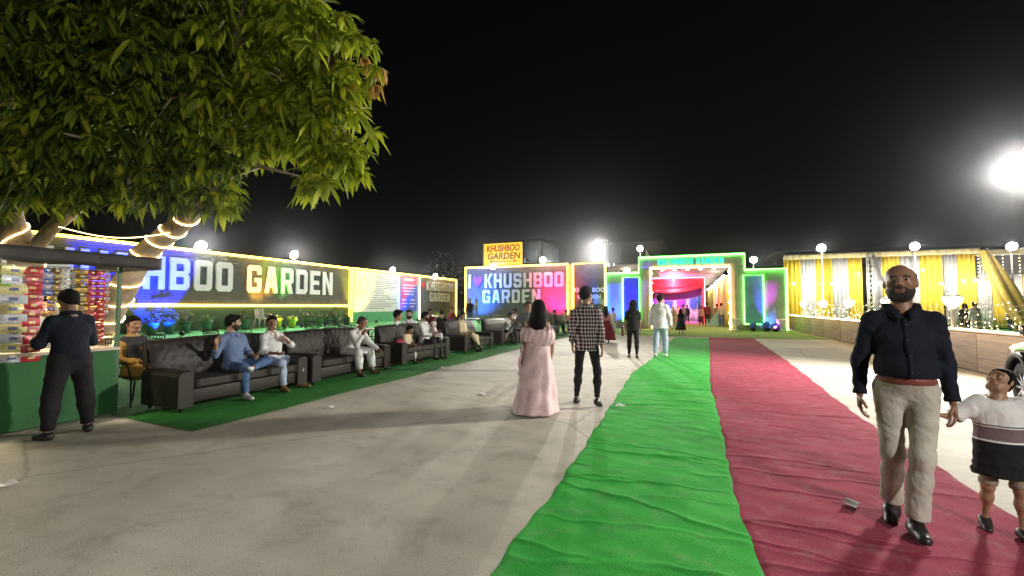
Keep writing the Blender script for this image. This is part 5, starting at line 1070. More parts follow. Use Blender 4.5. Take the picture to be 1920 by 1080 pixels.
def head_parts(v, hair, beard, wide=1.0):
    key = (v, hair, beard)
    if key in _HEADS: return _HEADS[key]
    F = Field((-.11, -.15, -.19), (.11, .14, .14), v)
    F.ell((0, -.012, .028), (.079, .096, .086), .02)
    F.ell((0, .02, -.035), (.063, .066, .082), .03)
    F.cone((-.028, .05, -.095), (.028, .05, -.095), .022, .022, .03)
    F.cone((-.05, .0, -.06), (-.03, .045, -.09), .02, .02, .03); F.cone((.05, 0, -.06), (.03, .045, -.09), .02, .02, .03)
    F.cone((-.036, .078, .026), (.036, .078, .026), .013, .013, .02)
    for s in (-1, 1):
        F.ell((s * .042, .058, -.018), (.024, .024, .022), .02)
        F.ell((s * .033, .102, .008), (.017, .016, .012), .008, neg=True)
        F.ell((s * .079, -.008, -.008), (.010, .020, .032), .008)
        F.cone((s * .019, .087, .0165), (s * .047, .078, .0155), .0065, .006, .004); F.cone((s * .020, .086, -.002), (s * .046, .078, -.001), .0055, .005, .004)
    F.cone((0, .088, .018), (0, .106, -.02), .008, .013, .012)
    F.ell((.012, .098, -.024), (.009, .010, .008), .008); F.ell((-.012, .098, -.024), (.009, .010, .008), .008)
    F.cone((-.018, .082, -.052), (.018, .082, -.052), .009, .009, .008); F.cone((-.016, .081, -.064), (.016, .081, -.064), .009, .009, .006)
    F.cone((0, -.022, -.05), (0, -.035, -.19), .054, .057, .03)
    hv, hf = F.surf(); c = hv[hf].mean(1)
    mi = np.zeros(len(hf), int)
    lip = (np.abs(c[:, 2] + .058) < .0095) & (np.abs(c[:, 0]) < .025) & (c[:, 1] > .075); mi[lip] = 1
    brow = (np.abs(c[:, 2] - .028 + .1 * np.abs(np.abs(c[:, 0]) - .03)) < .006) & (np.abs(np.abs(c[:, 0]) - .034) < .02) & (c[:, 1] > .05); mi[brow] = 2
    parts = [(hv, hf, mi)]
    for s in (-1, 1):
        b = MB(); bm = bmesh.new(); bmesh.ops.create_uvsphere(bm, u_segments=10, v_segments=8, radius=.0125)
        bm.verts.index_update()
        ev = np.array([[q.co.x + s * .032, q.co.y + .0785, q.co.z + .008] for q in bm.verts]); ef = [[q.index for q in f.verts] for f in bm.faces]
        em = [4 if (np.mean([ev[i][1] for i in f]) > .0785 + .0085) else 3 for f in ef]; bm.free()
        parts.append((ev, ef, np.array(em)))
    hp = None
    if hair != 'bald':
        G = Field((-.2, -.22, -.5 if hair in ('long', 'scarf') else -.16), (.2, .16, .19), max(v, .007) if hair in ('short',) else v * 1.3)
        inf = {'short': .013, 'crop': .005, 'long': .018, 'bun': .014, 'scarf': .018, 'fringe': .0025}.get(hair, .012)
        G.ell((0, -.014, .03), (.079 + inf, .096 + inf, .088 + inf * 1.3), .02)
        G.ell((0, -.045, -.03), (.066 + inf * .3, .056 + inf * .3, .076), .03)
        if hair == 'short': G.ell((.012, .06, .092), (.06, .045, .03), .02)
        # hairline
        if hair == 'fringe':
            G.half((0, .035, .0), (0, 1, .1), .02); G.half((0, 0, .062), (0, .35, 1), .02); G.half((0, .083, .045), (0, .60, -.80), .02)
        elif hair in ('short', 'crop'):
            n = np.array((0, .66, -.75)); G.half((0, .088, .072), n, .022); G.ell((0, .135, -.045), (.11, .085, .10), .012, neg=True)
            for sg in (-1, 1): G.cone((sg * .084, .012, .03), (sg * .078, .018, -.03), .012, .008, .01)
        else:
            n = np.array((0, .75, -.66)); G.half((0, .086, .062), n)
        if hair == 'long':
            G.cone((0, -.06, .02), (0.01, -.105, -.22), .085, .105, .05, flat=.6, front=(0, 1, 0))
            G.cone((0.01, -.105, -.2), (-.01, -.115, -.40), .10, .05, .05, flat=.5, front=(0, 1, 0), wr=.008)
            G.cone((.075, -.02, 0), (.09, -.03, -.2), .03, .035, .03); G.cone((-.075, -.02, 0), (-.09, -.03, -.2), .03, .035, .03)
        if hair == 'scarf':
            G.cone((0, -.04, .0), (0, -.06, -.22), .095, .12, .04); G.cone((0, -.07, -.2), (0, -.12, -.46), .12, .14, .05, flat=.5, front=(0, 1, 0), wr=.008)
            G.ell((0, .11, -.01), (.055, .06, .085), .01, neg=True)
        if hair == 'bun': G.ell((0, -.12, .05), (.045, .04, .045), .02)
        gv, gf = G.surf(); gv = folds(gv, .0022, 3, (90, 60)); hp = (gv, gf)
    bp = None
    if beard:
        G = Field((-.11, -.06, -.16), (.11, .14, .05), v)
        e = {'full': .006, 'trim': .003}.get(beard, .004)
        G.ell((0, .02, -.035), (.060 + e, .066 + e, .082 + e), .02); G.cone((-.028, .05, -.095), (.028, .05, -.095), .022 + e * 1.6, .022 + e * 1.6, .03)
        G.cone((-.05, .0, -.06), (-.03, .045, -.09), .02 + e, .02 + e, .03); G.cone((.05, 0, -.06), (.03, .045, -.09), .02 + e, .02 + e, .03)
        G.half((0, .07, -.040), (0, .40, .92)); G.half((0, -.012, 0), (0, -1, .15))
        G.cone((-.024, .080, -.046), (0, .088, -.042), .006, .009, .008); G.cone((0, .088, -.042), (.024, .080, -.046), .009, .006, .008)
        for sg in (-1, 1): G.cone((sg * .026, .078, -.046), (sg * .028, .072, -.075), .007, .008, .01)
        G.cone((-.013, .099, -.060), (.013, .099, -.060), .0065, .0065, .006, neg=True)
        if beard == 'moustache': G.half((0, 0, -.052), (0, 0, -1)); G.half((.03, 0, 0), (1, 0, 0)); G.half((-.03, 0, 0), (-1, 0, 0)); G.half((0, .06, 0), (0, -1, 0))
        bv, bf = G.surf(); bp = (bv, bf)
    _HEADS[key] = (parts, hp, bp); return _HEADS[key]
def hand_mesh(w, d, n, th, s, curl, point=False):
    """w wrist, d direction, n palm normal, th thumb side; fingers are separate bent tubes"""
    b = MB(); w = Vector(w); d = Vector(d).normalized(); n = Vector(n); n = (n - d * n.dot(d)).normalized(); t = Vector(th); t = t - d * t.dot(d) - n * t.dot(n); t = t.normalized() if t.length > 1e-6 else d.cross(n)
    rings = [(0, .026, .019), (.03, .036, .018), (.065, .042, .015), (.092, .040, .012)]
    vs = []; N = 10
    for (x, a, c) in rings:
        for j in range(N):
            g = 2 * math.pi * j / N; vs.append(w + d * (x * s) + t * (a * s * math.cos(g)) + n * (c * s * math.sin(g)))
    fs = [(i * N + j, i * N + (j + 1) % N, (i + 1) * N + (j + 1) % N, (i + 1) * N + j) for i in range(3) for j in range(N)]
    fs += [tuple(range(N))[::-1], tuple(3 * N + j for j in range(N))]
    b.add(vs, fs, 0, True)
    for k, (off, L) in enumerate(((.030, .078), (.010, .086), (-.011, .080), (-.031, .062))):
        p = w + d * (.086 * s) + t * (off * s); dd = d + t * (off * 1.2); dd.normalize(); pts = [p - d * .012 * s]; q = p; ang = 0
        cu = curl * (.35 if (point and k == 0) else 1.0)
        for seg in (.42, .32, .26):
            ang += cu * (.9 + .12 * k)
            q = q + (dd * math.cos(ang) + n * math.sin(ang)) * (L * seg * s); pts.append(q)
        b.tube(pts, [.0095 * s, .0092 * s, .0085 * s, .0065 * s], 6)
    p = w + d * (.025 * s) + t * (.026 * s); dd = (d * .75 + t * .65 + n * (.25 + .4 * curl)).normalized()
    p2 = p + dd * (.045 * s); p3 = p2 + (dd * .8 + n * (.3 * curl) + d * .35).normalized() * (.04 * s)
    b.tube([p - dd * .01 * s, p2, p3], [.0125 * s, .0105 * s, .0075 * s], 6)
    return np.array(b.v), b.f
def V3(*a): return np.array(a, float)
def unit(a): a = np.array(a, float); return a / np.linalg.norm(a)
def rotm(yaw=0, pitch=0, roll=0):
    return np.array(Matrix.Rotation(R(yaw), 3, 'Z') @ Matrix.Rotation(R(pitch), 3, 'X') @ Matrix.Rotation(R(roll), 3, 'Y'))
STAND = dict(lean=0, arms=(((-.18, .02, -1), (-.08, .12, -1)), ((.18, .02, -1), (.08, .12, -1))),
             legs=(((-.06, .02, -1), (-.02, -.05, -1), (-.2, 1, 0)), ((.06, .02, -1), (.02, -.05, -1), (.2, 1, 0))))
def SIT(**k):
    d = dict(lean=-12, pel=.50, arms=(((-.2, .25, -1), (.25, 1, -.15)), ((.2, .25, -1), (-.25, 1, -.15))),
             legs=(((-.22, 1, -.02), (0, .12, -1), (-.2, 1, 0)), ((.22, 1, -.02), (0, .12, -1), (.2, 1, 0))))
    d.update(k); return d
SKIN = [(.30, .165, .10), (.24, .125, .075), (.38, .22, .14), (.19, .10, .06), (.5, .33, .24)]
def person(label, loc, face, H=1.72, pose=STAND, skin=0, hair='short', beard=None, top=None, bottom=None, shoes=(.02, .02, .02), vox=.022, girth=1.0, belly=0.0, hs=1.0,
           hairc=(.005, .0045, .004), group=None, seed=0, curl=.35, grounded=True, women=False, arms_w=1.0):
    """face: heading angle in degrees, 0 looks along +Y, positive turns to the left"""
    s = H / 1.75; g = girth; P = {}; hs = hs * 1.07
    tl = pose.get('lean', 0); Rt = rotm(pose.get('hip', 0)) @ rotm(0, -tl, pose.get('side', 0)); Rs = Rt @ rotm(pose.get('twist', 0))
    pel = V3(0, 0, pose.get('pel', .95 * s) if 'pel' in pose else .95 * s)
    T = lambda x, y, z, Rm=Rt: pel + Rm @ (V3(x, y, z) * s)
    P['waist'] = T(0, .0, .13); P['chest'] = T(0, .0, .32, Rs); P['neck'] = T(0, -.02, .52, Rs)
    sw = (.150 if women else .168) * (1 + .12 * (g - 1))
    sh = [T(-sw, -.01, .435, Rs), T(sw, -.01, .435, Rs)]
    hips = [pel + Rt @ (V3(-.092, 0, -.03) * s), pel + Rt @ (V3(.092, 0, -.03) * s)]
    A = []; Lg = []
    for i in (0, 1):
        u = unit(pose['arms'][i][0]); f = unit(pose['arms'][i][1])
        el = sh[i] + u * .285 * s; wr = el + f * .255 * s; A.append((sh[i], el, wr, u, f, pose['arms'][i][2:] ))
        th = unit(pose['legs'][i][0]); sn = unit(pose['legs'][i][1]); ft = unit(pose['legs'][i][2])
        kn = hips[i] + th * .43 * s; an = kn + sn * .42 * s; Lg.append((hips[i], kn, an, th, sn, ft))
    lows = [l[2][2] - .078 * s for l in Lg]; drop = min(lows)
    dz = -drop if grounded else 0.0
    D = V3(0, 0, dz)
    pel = pel + D; P = {k: v + D for k, v in P.items()}; sh = [q + D for q in sh]; hips = [q + D for q in hips]
    A = [(a + D, b + D, c + D, u, f, e) for a, b, c, u, f, e in A]; Lg = [(a + D, b + D, c + D, u, f, e) for a, b, c, u, f, e in Lg]
    fr = Rs @ V3(0, 1, 0); fr0 = Rt @ V3(0, 1, 0)
    hy, hp_, hr = pose.get('head', (0, 0, 0)); Rh = rotm(hy, hp_, hr)
    hc = P['neck'] + Rs @ V3(0, .01, .055) * s + Rh @ V3(0, .015, .115) * s * hs
    allp = np.array([pel, P['neck'], P['chest']] + [x for a in A for x in a[:3]] + [x for a in Lg for x in a[:3]])
    lo = allp.min(0) - .26 * s; hi = allp.max(0) + .26 * s
    lo[2] = max(lo[2], -.02)
    cw = (.122 if women else .142)
    def torso(F, e, k=.06):
        F.cone(P['chest'] + Rs @ V3(-.06, 0, 0) * s, P['chest'] + Rs @ V3(.06, 0, 0) * s, cw * .78 * s * g + e, cw * .78 * s * g + e, k, flat=.78, front=fr)
        F.cone(P['waist'], P['chest'], (cw - .012) * s * g + e, cw * s * g + e, k, flat=.72, front=fr)
        F.cone(pel, P['waist'], (.14 if not women else .15) * s * g + e, (cw - .012) * s * g + e, k, flat=.74, front=fr0)
        F.cone(P['chest'] + Rs @ V3(0, -.01, .05) * s, P['neck'] + Rs @ V3(0, 0, -.03) * s, .108 * s * g + e, .055 * s + e, k, flat=.7, front=fr)
        F.cone(P['neck'] + Rs @ V3(0, -.005, -.07) * s, P['neck'] + Rs @ V3(0, 0, .02) * s, .06 * s + e, .056 * s + e, .02)
        for i in (0, 1): F.cone(P['neck'] + Rs @ V3(0, 0, -.02) * s, sh[i], .042 * s + e, .046 * s * g + e, k * .7)
        if belly: F.ell(P['waist'] + Rt @ V3(0, .05, -.02) * s, (np.array((.15, .115, .15)) * s * g + belly + e), .06)
        if women: 
            for i in (-1, 1): F.ell(P['chest'] + Rs @ V3(i * .065, .09, .03) * s, np.array((.062, .055, .06)) * s + e * .7, .04)
    def arm(F, i, e, t0=0., t1=2., cut=None, wr=0., k=.03):
        a, el, w = A[i][:3]; aw = arms_w * (1 + .5 * (g - 1))
        if t1 <= 1: F.cone(a, a + (el - a) * t1, .049 * s * aw + e, (.049 - .010 * t1) * s * aw + e, k, cut=cut, wr=wr)
        else:
            F.cone(a, el, .049 * s * aw + e, .039 * s * aw + e, k, wr=wr)
            q = t1 - 1; F.cone(el, el + (w - el) * q, .039 * s * aw + e, (.039 - .012 * q) * s * aw + e, k, cut=cut, wr=wr)
    def leg(F, i, e, t1=2., cut=None, wr=0., flare=0., k=.045):
        h, kn, an = Lg[i][:3]
        if t1 <= 1: F.cone(h, h + (kn - h) * t1, .088 * s * g + e, (.088 - .03 * t1) * s * g + e + flare, k, cut=cut, wr=wr)
        else:
            F.cone(h, kn, .088 * s * g + e, .057 * s * g + e, k, wr=wr)
            q = t1 - 1; m = kn + (an - kn) * .35
            F.cone(kn, m, .054 * s * g + e, .055 * s * g + e, k, wr=wr * .6)
            F.cone(m, kn + (an - kn) * q, .055 * s * g + e, (.055 - .02 * q) * s * g + e + flare, k, cut=cut, wr=wr)
    def foot(F, i, e=0., k=.02):
        an, ft = Lg[i][2], Lg[i][5]; sn = Lg[i][4]
        up = -sn - ft * float(np.dot(-sn, ft)); up = unit(up); hl = an - up * .038 * s - ft * .025 * s; to = an - up * .052 * s + ft * .145 * s
        F.cone(hl, hl + ft * .07 * s, .036 * s + e, .040 * s + e, k); F.cone(hl + ft * .05 * s, to, .042 * s + e, .032 * s + e, k, flat=.8, front=up)
        F.cone(an, hl, .036 * s + e, .034 * s + e, k)
        return an - up * .078 * s, up
    # ---- body
    F = Field(lo, hi, vox); torso(F, -.006)
    F.cone(P['neck'] + Rs @ V3(0, 0, -.06) * s, hc + Rh @ V3(0, -.02, -.05) * s * hs, .058 * s, .052 * s, .03)
    for i in (0, 1): arm(F, i, -.002); leg(F, i, -.006); foot(F, i, -.003)
    bv, bf = F.surf()
    hps, hrp, brp = head_parts(.006 if vox < .015 else .009, hair, beard)
    tr = lambda v: hc + (np.asarray(v) * (s * hs)) @ Rh.T
    parts = [(bv, bf, 0)] + [(tr(v), f, m) for v, f, m in hps]
    for i in (0, 1):
        ex = A[i][5]; f = A[i][4]; hd = unit(ex[0]) if len(ex) > 0 and ex[0] is not None else f
        thv = unit(ex[1]) if len(ex) > 1 and ex[1] is not None else V3(0, 1, .15)
        if abs(np.dot(thv, hd)) > .95: thv = V3(0, .2, 1)
        side = np.cross(hd, thv) * (1 if i == 0 else -1)
        # palm normal so that a hanging left arm (i=0) has its palm towards the body
        pn = side if len(ex) <= 2 or ex[2] is None else unit(ex[2])
        cu = ex[3] if len(ex) > 3 else curl
        hv, hf = hand_mesh(A[i][2] - hd * .012 * s, hd, pn, thv, s * (1.02 if not women else .92), cu)
        parts.append((hv, hf, 0))
    sk = SKIN[skin]; nm = 'skin_%d' % skin
    M = [mat(nm, sk, .5, var=.10, scale=25, bump=.08, bscale=250), mat('lip_%d' % skin, (sk[0] * .8, sk[1] * .55, sk[2] * .6), .45, var=0), mat('brow', (.02, .014, .011), .8, var=0),
         mat('eye_white', (.42, .40, .37), .25, var=0), mat('iris', (.02, .012, .008), .15, var=0)]
    body = bpy.data.objects.new('person', np_mesh('person', parts, M)); COL.objects.link(body)
    tag(body, label, 'person', group)
    body.location = loc; body.rotation_euler = (0, 0, R(face))
    def child(name, v, f, m):
        if len(v) == 0: return None
        o = bpy.data.objects.new(name, np_mesh(name, [(v, f, m[1] if isinstance(m, tuple) and len(m) > 1 else 0)], m[0] if isinstance(m, tuple) else [m])); link(o, body); return o
    if hrp is not None: child('headscarf' if hair == 'scarf' else 'hair', tr(hrp[0]), hrp[1], mat('hair_%.3f_%.3f' % hairc[:2], hairc, .75 if hair != 'scarf' else .85, var=.3, scale=60, bump=.6, bscale=120, spec=.1))
    if brp is not None: child('beard', tr(brp[0]), brp[1], mat('beard_hair', (.014, .011, .009), .8, var=.3, scale=80, bump=.6, bscale=220))
    # ---- clothes
    if bottom and bottom.get('kind', 'trousers') in ('trousers', 'shorts'):
        e = bottom.get('e', .012); t1 = bottom.get('len', 1.93)
        F = Field(lo, hi, vox)
        F.cone(pel, P['waist'], .15 * s * g + e * .8, (cw - .008) * s * g + e * .6, .05, flat=.76, front=fr0)
        if belly: F.ell(P['waist'] + Rt @ V3(0, .045, -.03) * s, (np.array((.15, .11, .14)) * s * g + belly), .06)
        F.half(pel + Rt @ V3(0, 0, bottom.get('rise', .10)) * s, Rt @ V3(0, 0, 1))
        for i in (0, 1): leg(F, i, e, t1, 'b', bottom.get('wr', .0045), bottom.get('flare', .0))
        v, f = F.surf(); child(bottom['kind'] if 'kind' in bottom else 'trousers', folds(v, .0016, seed + 5), f, bottom['m'])
        if 'belt' in bottom:
            F = Field(lo, hi, min(vox, .012))
            bz = bottom.get('rise', .10)
            F.cone(pel, P['waist'], .15 * s * g + e * .8 + .006, (cw - .008) * s * g + e * .6 + .006, .05, flat=.76, front=fr0)
            if belly: F.ell(P['waist'] + Rt @ V3(0, .045, -.03) * s, (np.array((.15, .11, .14)) * s * g + belly + .006), .06)
            F.half(pel + Rt @ V3(0, 0, bz + .012) * s, Rt @ V3(0, 0, 1)); F.half(pel + Rt @ V3(0, 0, bz - .028) * s, Rt @ V3(0, 0, -1))
            v, f = F.surf(); child('belt', v, f, bottom['belt'])
    if top:
        e = top.get('e', .012); sl = top.get('sleeve', 1.95)
        F = Field(lo, hi, vox); torso(F, e)
        hem = top.get('hem', -.06)      # height of the hem relative to the pelvis
        if hem < -.02:
            low = top.get('low', None)
            sitting = abs(Lg[0][3][2]) < .75
            if sitting:
                for i in (0, 1):
                    hq, kn = Lg[i][0], Lg[i][1]; q = min(1.0, max(.12, (-hem) / .46))
                    F.cone(hq, hq + (kn - hq) * q, .092 * s * g + e + .004, (.092 - .03 * q) * s * g + e + .006, .06, cut='b', wr=.004)
                if hem < -.35:
                    m0 = (Lg[0][1] + Lg[1][1]) / 2; 
                    F.cone((Lg[0][0] + Lg[1][0]) / 2, m0, .10 * s, .07 * s, .08, flat=.6, front=(0, .2, 1))
                    for i in (0, 1): F.cone(Lg[i][1], Lg[i][1] + (Lg[i][2] - Lg[i][1]) * .35, .062 * s + e, .06 * s + e, .04, cut='b', wr=.004)
            else:
                F.cone(pel, pel + Rt @ V3(0, 0, hem) * s, .155 * s * g + e, (.158 + top.get('flare', .0) + (.05 * (-hem) / .5)) * s * g + e, .05, flat=.78, front=fr0, cut='b', wr=.005)
                F.half(pel + Rt @ V3(0, 0, hem) * s, Rt @ V3(0, 0, -1))
        else: F.half(pel + Rt @ V3(0, 0, hem) * s, Rt @ V3(0, 0, -1))
        if top.get('off'): F.half(P['chest'] + Rs @ V3(0, 0, top['off']) * s, Rs @ V3(0, 0, 1))
        else:
            nk = top.get('neck', .0)
            F.half(P['neck'] + Rs @ V3(0, 0, .028 - nk) * s, Rs @ V3(0, .22 + nk * 3, 1))
            if top.get('vneck'): F.cone(P['neck'] + Rs @ V3(0, .075, .03) * s, P['neck'] + Rs @ V3(0, .118, -.12) * s, .05 * s, .010 * s, .008, neg=True)
        if sl > 0:
            for i in (0, 1): arm(F, i, e + top.get('loose', .004), t1=sl, cut='b', wr=top.get('wr', .0045))
        v, f = F.surf(); v = folds(v, top.get('fold', .0022), seed)
        sh_o = child(top.get('name', 'shirt'), v, f, top['m'])
        if top.get('collar'):
            b = MB(); ring = []
            for j in range(17):
                a = math.pi * 2 * (j / 16) + math.pi / 2 + .22 * (1 - j / 8)
                cx = math.cos(a); sy = math.sin(a); dn = .055 * max(0, sy) ** 2
                p0 = P['neck'] + Rs @ V3(cx * .066, sy * .064 - .004, .05 - dn - .01) * s; p1 = P['neck'] + Rs @ V3(cx * .112, sy * (.100 + .02 * max(0, sy)) - .006, -.008 - dn * 1.5) * s
                mid = (p0 + p1) / 2 + Rs @ V3(cx * .012, sy * .012, .02) * s; ring.append((p0, mid, p1))
            vs = [q for r_ in ring for q in r_]; fs = []
            for j in range(16):
                for k in (0, 1): fs.append((j * 3 + k, j * 3 + k + 1, j * 3 + 4 + k, j * 3 + 3 + k))
            b.add(vs, fs, 0, True); co = b.build('collar', top['m'], sh_o if sh_o is not None else body)
            md = co.modifiers.new('thick', 'SOLIDIFY'); md.thickness = .006
        if top.get('placket') and len(v):
            inv = Rs.T; lv = (v - P['chest']) @ inv.T; b = MB(); z0 = lv[:, 2].min() + .03; z1 = .13 * s; pts = []
            for k in range(26):
                z = z1 + (z0 - z1) * k / 25; m = (np.abs(lv[:, 0]) < .03) & (np.abs(lv[:, 2] - z) < .016)
                if m.any(): pts.append((z, lv[m, 1].max() + .0025))
            vs = [P['chest'] + Rs @ V3(x, y - abs(x) * .12, z) for z, y in pts for x in (-.014, .014)]
            b.add(vs, [(i * 2, i * 2 + 2, i * 2 + 3, i * 2 + 1) for i in range(len(pts) - 1)], 0, True); pk_ = b.build('placket', top['m'], sh_o); md = pk_.modifiers.new('thick', 'SOLIDIFY'); md.thickness = .004; md.offset = 1
            for k in range(2, len(pts), 5):
                z, y = pts[k]; bt = MB(); bt.lathe([(.0, -.003), (.006, -.002), (.006, .002), (0, .003)], 8); ob = bt.build('button', mat('button', (.05, .05, .06), .3, var=0), sh_o); ob.location = P['chest'] + Rs @ V3(0, y + .006, z); ob.rotation_euler = (math.pi / 2, 0, 0)
        if top.get('vest'):
            F = Field(lo, hi, vox); torso(F, e + .012); F.half(pel + Rt @ V3(0, 0, -.05) * s, Rt @ V3(0, 0, -1))
            F.half(P['neck'] + Rs @ V3(0, 0, .0) * s, Rs @ V3(0, .2, 1))
            F.cone(P['neck'] + Rs @ V3(0, .17, .05) * s, pel + Rt @ V3(0, .2, -.1) * s, .055 * s, .05 * s, .01, neg=True)
            v, f = F.surf(); child('waistcoat', folds(v, .0015, seed + 2), f, top['vest'])
    if shoes is not None:
        for i in (0, 1):
            an = Lg[i][2]; F = Field(an - .24 * s, an + .24 * s, min(vox, .012)); bp, up = foot(F, i, .006)
            F.half(bp, -up); F.half(an + up * .02 * s, up)
            v, f = F.surf()
            if len(v):
                hgt = ((v[f].mean(1) - bp) @ up); mi = (hgt < .02 * s).astype(int)
                sm = mat('shoe_%.2f_%.2f_%.2f' % tuple(shoes), shoes, .4, var=.15, scale=30); so = mat('sole_light', (.5, .5, .48), .6) if sum(shoes) > .6 else mat('sole_dark', (.02, .018, .016), .7)
                child('shoe', v, f, ([sm, so], mi))
    body['_j'] = 0; del body['_j']
    info = dict(body=body, s=s, pel=pel, P=P, A=A, Lg=Lg, hc=hc, Rt=Rt, Rs=Rs, Rh=Rh, child=child)
    return info
def cloth(name, col, rough=.85, var=.14, scale=9.0, bump=.12, bscale=120, sheen=.0):
    new = name not in MATS; m = mat(name, col, rough, var=var, scale=scale, bump=bump, bscale=bscale, spec=.2, sheen=sheen)
    if new:     # soft creases on top of the weave
        n, l, b = nodes_of(m); tc = n.new('ShaderNodeTexCoord'); z = n.new('ShaderNodeTexNoise'); z.inputs['Scale'].default_value = 11; z.inputs['Detail'].default_value = 3; z.inputs['Distortion'].default_value = 1.6; z.inputs['Roughness'].default_value = .45
        l.new(tc.outputs['Object'], z.inputs['Vector']); bp = n.new('ShaderNodeBump'); bp.inputs['Strength'].default_value = .4; bp.inputs['Distance'].default_value = .025; l.new(z.outputs['Fac'], bp.inputs['Height'])
        o = [x for x in n if x.type == 'BUMP' and x != bp]
        if o: l.new(o[0].outputs[0], bp.inputs['Normal'])
        l.new(bp.outputs[0], b.inputs['Normal'])
    return m
# ================================================================== the crowd
C_ = dict(black=cloth('cloth_black_shirt', (.014, .014, .016)), navy=cloth('cloth_navy', (.007, .009, .017)), white=cloth('cloth_white', (.62, .62, .62)), cream=cloth('cloth_cream', (.52, .45, .30)), ochre=cloth('cloth_ochre', (.32, .18, .04)), denim=cloth('cloth_denim', (.07, .13, .27)), ldenim=cloth('cloth_light_denim', (.34, .42, .55), var=.22), blue=cloth('cloth_blue_marl', (.13, .19, .32)), khaki=cloth('cloth_khaki', (.43, .41, .36), var=.2), charcoal=cloth('cloth_charcoal', (.03, .03, .035)),
          grey=cloth('cloth_grey', (.16, .17, .18)), maroon=cloth('cloth_maroon', (.20, .02, .03)), pink=cloth('cloth_pink', (.72, .52, .54), .6, sheen=.3), rose=cloth('cloth_rose', (.55, .25, .25)), teal=cloth('cloth_teal', (.25, .45, .38)), belt=mat('belt_brown', (.20, .06, .05), .4), brownshoe=None, tan=cloth('cloth_tan', (.25, .2, .15)))
def plaid():
    m = cloth('cloth_plaid', (.05, .03, .035)); n, l, b = nodes_of(m); tc = n.new('ShaderNodeTexCoord'); sp = n.new('ShaderNodeSeparateXYZ'); l.new(tc.outputs['Object'], sp.inputs[0])
    def lines(sock, per, w, ph=0.0, add=None):
        a = n.new('ShaderNodeMath'); a.operation = 'ADD'; a.inputs[1].default_value = ph; l.new(sock, a.inputs[0])
        if add is not None: a2 = n.new('ShaderNodeMath'); a2.operation = 'ADD'; l.new(a.outputs[0], a2.inputs[0]); l.new(add, a2.inputs[1]); a = a2
        d = n.new('ShaderNodeMath'); d.operation = 'DIVIDE'; d.inputs[1].default_value = per; l.new(a.outputs[0], d.inputs[0])
        f = n.new('ShaderNodeMath'); f.operation = 'FRACT'; l.new(d.outputs[0], f.inputs[0]); c = n.new('ShaderNodeMath'); c.operation = 'LESS_THAN'; c.inputs[1].default_value = w; l.new(f.outputs[0], c.inputs[0]); return c.outputs[0]
    v = lines(sp.outputs[0], .052, .30, 5.0, sp.outputs[1]); h = lines(sp.outputs[2], .056, .30, 5.0)
    ad = n.new('ShaderNodeMath'); ad.operation = 'ADD'; l.new(v, ad.inputs[0]); l.new(h, ad.inputs[1])
    dv = n.new('ShaderNodeMath'); dv.operation = 'MULTIPLY'; dv.inputs[1].default_value = .5; l.new(ad.outputs[0], dv.inputs[0])
    r = ramp(n, [(0, (.035, .014, .022)), (.5, (.30, .27, .28)), (1, (.62, .6, .6))]); l.new(dv.outputs[0], r.inputs[0]); l.new(r.outputs[0], b.inputs['Base Color']); return m
def bands(name, stops):
    m = cloth(name, (.5, .5, .5)); n, l, b = nodes_of(m); tc = n.new('ShaderNodeTexCoord'); sp = n.new('ShaderNodeSeparateXYZ'); l.new(tc.outputs['Object'], sp.inputs[0])
    r = ramp(n, stops, 'CONSTANT'); l.new(sp.outputs[2], r.inputs[0]); l.new(r.outputs[0], b.inputs['Base Color']); return m
T = lambda m, **k: dict(m=C_[m] if isinstance(m, str) else m, **k)
def WALK(a=.28, **k):
    d = dict(lean=3, arms=(((-.16, .12, -1), (-.05, .3, -1)), ((.16, -.14, -1), (.05, .1, -1))), legs=(((-.05, -.10, -1), (-.02, -.30, -1), (-.08, 1, -.35)), ((.05, a, -1), (.02, -.05, -1), (.08, 1, 0))))
    d.update(k); return d
def WALK2(a=.28, **k):
    d = dict(lean=3, arms=(((-.16, -.14, -1), (-.05, .1, -1)), ((.16, .12, -1), (.05, .3, -1))), legs=(((-.05, a, -1), (-.02, -.05, -1), (-.08, 1, 0)), ((.05, -.10, -1), (.02, -.30, -1), (.08, 1, -.35))))
    d.update(k); return d
def on_sofa(px, py=660, x=-7.1): p = atX(px, py, x); return (p.x, p.y, .012)
def skirt(info, m, z_top, r_top, z_bot, r_bot, pleats=14, amp=.03, name='skirt', flat=.85, sweep=(0, 0), nv=18, par=None):
    pl = info['pel']
    def fn(u, v):
        a = u * 2 * math.pi; z = z_top + (z_bot - z_top) * v; r = r_top + (r_bot - r_top) * (v ** .75); r += amp * v * (math.sin(a * pleats + 1.2 * math.sin(a * 2 + v * 3)) * .6 + .5 * math.sin(a * (pleats // 2) + 2 + 5 * v) + .45 * math.sin(a * 3 - v * 9)) + .006 * math.sin(a * 5 + v * 19)
        return (pl[0] + r * math.cos(a) + sweep[0] * v * v, pl[1] + r * flat * math.sin(a) + sweep[1] * v * v, z)
    o = MB().sheet(fn, 96, nv).build(name, m, par or info['body']); md = o.modifiers.new('thick', 'SOLIDIFY'); md.thickness = .006; return o
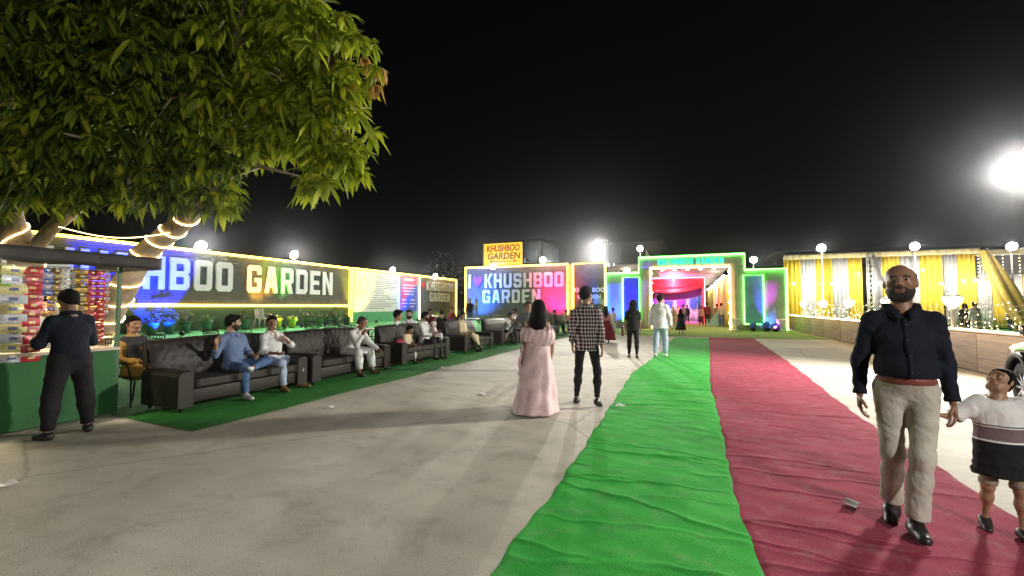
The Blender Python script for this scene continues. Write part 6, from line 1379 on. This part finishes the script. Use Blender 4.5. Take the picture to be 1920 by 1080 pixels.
# --- stall
person('man in black shirt and trousers standing with his back turned at the snack stall', (-6.72, 2.85, 0), 92, 1.68, dict(lean=6, head=(0, -14, 0), arms=(((-.3, .25, -1), (.25, 1, .1)), ((.3, .25, -1), (-.25, 1, .1))), legs=(((-.16, .02, -1), (-.06, -.03, -1), (-.25, 1, 0)), ((.16, .02, -1), (.08, -.03, -1), (.3, 1, 0)))), skin=3, top=T('navy', collar=1, hem=-.04), bottom=T('black', belt=C_['belt'], e=.02), vox=.015, girth=1.1)
p = atX(82, 590, -8.15); person('vendor in a pale shirt standing inside the snack stall behind sachet strips', (p.x, p.y, 0), -90, 1.6, STAND | dict(head=(-10, -5, 0)), skin=3, top=T('grey'), bottom=T('charcoal'))
# --- chair by the stall
p = ray(255, 660) * 6.75
person('man in ochre kurta and dark waistcoat sitting on a chair beside the snack stall', (p.x, p.y, .006), -75, 1.74, SIT(lean=-6, head=(-15, -4, 0), arms=(((-.25, .15, -1), (.55, .8, -.1)), ((.25, .15, -1), (-.55, .8, -.1))), legs=(((-.1, 1, -.02), (.05, .1, -1), (-.1, 1, 0)), ((.2, 1, .12), (-.55, .35, -.8), (-.2, .9, -.2)))), skin=1, beard='moustache', top=T('ochre', hem=-.6, vest=C_['charcoal']), bottom=T('ochre', e=.03), vox=.016)
place_chair(p.x - .02, p.y, 105, 'black cast iron garden chair under the man in the ochre kurta', .006)
# --- first sofa
person('man in blue shirt and jeans with one ankle over his knee on the black sofa', on_sofa(440), -90, 1.75, SIT(lean=-8, head=(62, -2, 0), arms=(((-.45, .05, -1), (.2, .9, -.2)), ((.5, .12, -1), (.35, .55, .8), (.2, .3, 1), (0, -.4, .5), (0, 1, .2))), legs=(((-.62, .85, .16), (.93, .32, -.18), (.5, .6, .3)), ((.12, 1, 0), (-.02, .1, -1), (.05, 1, 0)))), skin=2, beard='full', top=T('blue', sleeve=1.5, hem=-.14, collar=1), bottom=T('denim', e=.012), shoes=(.4, .41, .42), vox=.012, seed=3)
person('man in white shirt and pale jeans, hand at his chin, on the black sofa', on_sofa(513), -90, 1.70, SIT(lean=-6, head=(-28, -2, 0), arms=(((-.55, .45, -.62), (.75, .28, .50), (.8, .2, .2), (0, .2, 1)), ((.25, .25, -1), (-.3, .95, -.1))), legs=(((-.32, 1, -.02), (-.05, .12, -1), (-.25, 1, 0)), ((.22, 1, -.02), (.0, .16, -1), (.2, 1, 0)))), skin=1, top=T('white', sleeve=1.45, hem=-.12, vneck=1, collar=1), bottom=T('ldenim', e=.018), shoes=(.20, .10, .04), vox=.012, seed=4, girth=1.05)
# --- second sofa
person('man in white kurta leaning forward with a hand over his mouth', on_sofa(655, 660, -6.98), -90, 1.75, SIT(lean=32, head=(18, -14, 0), arms=(((-.1, .62, -.78), (-.1, .75, -.5)), ((.0, .40, -.8), (-.42, .30, 1), (-.3, .4, .8), (0, -.5, .5))), legs=(((-.25, 1, -.03), (-.05, .18, -1), (-.3, 1, 0)), ((.2, 1, -.03), (.02, .12, -1), (.2, 1, 0)))), skin=1, hair='crop', hairc=(.05, .045, .04), top=T('white', hem=-.36, collar=1), bottom=T('white', e=.03, len=1.82), shoes=(.06, .035, .02), vox=.012, seed=6)
# --- third sofa: man, baby, child
mn = person('man in white shirt and black trousers holding a baby on the tufted sofa', on_sofa(795, 650), -90, 1.72, SIT(lean=2, head=(40, -4, 0), arms=(((-.3, .5, -.8), (.3, .9, .1)), ((.2, .45, -.85), (-.75, .7, -.1))), legs=(((-.2, 1, -.02), (0, .15, -1), (-.2, 1, 0)), ((.15, 1, -.02), (0, .12, -1), (.2, 1, 0)))), skin=1, beard='full', top=T('white', hem=-.14, collar=1), bottom=T('charcoal', e=.016), shoes=(.08, .045, .03), vox=.016, seed=7)
bp = on_sofa(818, 640, -6.85); person('baby in pale clothes and cap on the lap of the man in white', (bp[0], bp[1] - .05, .60), -60, .66, SIT(lean=-10, pel=.1, head=(30, 0, 0)), skin=2, hs=1.7, hair='bun', hairc=(.6, .55, .55), top=T('pink', sleeve=1.6), bottom=T('white', e=.012), shoes=None, vox=.016, grounded=False)
cp = on_sofa(762, 660, -7.02); ch = person('child in cream top and white trousers sitting beside the man with the baby', cp, -85, 1.25, SIT(pel=.5, lean=4, head=(15, -28, 0)), skin=3, hs=1.2, top=T('cream', sleeve=.8), bottom=T('white', e=.014, len=1.8), shoes=(.05, .03, .02), vox=.016)
o = MB().sheet(lambda u, v: (.13 * math.cos(u * 6.283) * math.sin(v * 3.14), .09 * math.sin(u * 6.283) * math.sin(v * 3.14) * (1 + .2 * math.sin(u * 18)), .16 * (1 - math.cos(v * 3.14)) / 2 * (1 + .1 * math.sin(u * 12))), 20, 10).build('cloth_bag', cloth('bag_rose', (.55, .08, .14), var=.5, scale=14), None, (cp[0] - .05, cp[1] - .24, .47)); tag(o, 'red and pink cloth bag on the sofa beside the child', 'bag')
# --- two men behind the third sofa
p = ray(742, 620) * 12.2; person('bushy haired man in white sitting in profile behind the tufted sofa', (p.x, p.y, lawn_z(p.x)), -60, 1.78, SIT(lean=4, head=(20, -6, 0)), skin=0, hs=1.08, top=T('white'), bottom=T('charcoal'), vox=.018); place_chair(p.x, p.y, 120)
p = ray(767, 620) * 13.2; person('bearded man in white facing the lot behind the tufted sofa', (p.x, p.y, lawn_z(p.x)), -140, 1.8, SIT(lean=2, head=(-10, 0, 0)), skin=2, beard='full', top=T('white', collar=1), bottom=T('denim'), vox=.018); place_chair(p.x, p.y, 40)
# --- fourth, fifth, sixth sofa
person('man in cream kurta sitting with legs crossed at the knee', on_sofa(868, 640, -7.0), -90, 1.72, SIT(lean=-4, head=(-10, -10, 0), arms=(((-.2, .2, -1), (.45, .9, -.1)), ((.2, .2, -1), (-.45, .9, -.1))), legs=(((-.1, 1, 0), (.05, .15, -1), (-.1, 1, 0)), ((.05, 1, .2), (-.25, .45, -.85), (-.1, .9, -.4)))), skin=0, top=T('cream', hem=-.4, collar=1), bottom=T('cream', e=.025), shoes=(.03, .025, .02), vox=.018)
person('man in white shirt covering his face with both hands on a tufted sofa', on_sofa(946, 630, -6.95), -90, 1.68, SIT(lean=24, head=(10, -12, 0), arms=(((-.1, .5, -.75), (.35, .15, 1)), ((.1, .5, -.75), (-.35, .15, 1)))), skin=1, top=T('white', sleeve=1.4), bottom=T('charcoal'), vox=.02)
person('man in white shirt and black trousers with crossed legs on the sixth sofa', on_sofa(1003, 610, -6.95), -90, 1.72, SIT(lean=-4, head=(30, 0, 0), legs=(((-.1, 1, 0), (.05, .15, -1), (-.1, 1, 0)), ((.05, 1, .3), (-.15, .75, -.5), (-.1, .9, .1)))), skin=1, top=T('white'), bottom=T('black'), vox=.022)
person('person in dark clothes slumped on the last sofa by the gate', on_sofa(1042, 610, -7.0), -90, 1.7, SIT(lean=-6, head=(-20, -6, 0)), skin=1, top=T('charcoal'), bottom=T('charcoal'), vox=.022)
# --- lawn guests
def seat_at(px, d, face, label, top, bottom, skin=1, H=1.7, hair='short', beard=None, chair=True, **pk):
    p = ray(px, 600) * d; person(label, (p.x, p.y, lawn_z(p.x)), face, H, SIT(**pk), skin=skin, hair=hair, beard=beard, top=T(top), bottom=T(bottom), vox=.024)
    if chair: place_chair(p.x, p.y, face + 180)
seat_at(806, 18.2, -150, 'person in maroon sitting at a cafe table with a hand raised', 'maroon', 'charcoal', 1, head=(20, -5, 0))
seat_at(829, 18.0, 20, 'person in black sitting with back turned at the cafe table', 'black', 'black', 2, head=(30, 0, 0))
seat_at(846, 22.5, -170, 'person in dark red sitting at the far cafe table', 'maroon', 'black', 0)
seat_at(862, 21.5, 60, 'person in black jacket sitting before the heart sign', 'charcoal', 'charcoal', 1)
p = ray(881, 600) * 27.5; mb_ = person('man in navy carrying a child and standing before the heart sign', (p.x, p.y, lawn_z(p.x)), -150, 1.74, STAND | dict(arms=(((-.2, .2, -1), (.1, 1, .1)), ((.2, .1, -1), (.1, .4, -1))), head=(15, 5, 0)), skin=0, top=T('navy'), bottom=T('denim'), vox=.024)
q = ray(893, 600) * 27.2; person('small child in white held in the arms of the man in navy', (q.x, q.y, lawn_z(q.x) + .75), -110, .95, STAND, skin=2, hs=1.35, top=T('white', sleeve=.8), bottom=T('ldenim'), vox=.024, grounded=True)
seat_at(962, 24.5, 170, 'person in pale shirt sitting back to back on the lawn near the middle sofas', 'white', 'charcoal', 1); seat_at(968, 26, 10, 'person in grey shirt sitting with back turned near the middle sofas', 'grey', 'charcoal', 1)
seat_at(1064, 27.5, -120, 'person in cream shirt sitting below the dark photo panel', 'cream', 'charcoal', 0); seat_at(1072, 27, -160, 'person in pink sitting below the dark photo panel', 'rose', 'charcoal', 2, hair='long')
# --- walkers
p = gnd(990, 696); person('man in grey jacket half hidden behind the woman in the pink gown', (p.x, p.y, 0), -165, 1.60, STAND | dict(lean=4, head=(20, -8, 0), arms=(((-.3, .1, -1), (-.1, .3, -1)), ((.62, .25, -.75), (.55, .3, -.8)))), skin=0, hairc=(.06, .045, .035), top=T('grey', e=.02, hem=-.12), bottom=T('charcoal'), vox=.02)
pk = person('woman in a pale pink off shoulder gown walking with long dark hair', (-2.02, 6.0, 0), 8, 1.56, STAND | dict(lean=2, head=(18, 0, 6), arms=(((-.32, .05, -1), (.1, .55, -.8)), ((.32, .05, -1), (-.1, .55, -.8)))), skin=2, hair='long', women=True, top=T('pink', off=.075, sleeve=0, hem=-.02, name='bodice'), bottom=None, shoes=(.5, .4, .38), vox=.014, seed=12)
s_ = pk['s']; sk = skirt(pk, C_['pink'], pk['P']['waist'][2] + .06, .125, .02, .325, 7, .026, 'gown_skirt', .95, (-.03, -.06), 30)
def puff(u, v):
    a = u * 6.283; c = (pk['P']['chest'] + np.array((0, 0, .045))); rr = .205 + .035 * math.sin(v * math.pi) + .008 * math.sin(a * 17 + v * 5); return (c[0] + rr * math.cos(a) * 1.02, c[1] + rr * .72 * math.sin(a), c[2] - .005 - .20 * v + .02 * math.sin(a * 2) + .012 * math.sin(a * 9))
o = MB().sheet(puff, 90, 14).build('shawl_sleeve', C_['pink'], pk['body']); md = o.modifiers.new('t', 'SOLIDIFY'); md.thickness = .006
def tail(u, v): return (-.20 - .05 * v - .03 * math.sin(u * 3) + .012 * math.sin(v * 9), -.06 + .10 * (u - .5) + .02 * math.sin(v * 7), .98 - .42 * v - .06 * u)
o = MB().sheet(tail, 8, 14).build('shawl_tail', C_['pink'], pk['body']); md = o.modifiers.new('t', 'SOLIDIFY'); md.thickness = .005
person('young man in a plaid shirt and black trousers walking away', (-1.47, 6.75, 0), -2, 1.78, dict(lean=0, head=(-14, -4, -5), arms=(((-.22, -.02, -1), (-.05, .35, -1)), ((.2, -.06, -1), (.06, .06, -1))), legs=(((-.10, .06, -1), (-.06, -.08, -1), (-.1, 1, 0)), ((.16, .02, -1), (.08, -.42, -1), (.15, 1, -.45)))), skin=0, top=T(plaid(), hem=-.14, sleeve=1.8, collar=1, e=.016), bottom=T('black', e=.004), vox=.012, seed=14, girth=.95)
person('person with long dark hair in a black shirt and trousers walking to the gate', (-1.52, 13.3, 0), 3, 1.66, WALK2(.12, head=(-10, -12, 4)), skin=1, hair='long', top=T('black', sleeve=.8, hem=-.12), bottom=T('black', e=.006), shoes=(.06, .04, .03), vox=.018)
o = MB().box((-.035, -.13, 0), (.035, .13, .3), bev=.03).build('hand_bag', mat('bag_maroon', (.14, .03, .04), .5), None, (-1.83, 13.45, .62)); tag(o, 'maroon bag hanging at the side of the person in black', 'bag')
person('man in white shirt and washed jeans walking on the green carpet', (-.78, 13.75, .02), -4, 1.84, WALK(.2, arms=(((-.28, .05, -1), (-.1, .2, -1)), ((.28, .0, -1), (.1, .12, -1)))), skin=1, hair='crop', top=T('white', hem=-.16, e=.03, collar=1), bottom=T('ldenim', e=.022), shoes=(.55, .55, .52), vox=.016, girth=1.08)
p = gnd(1136, 642); mw = person('woman in maroon dress walking beyond the plaid shirt', (p.x, p.y, 0), 20, 1.5, STAND, skin=2, hair='long', women=True, top=T('rose', sleeve=.9), bottom=None, vox=.022); skirt(mw, C_['maroon'], .92, .15, .12, .42, 9, .04, 'skirt')
p = gnd(1150, 624); person('boy in white kurta standing before the indigo panel of the gate', (p.x, p.y, .006), 160, 1.38, STAND, skin=1, hs=1.12, top=T('white', hem=-.4), bottom=T('white', e=.025), vox=.024)
p = gnd(1140, 624); person('small toddler in blue standing beside the boy in white kurta', (p.x, p.y, .006), 150, .9, STAND, skin=2, hs=1.35, top=T('blue', sleeve=.8), bottom=T('white'), vox=.024)
p = gnd(1277, 626); g_ = person('girl in black dress with striped band walking into the gate', (p.x, p.y, .006), 10, 1.32, WALK(.15), skin=1, hair='long', women=True, hs=1.1, top=T('black', sleeve=.9), bottom=None, vox=.02); skirt(g_, C_['black'], .82, .13, .22, .27, 9, .03, 'skirt')
p = gnd(1263, 618); person('woman in a pale dupatta walking beside the girl in black', (p.x, p.y, .006), 10, 1.5, WALK(.15), skin=2, hair='scarf', hairc=(.6, .45, .42), women=True, top=T('cream', hem=-.4), bottom=T('white', e=.03), vox=.024)
for (px, py, f, H, top, bot, lab, kw) in ((1326, 611, 5, 1.78, 'maroon', 'charcoal', 'man in maroon shirt walking through the gate', {}), (1353, 612, 0, 1.75, 'cream', 'denim', 'man in cream shirt and jeans walking along the drapes inside the gate', {}), (1345, 610, -5, 1.68, 'tan', 'charcoal', 'man in tan shirt beside the cream shirt inside the gate', {}), (1315, 611, 170, 1.55, 'rose', 'maroon', 'person in red and pink standing at the canopy post', dict(hair='long')), (1289, 605.5, 10, 1.6, 'navy', 'navy', 'person in dark clothes under the welcome canopy', {}), (1272, 606, 160, 1.6, 'pink', 'rose', 'woman in pink scarf under the welcome canopy', dict(hair='scarf', hairc=(.6, .35, .33))), (1281, 607, 5, 1.65, 'grey', 'charcoal', 'person in grey under the welcome canopy', {}), (1236, 606, 185, 1.6, 'blue', 'charcoal', 'person in blue at the back of the welcome canopy', {})):
    p = gnd(px, py); person(lab, (p.x, p.y, .01), f, H, WALK(.15), skin=1, top=T(top, hem=-.12), bottom=T(bot), vox=.026, **kw)
p = gnd(1338, 612); tn = bpy.data.objects; o = MB().sheet(lambda u, v: (.75 * (1 - v) * math.cos(u * 6.283) + .02, .5 * (1 - v) * math.sin(u * 6.283), 1.1 * v), 24, 8).build('draped_stand', C_['teal'], None, (p.x + .25, p.y + 1, .01)); tag(o, 'pale teal cloth draped over a pointed stand inside the gate', 'stand')
# --- right side garden
for (px, d, f, H, top, bot, lab, kw) in ((1829, 22.0, 10, 1.7, 'white', 'white', 'person in long white dress standing beyond the low wall', dict(women=True)), (1810, 22.6, -30, 1.62, 'charcoal', 'charcoal', 'person in black beside the white dress beyond the low wall', dict(hair='long')), (1903, 27, 0, 1.7, 'rose', 'charcoal', 'man in pink shirt walking on the garden lawn', {}), (1893, 27.5, 10, 1.3, 'white', 'denim', 'child in white beside the pink shirt on the garden lawn', {})):
    p = ray(px, 600) * d; person(lab, (p.x, p.y, .008), f, H, WALK(.12), skin=1, top=T(top, hem=-.5 if 'dress' in lab else -.12), bottom=T(bot), vox=.024, **kw)
# --- man in navy and the boy holding his hand
big = person('bald bearded man in navy shirt and khaki trousers leading a boy by the hand', (1.36, 3.78, .022), 170, 1.76, dict(lean=-2, head=(-12, 4, 0), arms=(((-.17, -.04, -1), (-.06, .22, -1), (-.1, .1, -1), (.2, 1, 0)), ((.25, -.06, -1), (.04, .14, -1))), legs=(((.10, .28, -1), (.10, -.02, -1), (-.12, 1, .05)), ((-.03, .02, -1), (-.03, -.42, -1), (.2, 1, -.32)))),
             skin=1, hair='fringe', beard='trim', top=T('navy', placket=1, collar=1, hem=.062, vneck=1, e=.012, neck=.01), bottom=T('khaki', e=.012, wr=.002, belt=C_['belt'], flare=.024, rise=.045), shoes=(.02, .02, .022), vox=.0095, girth=.84, belly=.03, arms_w=.93, seed=21)
tee = bands('tee_banded', [(0, (.012, .012, .014)), (.590, (.66, .66, .66)), (.604, (.15, .11, .115)), (.685, (.66, .66, .66)), (.692, (.03, .03, .035)), (.700, (.66, .66, .66))])
person('boy in a white and black banded shirt looking up at the man', (1.90, 3.93, .022), 172, 1.04, dict(lean=0, head=(-48, 30, 0), arms=(((-.22, -.02, -1), (-.1, .2, -1)), ((.82, .15, -.62), (.78, .10, .12), (.9, 0, .1), (.1, 1, .2))), legs=(((-.06, .2, -1), (.0, .0, -1), (-.1, 1, .05)), ((.05, .02, -1), (.0, -.3, -1), (.1, 1, -.25)))),
       skin=0, hs=1.14, hair='crop', top=T(tee, sleeve=.95, loose=.006, e=.022, flare=.015, hem=-.33, neck=.02), bottom=T('tan', kind='shorts', len=.98, e=.01), shoes=(.025, .022, .022), vox=.0095, seed=22)
p = gnd(1740, 1000)
# ================================================================== floodlights and colour washes
AIM = lambda x, y: (x, y, 0)
for i, (px, py, a) in enumerate(((375, 462, (-8, 10)), (550, 478, (-8, 15)), (735, 507, (-8, 22)), (815, 518, (-8, 26)))):
    p = atX(px, py, WX + .1); flood((WX + .15, p.y, p.z), AIM(*a), (1500, 1500, 900, 700)[i], ['white floodlight over the BOO lettering of the long sign wall', 'white floodlight over the GARDEN lettering of the long sign wall', 'white floodlight over the rules notice', 'white floodlight over the small heart sign'][i], group='floodlights on the signs', soft=.3)
for i, (px, py) in enumerate(((925, 500), (1018, 488))):
    p = atY(px, py, SD - .1); flood((p.x, SD - .15, p.z), AIM(p.x + 4, 14), 2000, ['white floodlight over the left half of the tall heart sign', 'white floodlight over the right half of the tall heart sign'][i], group='floodlights on the signs', soft=.3)
p = atY(1115, 470, 36); flood((p.x, 36, p.z), AIM(-2, 8), 7500, 'bright floodlight on a pole behind the dark photo panel', pole=0.0, size=1.15, soft=.15)
p = atY(1200, 466, 36.2); flood((p.x, 36.2, p.z), AIM(-3, 20), 500, 'warm floodlight at the gable screen behind the gate', col=(1, .75, .4), pole=0.0)
p = atY(1159, 503, 34.5); flood((p.x, 34.5, p.z), AIM(-5, 26), 220, 'small white floodlight behind the left wing of the gate', pole=0.0)
p = atY(1175, 508, 34.5); flood((p.x, 34.5, p.z), AIM(-4, 26), 220, 'small amber floodlight behind the left wing of the gate', col=(1, .5, .12), pole=0.0)
for i, (px, py) in enumerate(((1540, 465), (1715, 462), (1897, 462))):
    p = atY(px, py, 33.2); flood((p.x, 33.2, p.z), AIM(p.x - 4, 20), 520, ['white floodlight above the striped tent next to the gate', 'white floodlight above the middle of the striped tent', 'white floodlight above the rear bay of the striped tent'][i], pole=0.0, group='floodlights above the tent', size=1.4)
p = atX(1413, 490, 3.6) if False else atY(1413, 487, 35); flood((p.x, 35, p.z), AIM(p.x, 20), 300, 'white floodlight peeking over the right shoulder of the gate', pole=0.0)
p = atX(1914, 320, 6.75); flood((6.75, p.y, p.z), AIM(-4.0, 6.0), 3800, 'bright floodlight on a tall pole behind the low brown wall', pole=0.0, size=1.2, soft=.4, arm=.9, ang=130)
flood((6.75, -3.4, 4.4), AIM(0.0, 4.5), 1500, 'added fill floodlight on a tall pole, unseen behind the camera', pole=0.0, size=1.2, soft=.2)  # added fill lamp out of view, brightens the man, boy and foreground
# washes
par((WX + 2.4, 10.0, lawn_z(WX + 2.4)), (WX, 9.9, 2.3), 5200, (.004, .02, 1.0), 'deep blue wash light on the lawn below the long sign wall', 66, .3)
par((WX + 1.6, 14.9, lawn_z(WX + 1.6)), (WX, 14.9, 2.5), 900, (1.0, .42, .02), 'amber wash light below the long sign wall', 44, .7)
par((WX + 1.6, 15.9, lawn_z(WX + 1.6)), (WX, 15.7, 2.9), 900, (.12, 1.0, .03), 'green wash light below the long sign wall', 46, .8)
par((WX + 1.4, 21.6, lawn_z(WX + 1.4)), (WX, 21.6, 2.4), 900, (1.0, .9, .05), 'yellow wash light below the rules notice', 70, .6)
par((WX + 1.4, 26.0, lawn_z(WX + 1.4)), (WX, 26.2, 2.2), 270, (.05, .15, 1.0), 'blue wash light below the red and blue poster', 60, .6)
par((-16.2, SD - 1.9, .5), (-15.8, SD, 2.4), 2600, (.02, .16, 1.0), 'blue wash light at the left foot of the tall heart sign', 100, 1.0)
par((-9.2, SD - 1.7, .5), (-9.1, SD, 2.4), 2600, (1.0, .015, .20), 'pink wash light at the right foot of the tall heart sign', 90, 1.0)
par((-4.75, GD - 1.1, .006), (-4.75, GD, 2.0), 2200, (.01, .03, 1.0), 'blue wash light before the left wing of the gate', 90, .9)
par((-3.5, GD - 1.0, .006), (-3.5, GD, 1.6), 270, (.45, .05, 1.0), 'violet wash light before the indigo panel of the gate', 50, .6)
par((4.8, GD - 1.0, .006), (4.75, GD, 1.3), 900, (.75, .02, 1.0), 'magenta wash light before the right wing of the gate', 60, .8)
par((4.5, GD - .7, .006), (4.4, GD, .5), 180, (.05, .2, 1.0), 'blue wash light near the clipped shrubs at the gate', 80, .6)

# ------------------------------------------------------------------ added haze volume; its halos stand in for camera bloom round the lamps
hz = bpy.data.materials.new('bloom_haze'); hz.use_nodes = True; nt = hz.node_tree; nt.nodes.remove(nt.nodes['Principled BSDF']); pv = nt.nodes.new('ShaderNodeVolumePrincipled'); pv.inputs['Color'].default_value = (.85, .88, .92, 1); pv.inputs['Density'].default_value = .00038; pv.inputs['Anisotropy'].default_value = .955
nt.links.new(pv.outputs[0], nt.nodes['Material Output'].inputs['Volume'])
tag(MB().box((-60, -30, -1), (60, 90, 10.5)).build('haze', hz), kind='stuff')
SC.cycles.volume_bounces = 0

def cable(a, b, sag, label):
    a = Vector(a); b = Vector(b); o = MB().tube([a.lerp(b, i / 20) - a - Vector((0, 0, sag * 4 * (i / 20) * (1 - i / 20))) for i in range(21)], .012, 5).build('cable', mat('cable_grey', (.12, .12, .12), .6), None, a); tag(o, label, 'cable')
cable((WX, 33.8, 3.9), (-16.2, SY + .1, 5.6), .5, 'thin cable from the small heart sign to the yellow box sign')
cable((WX, 20.9, 3.9), (WX, 28.1, 3.95), -.0, 'thin cable along the top of the rules notice wall')
cable((-5.5, 32.2, 4.7), (-6.4, 36.0, 5.6), .3, 'thin cable from the dark photo panel to the bright pole lamp')
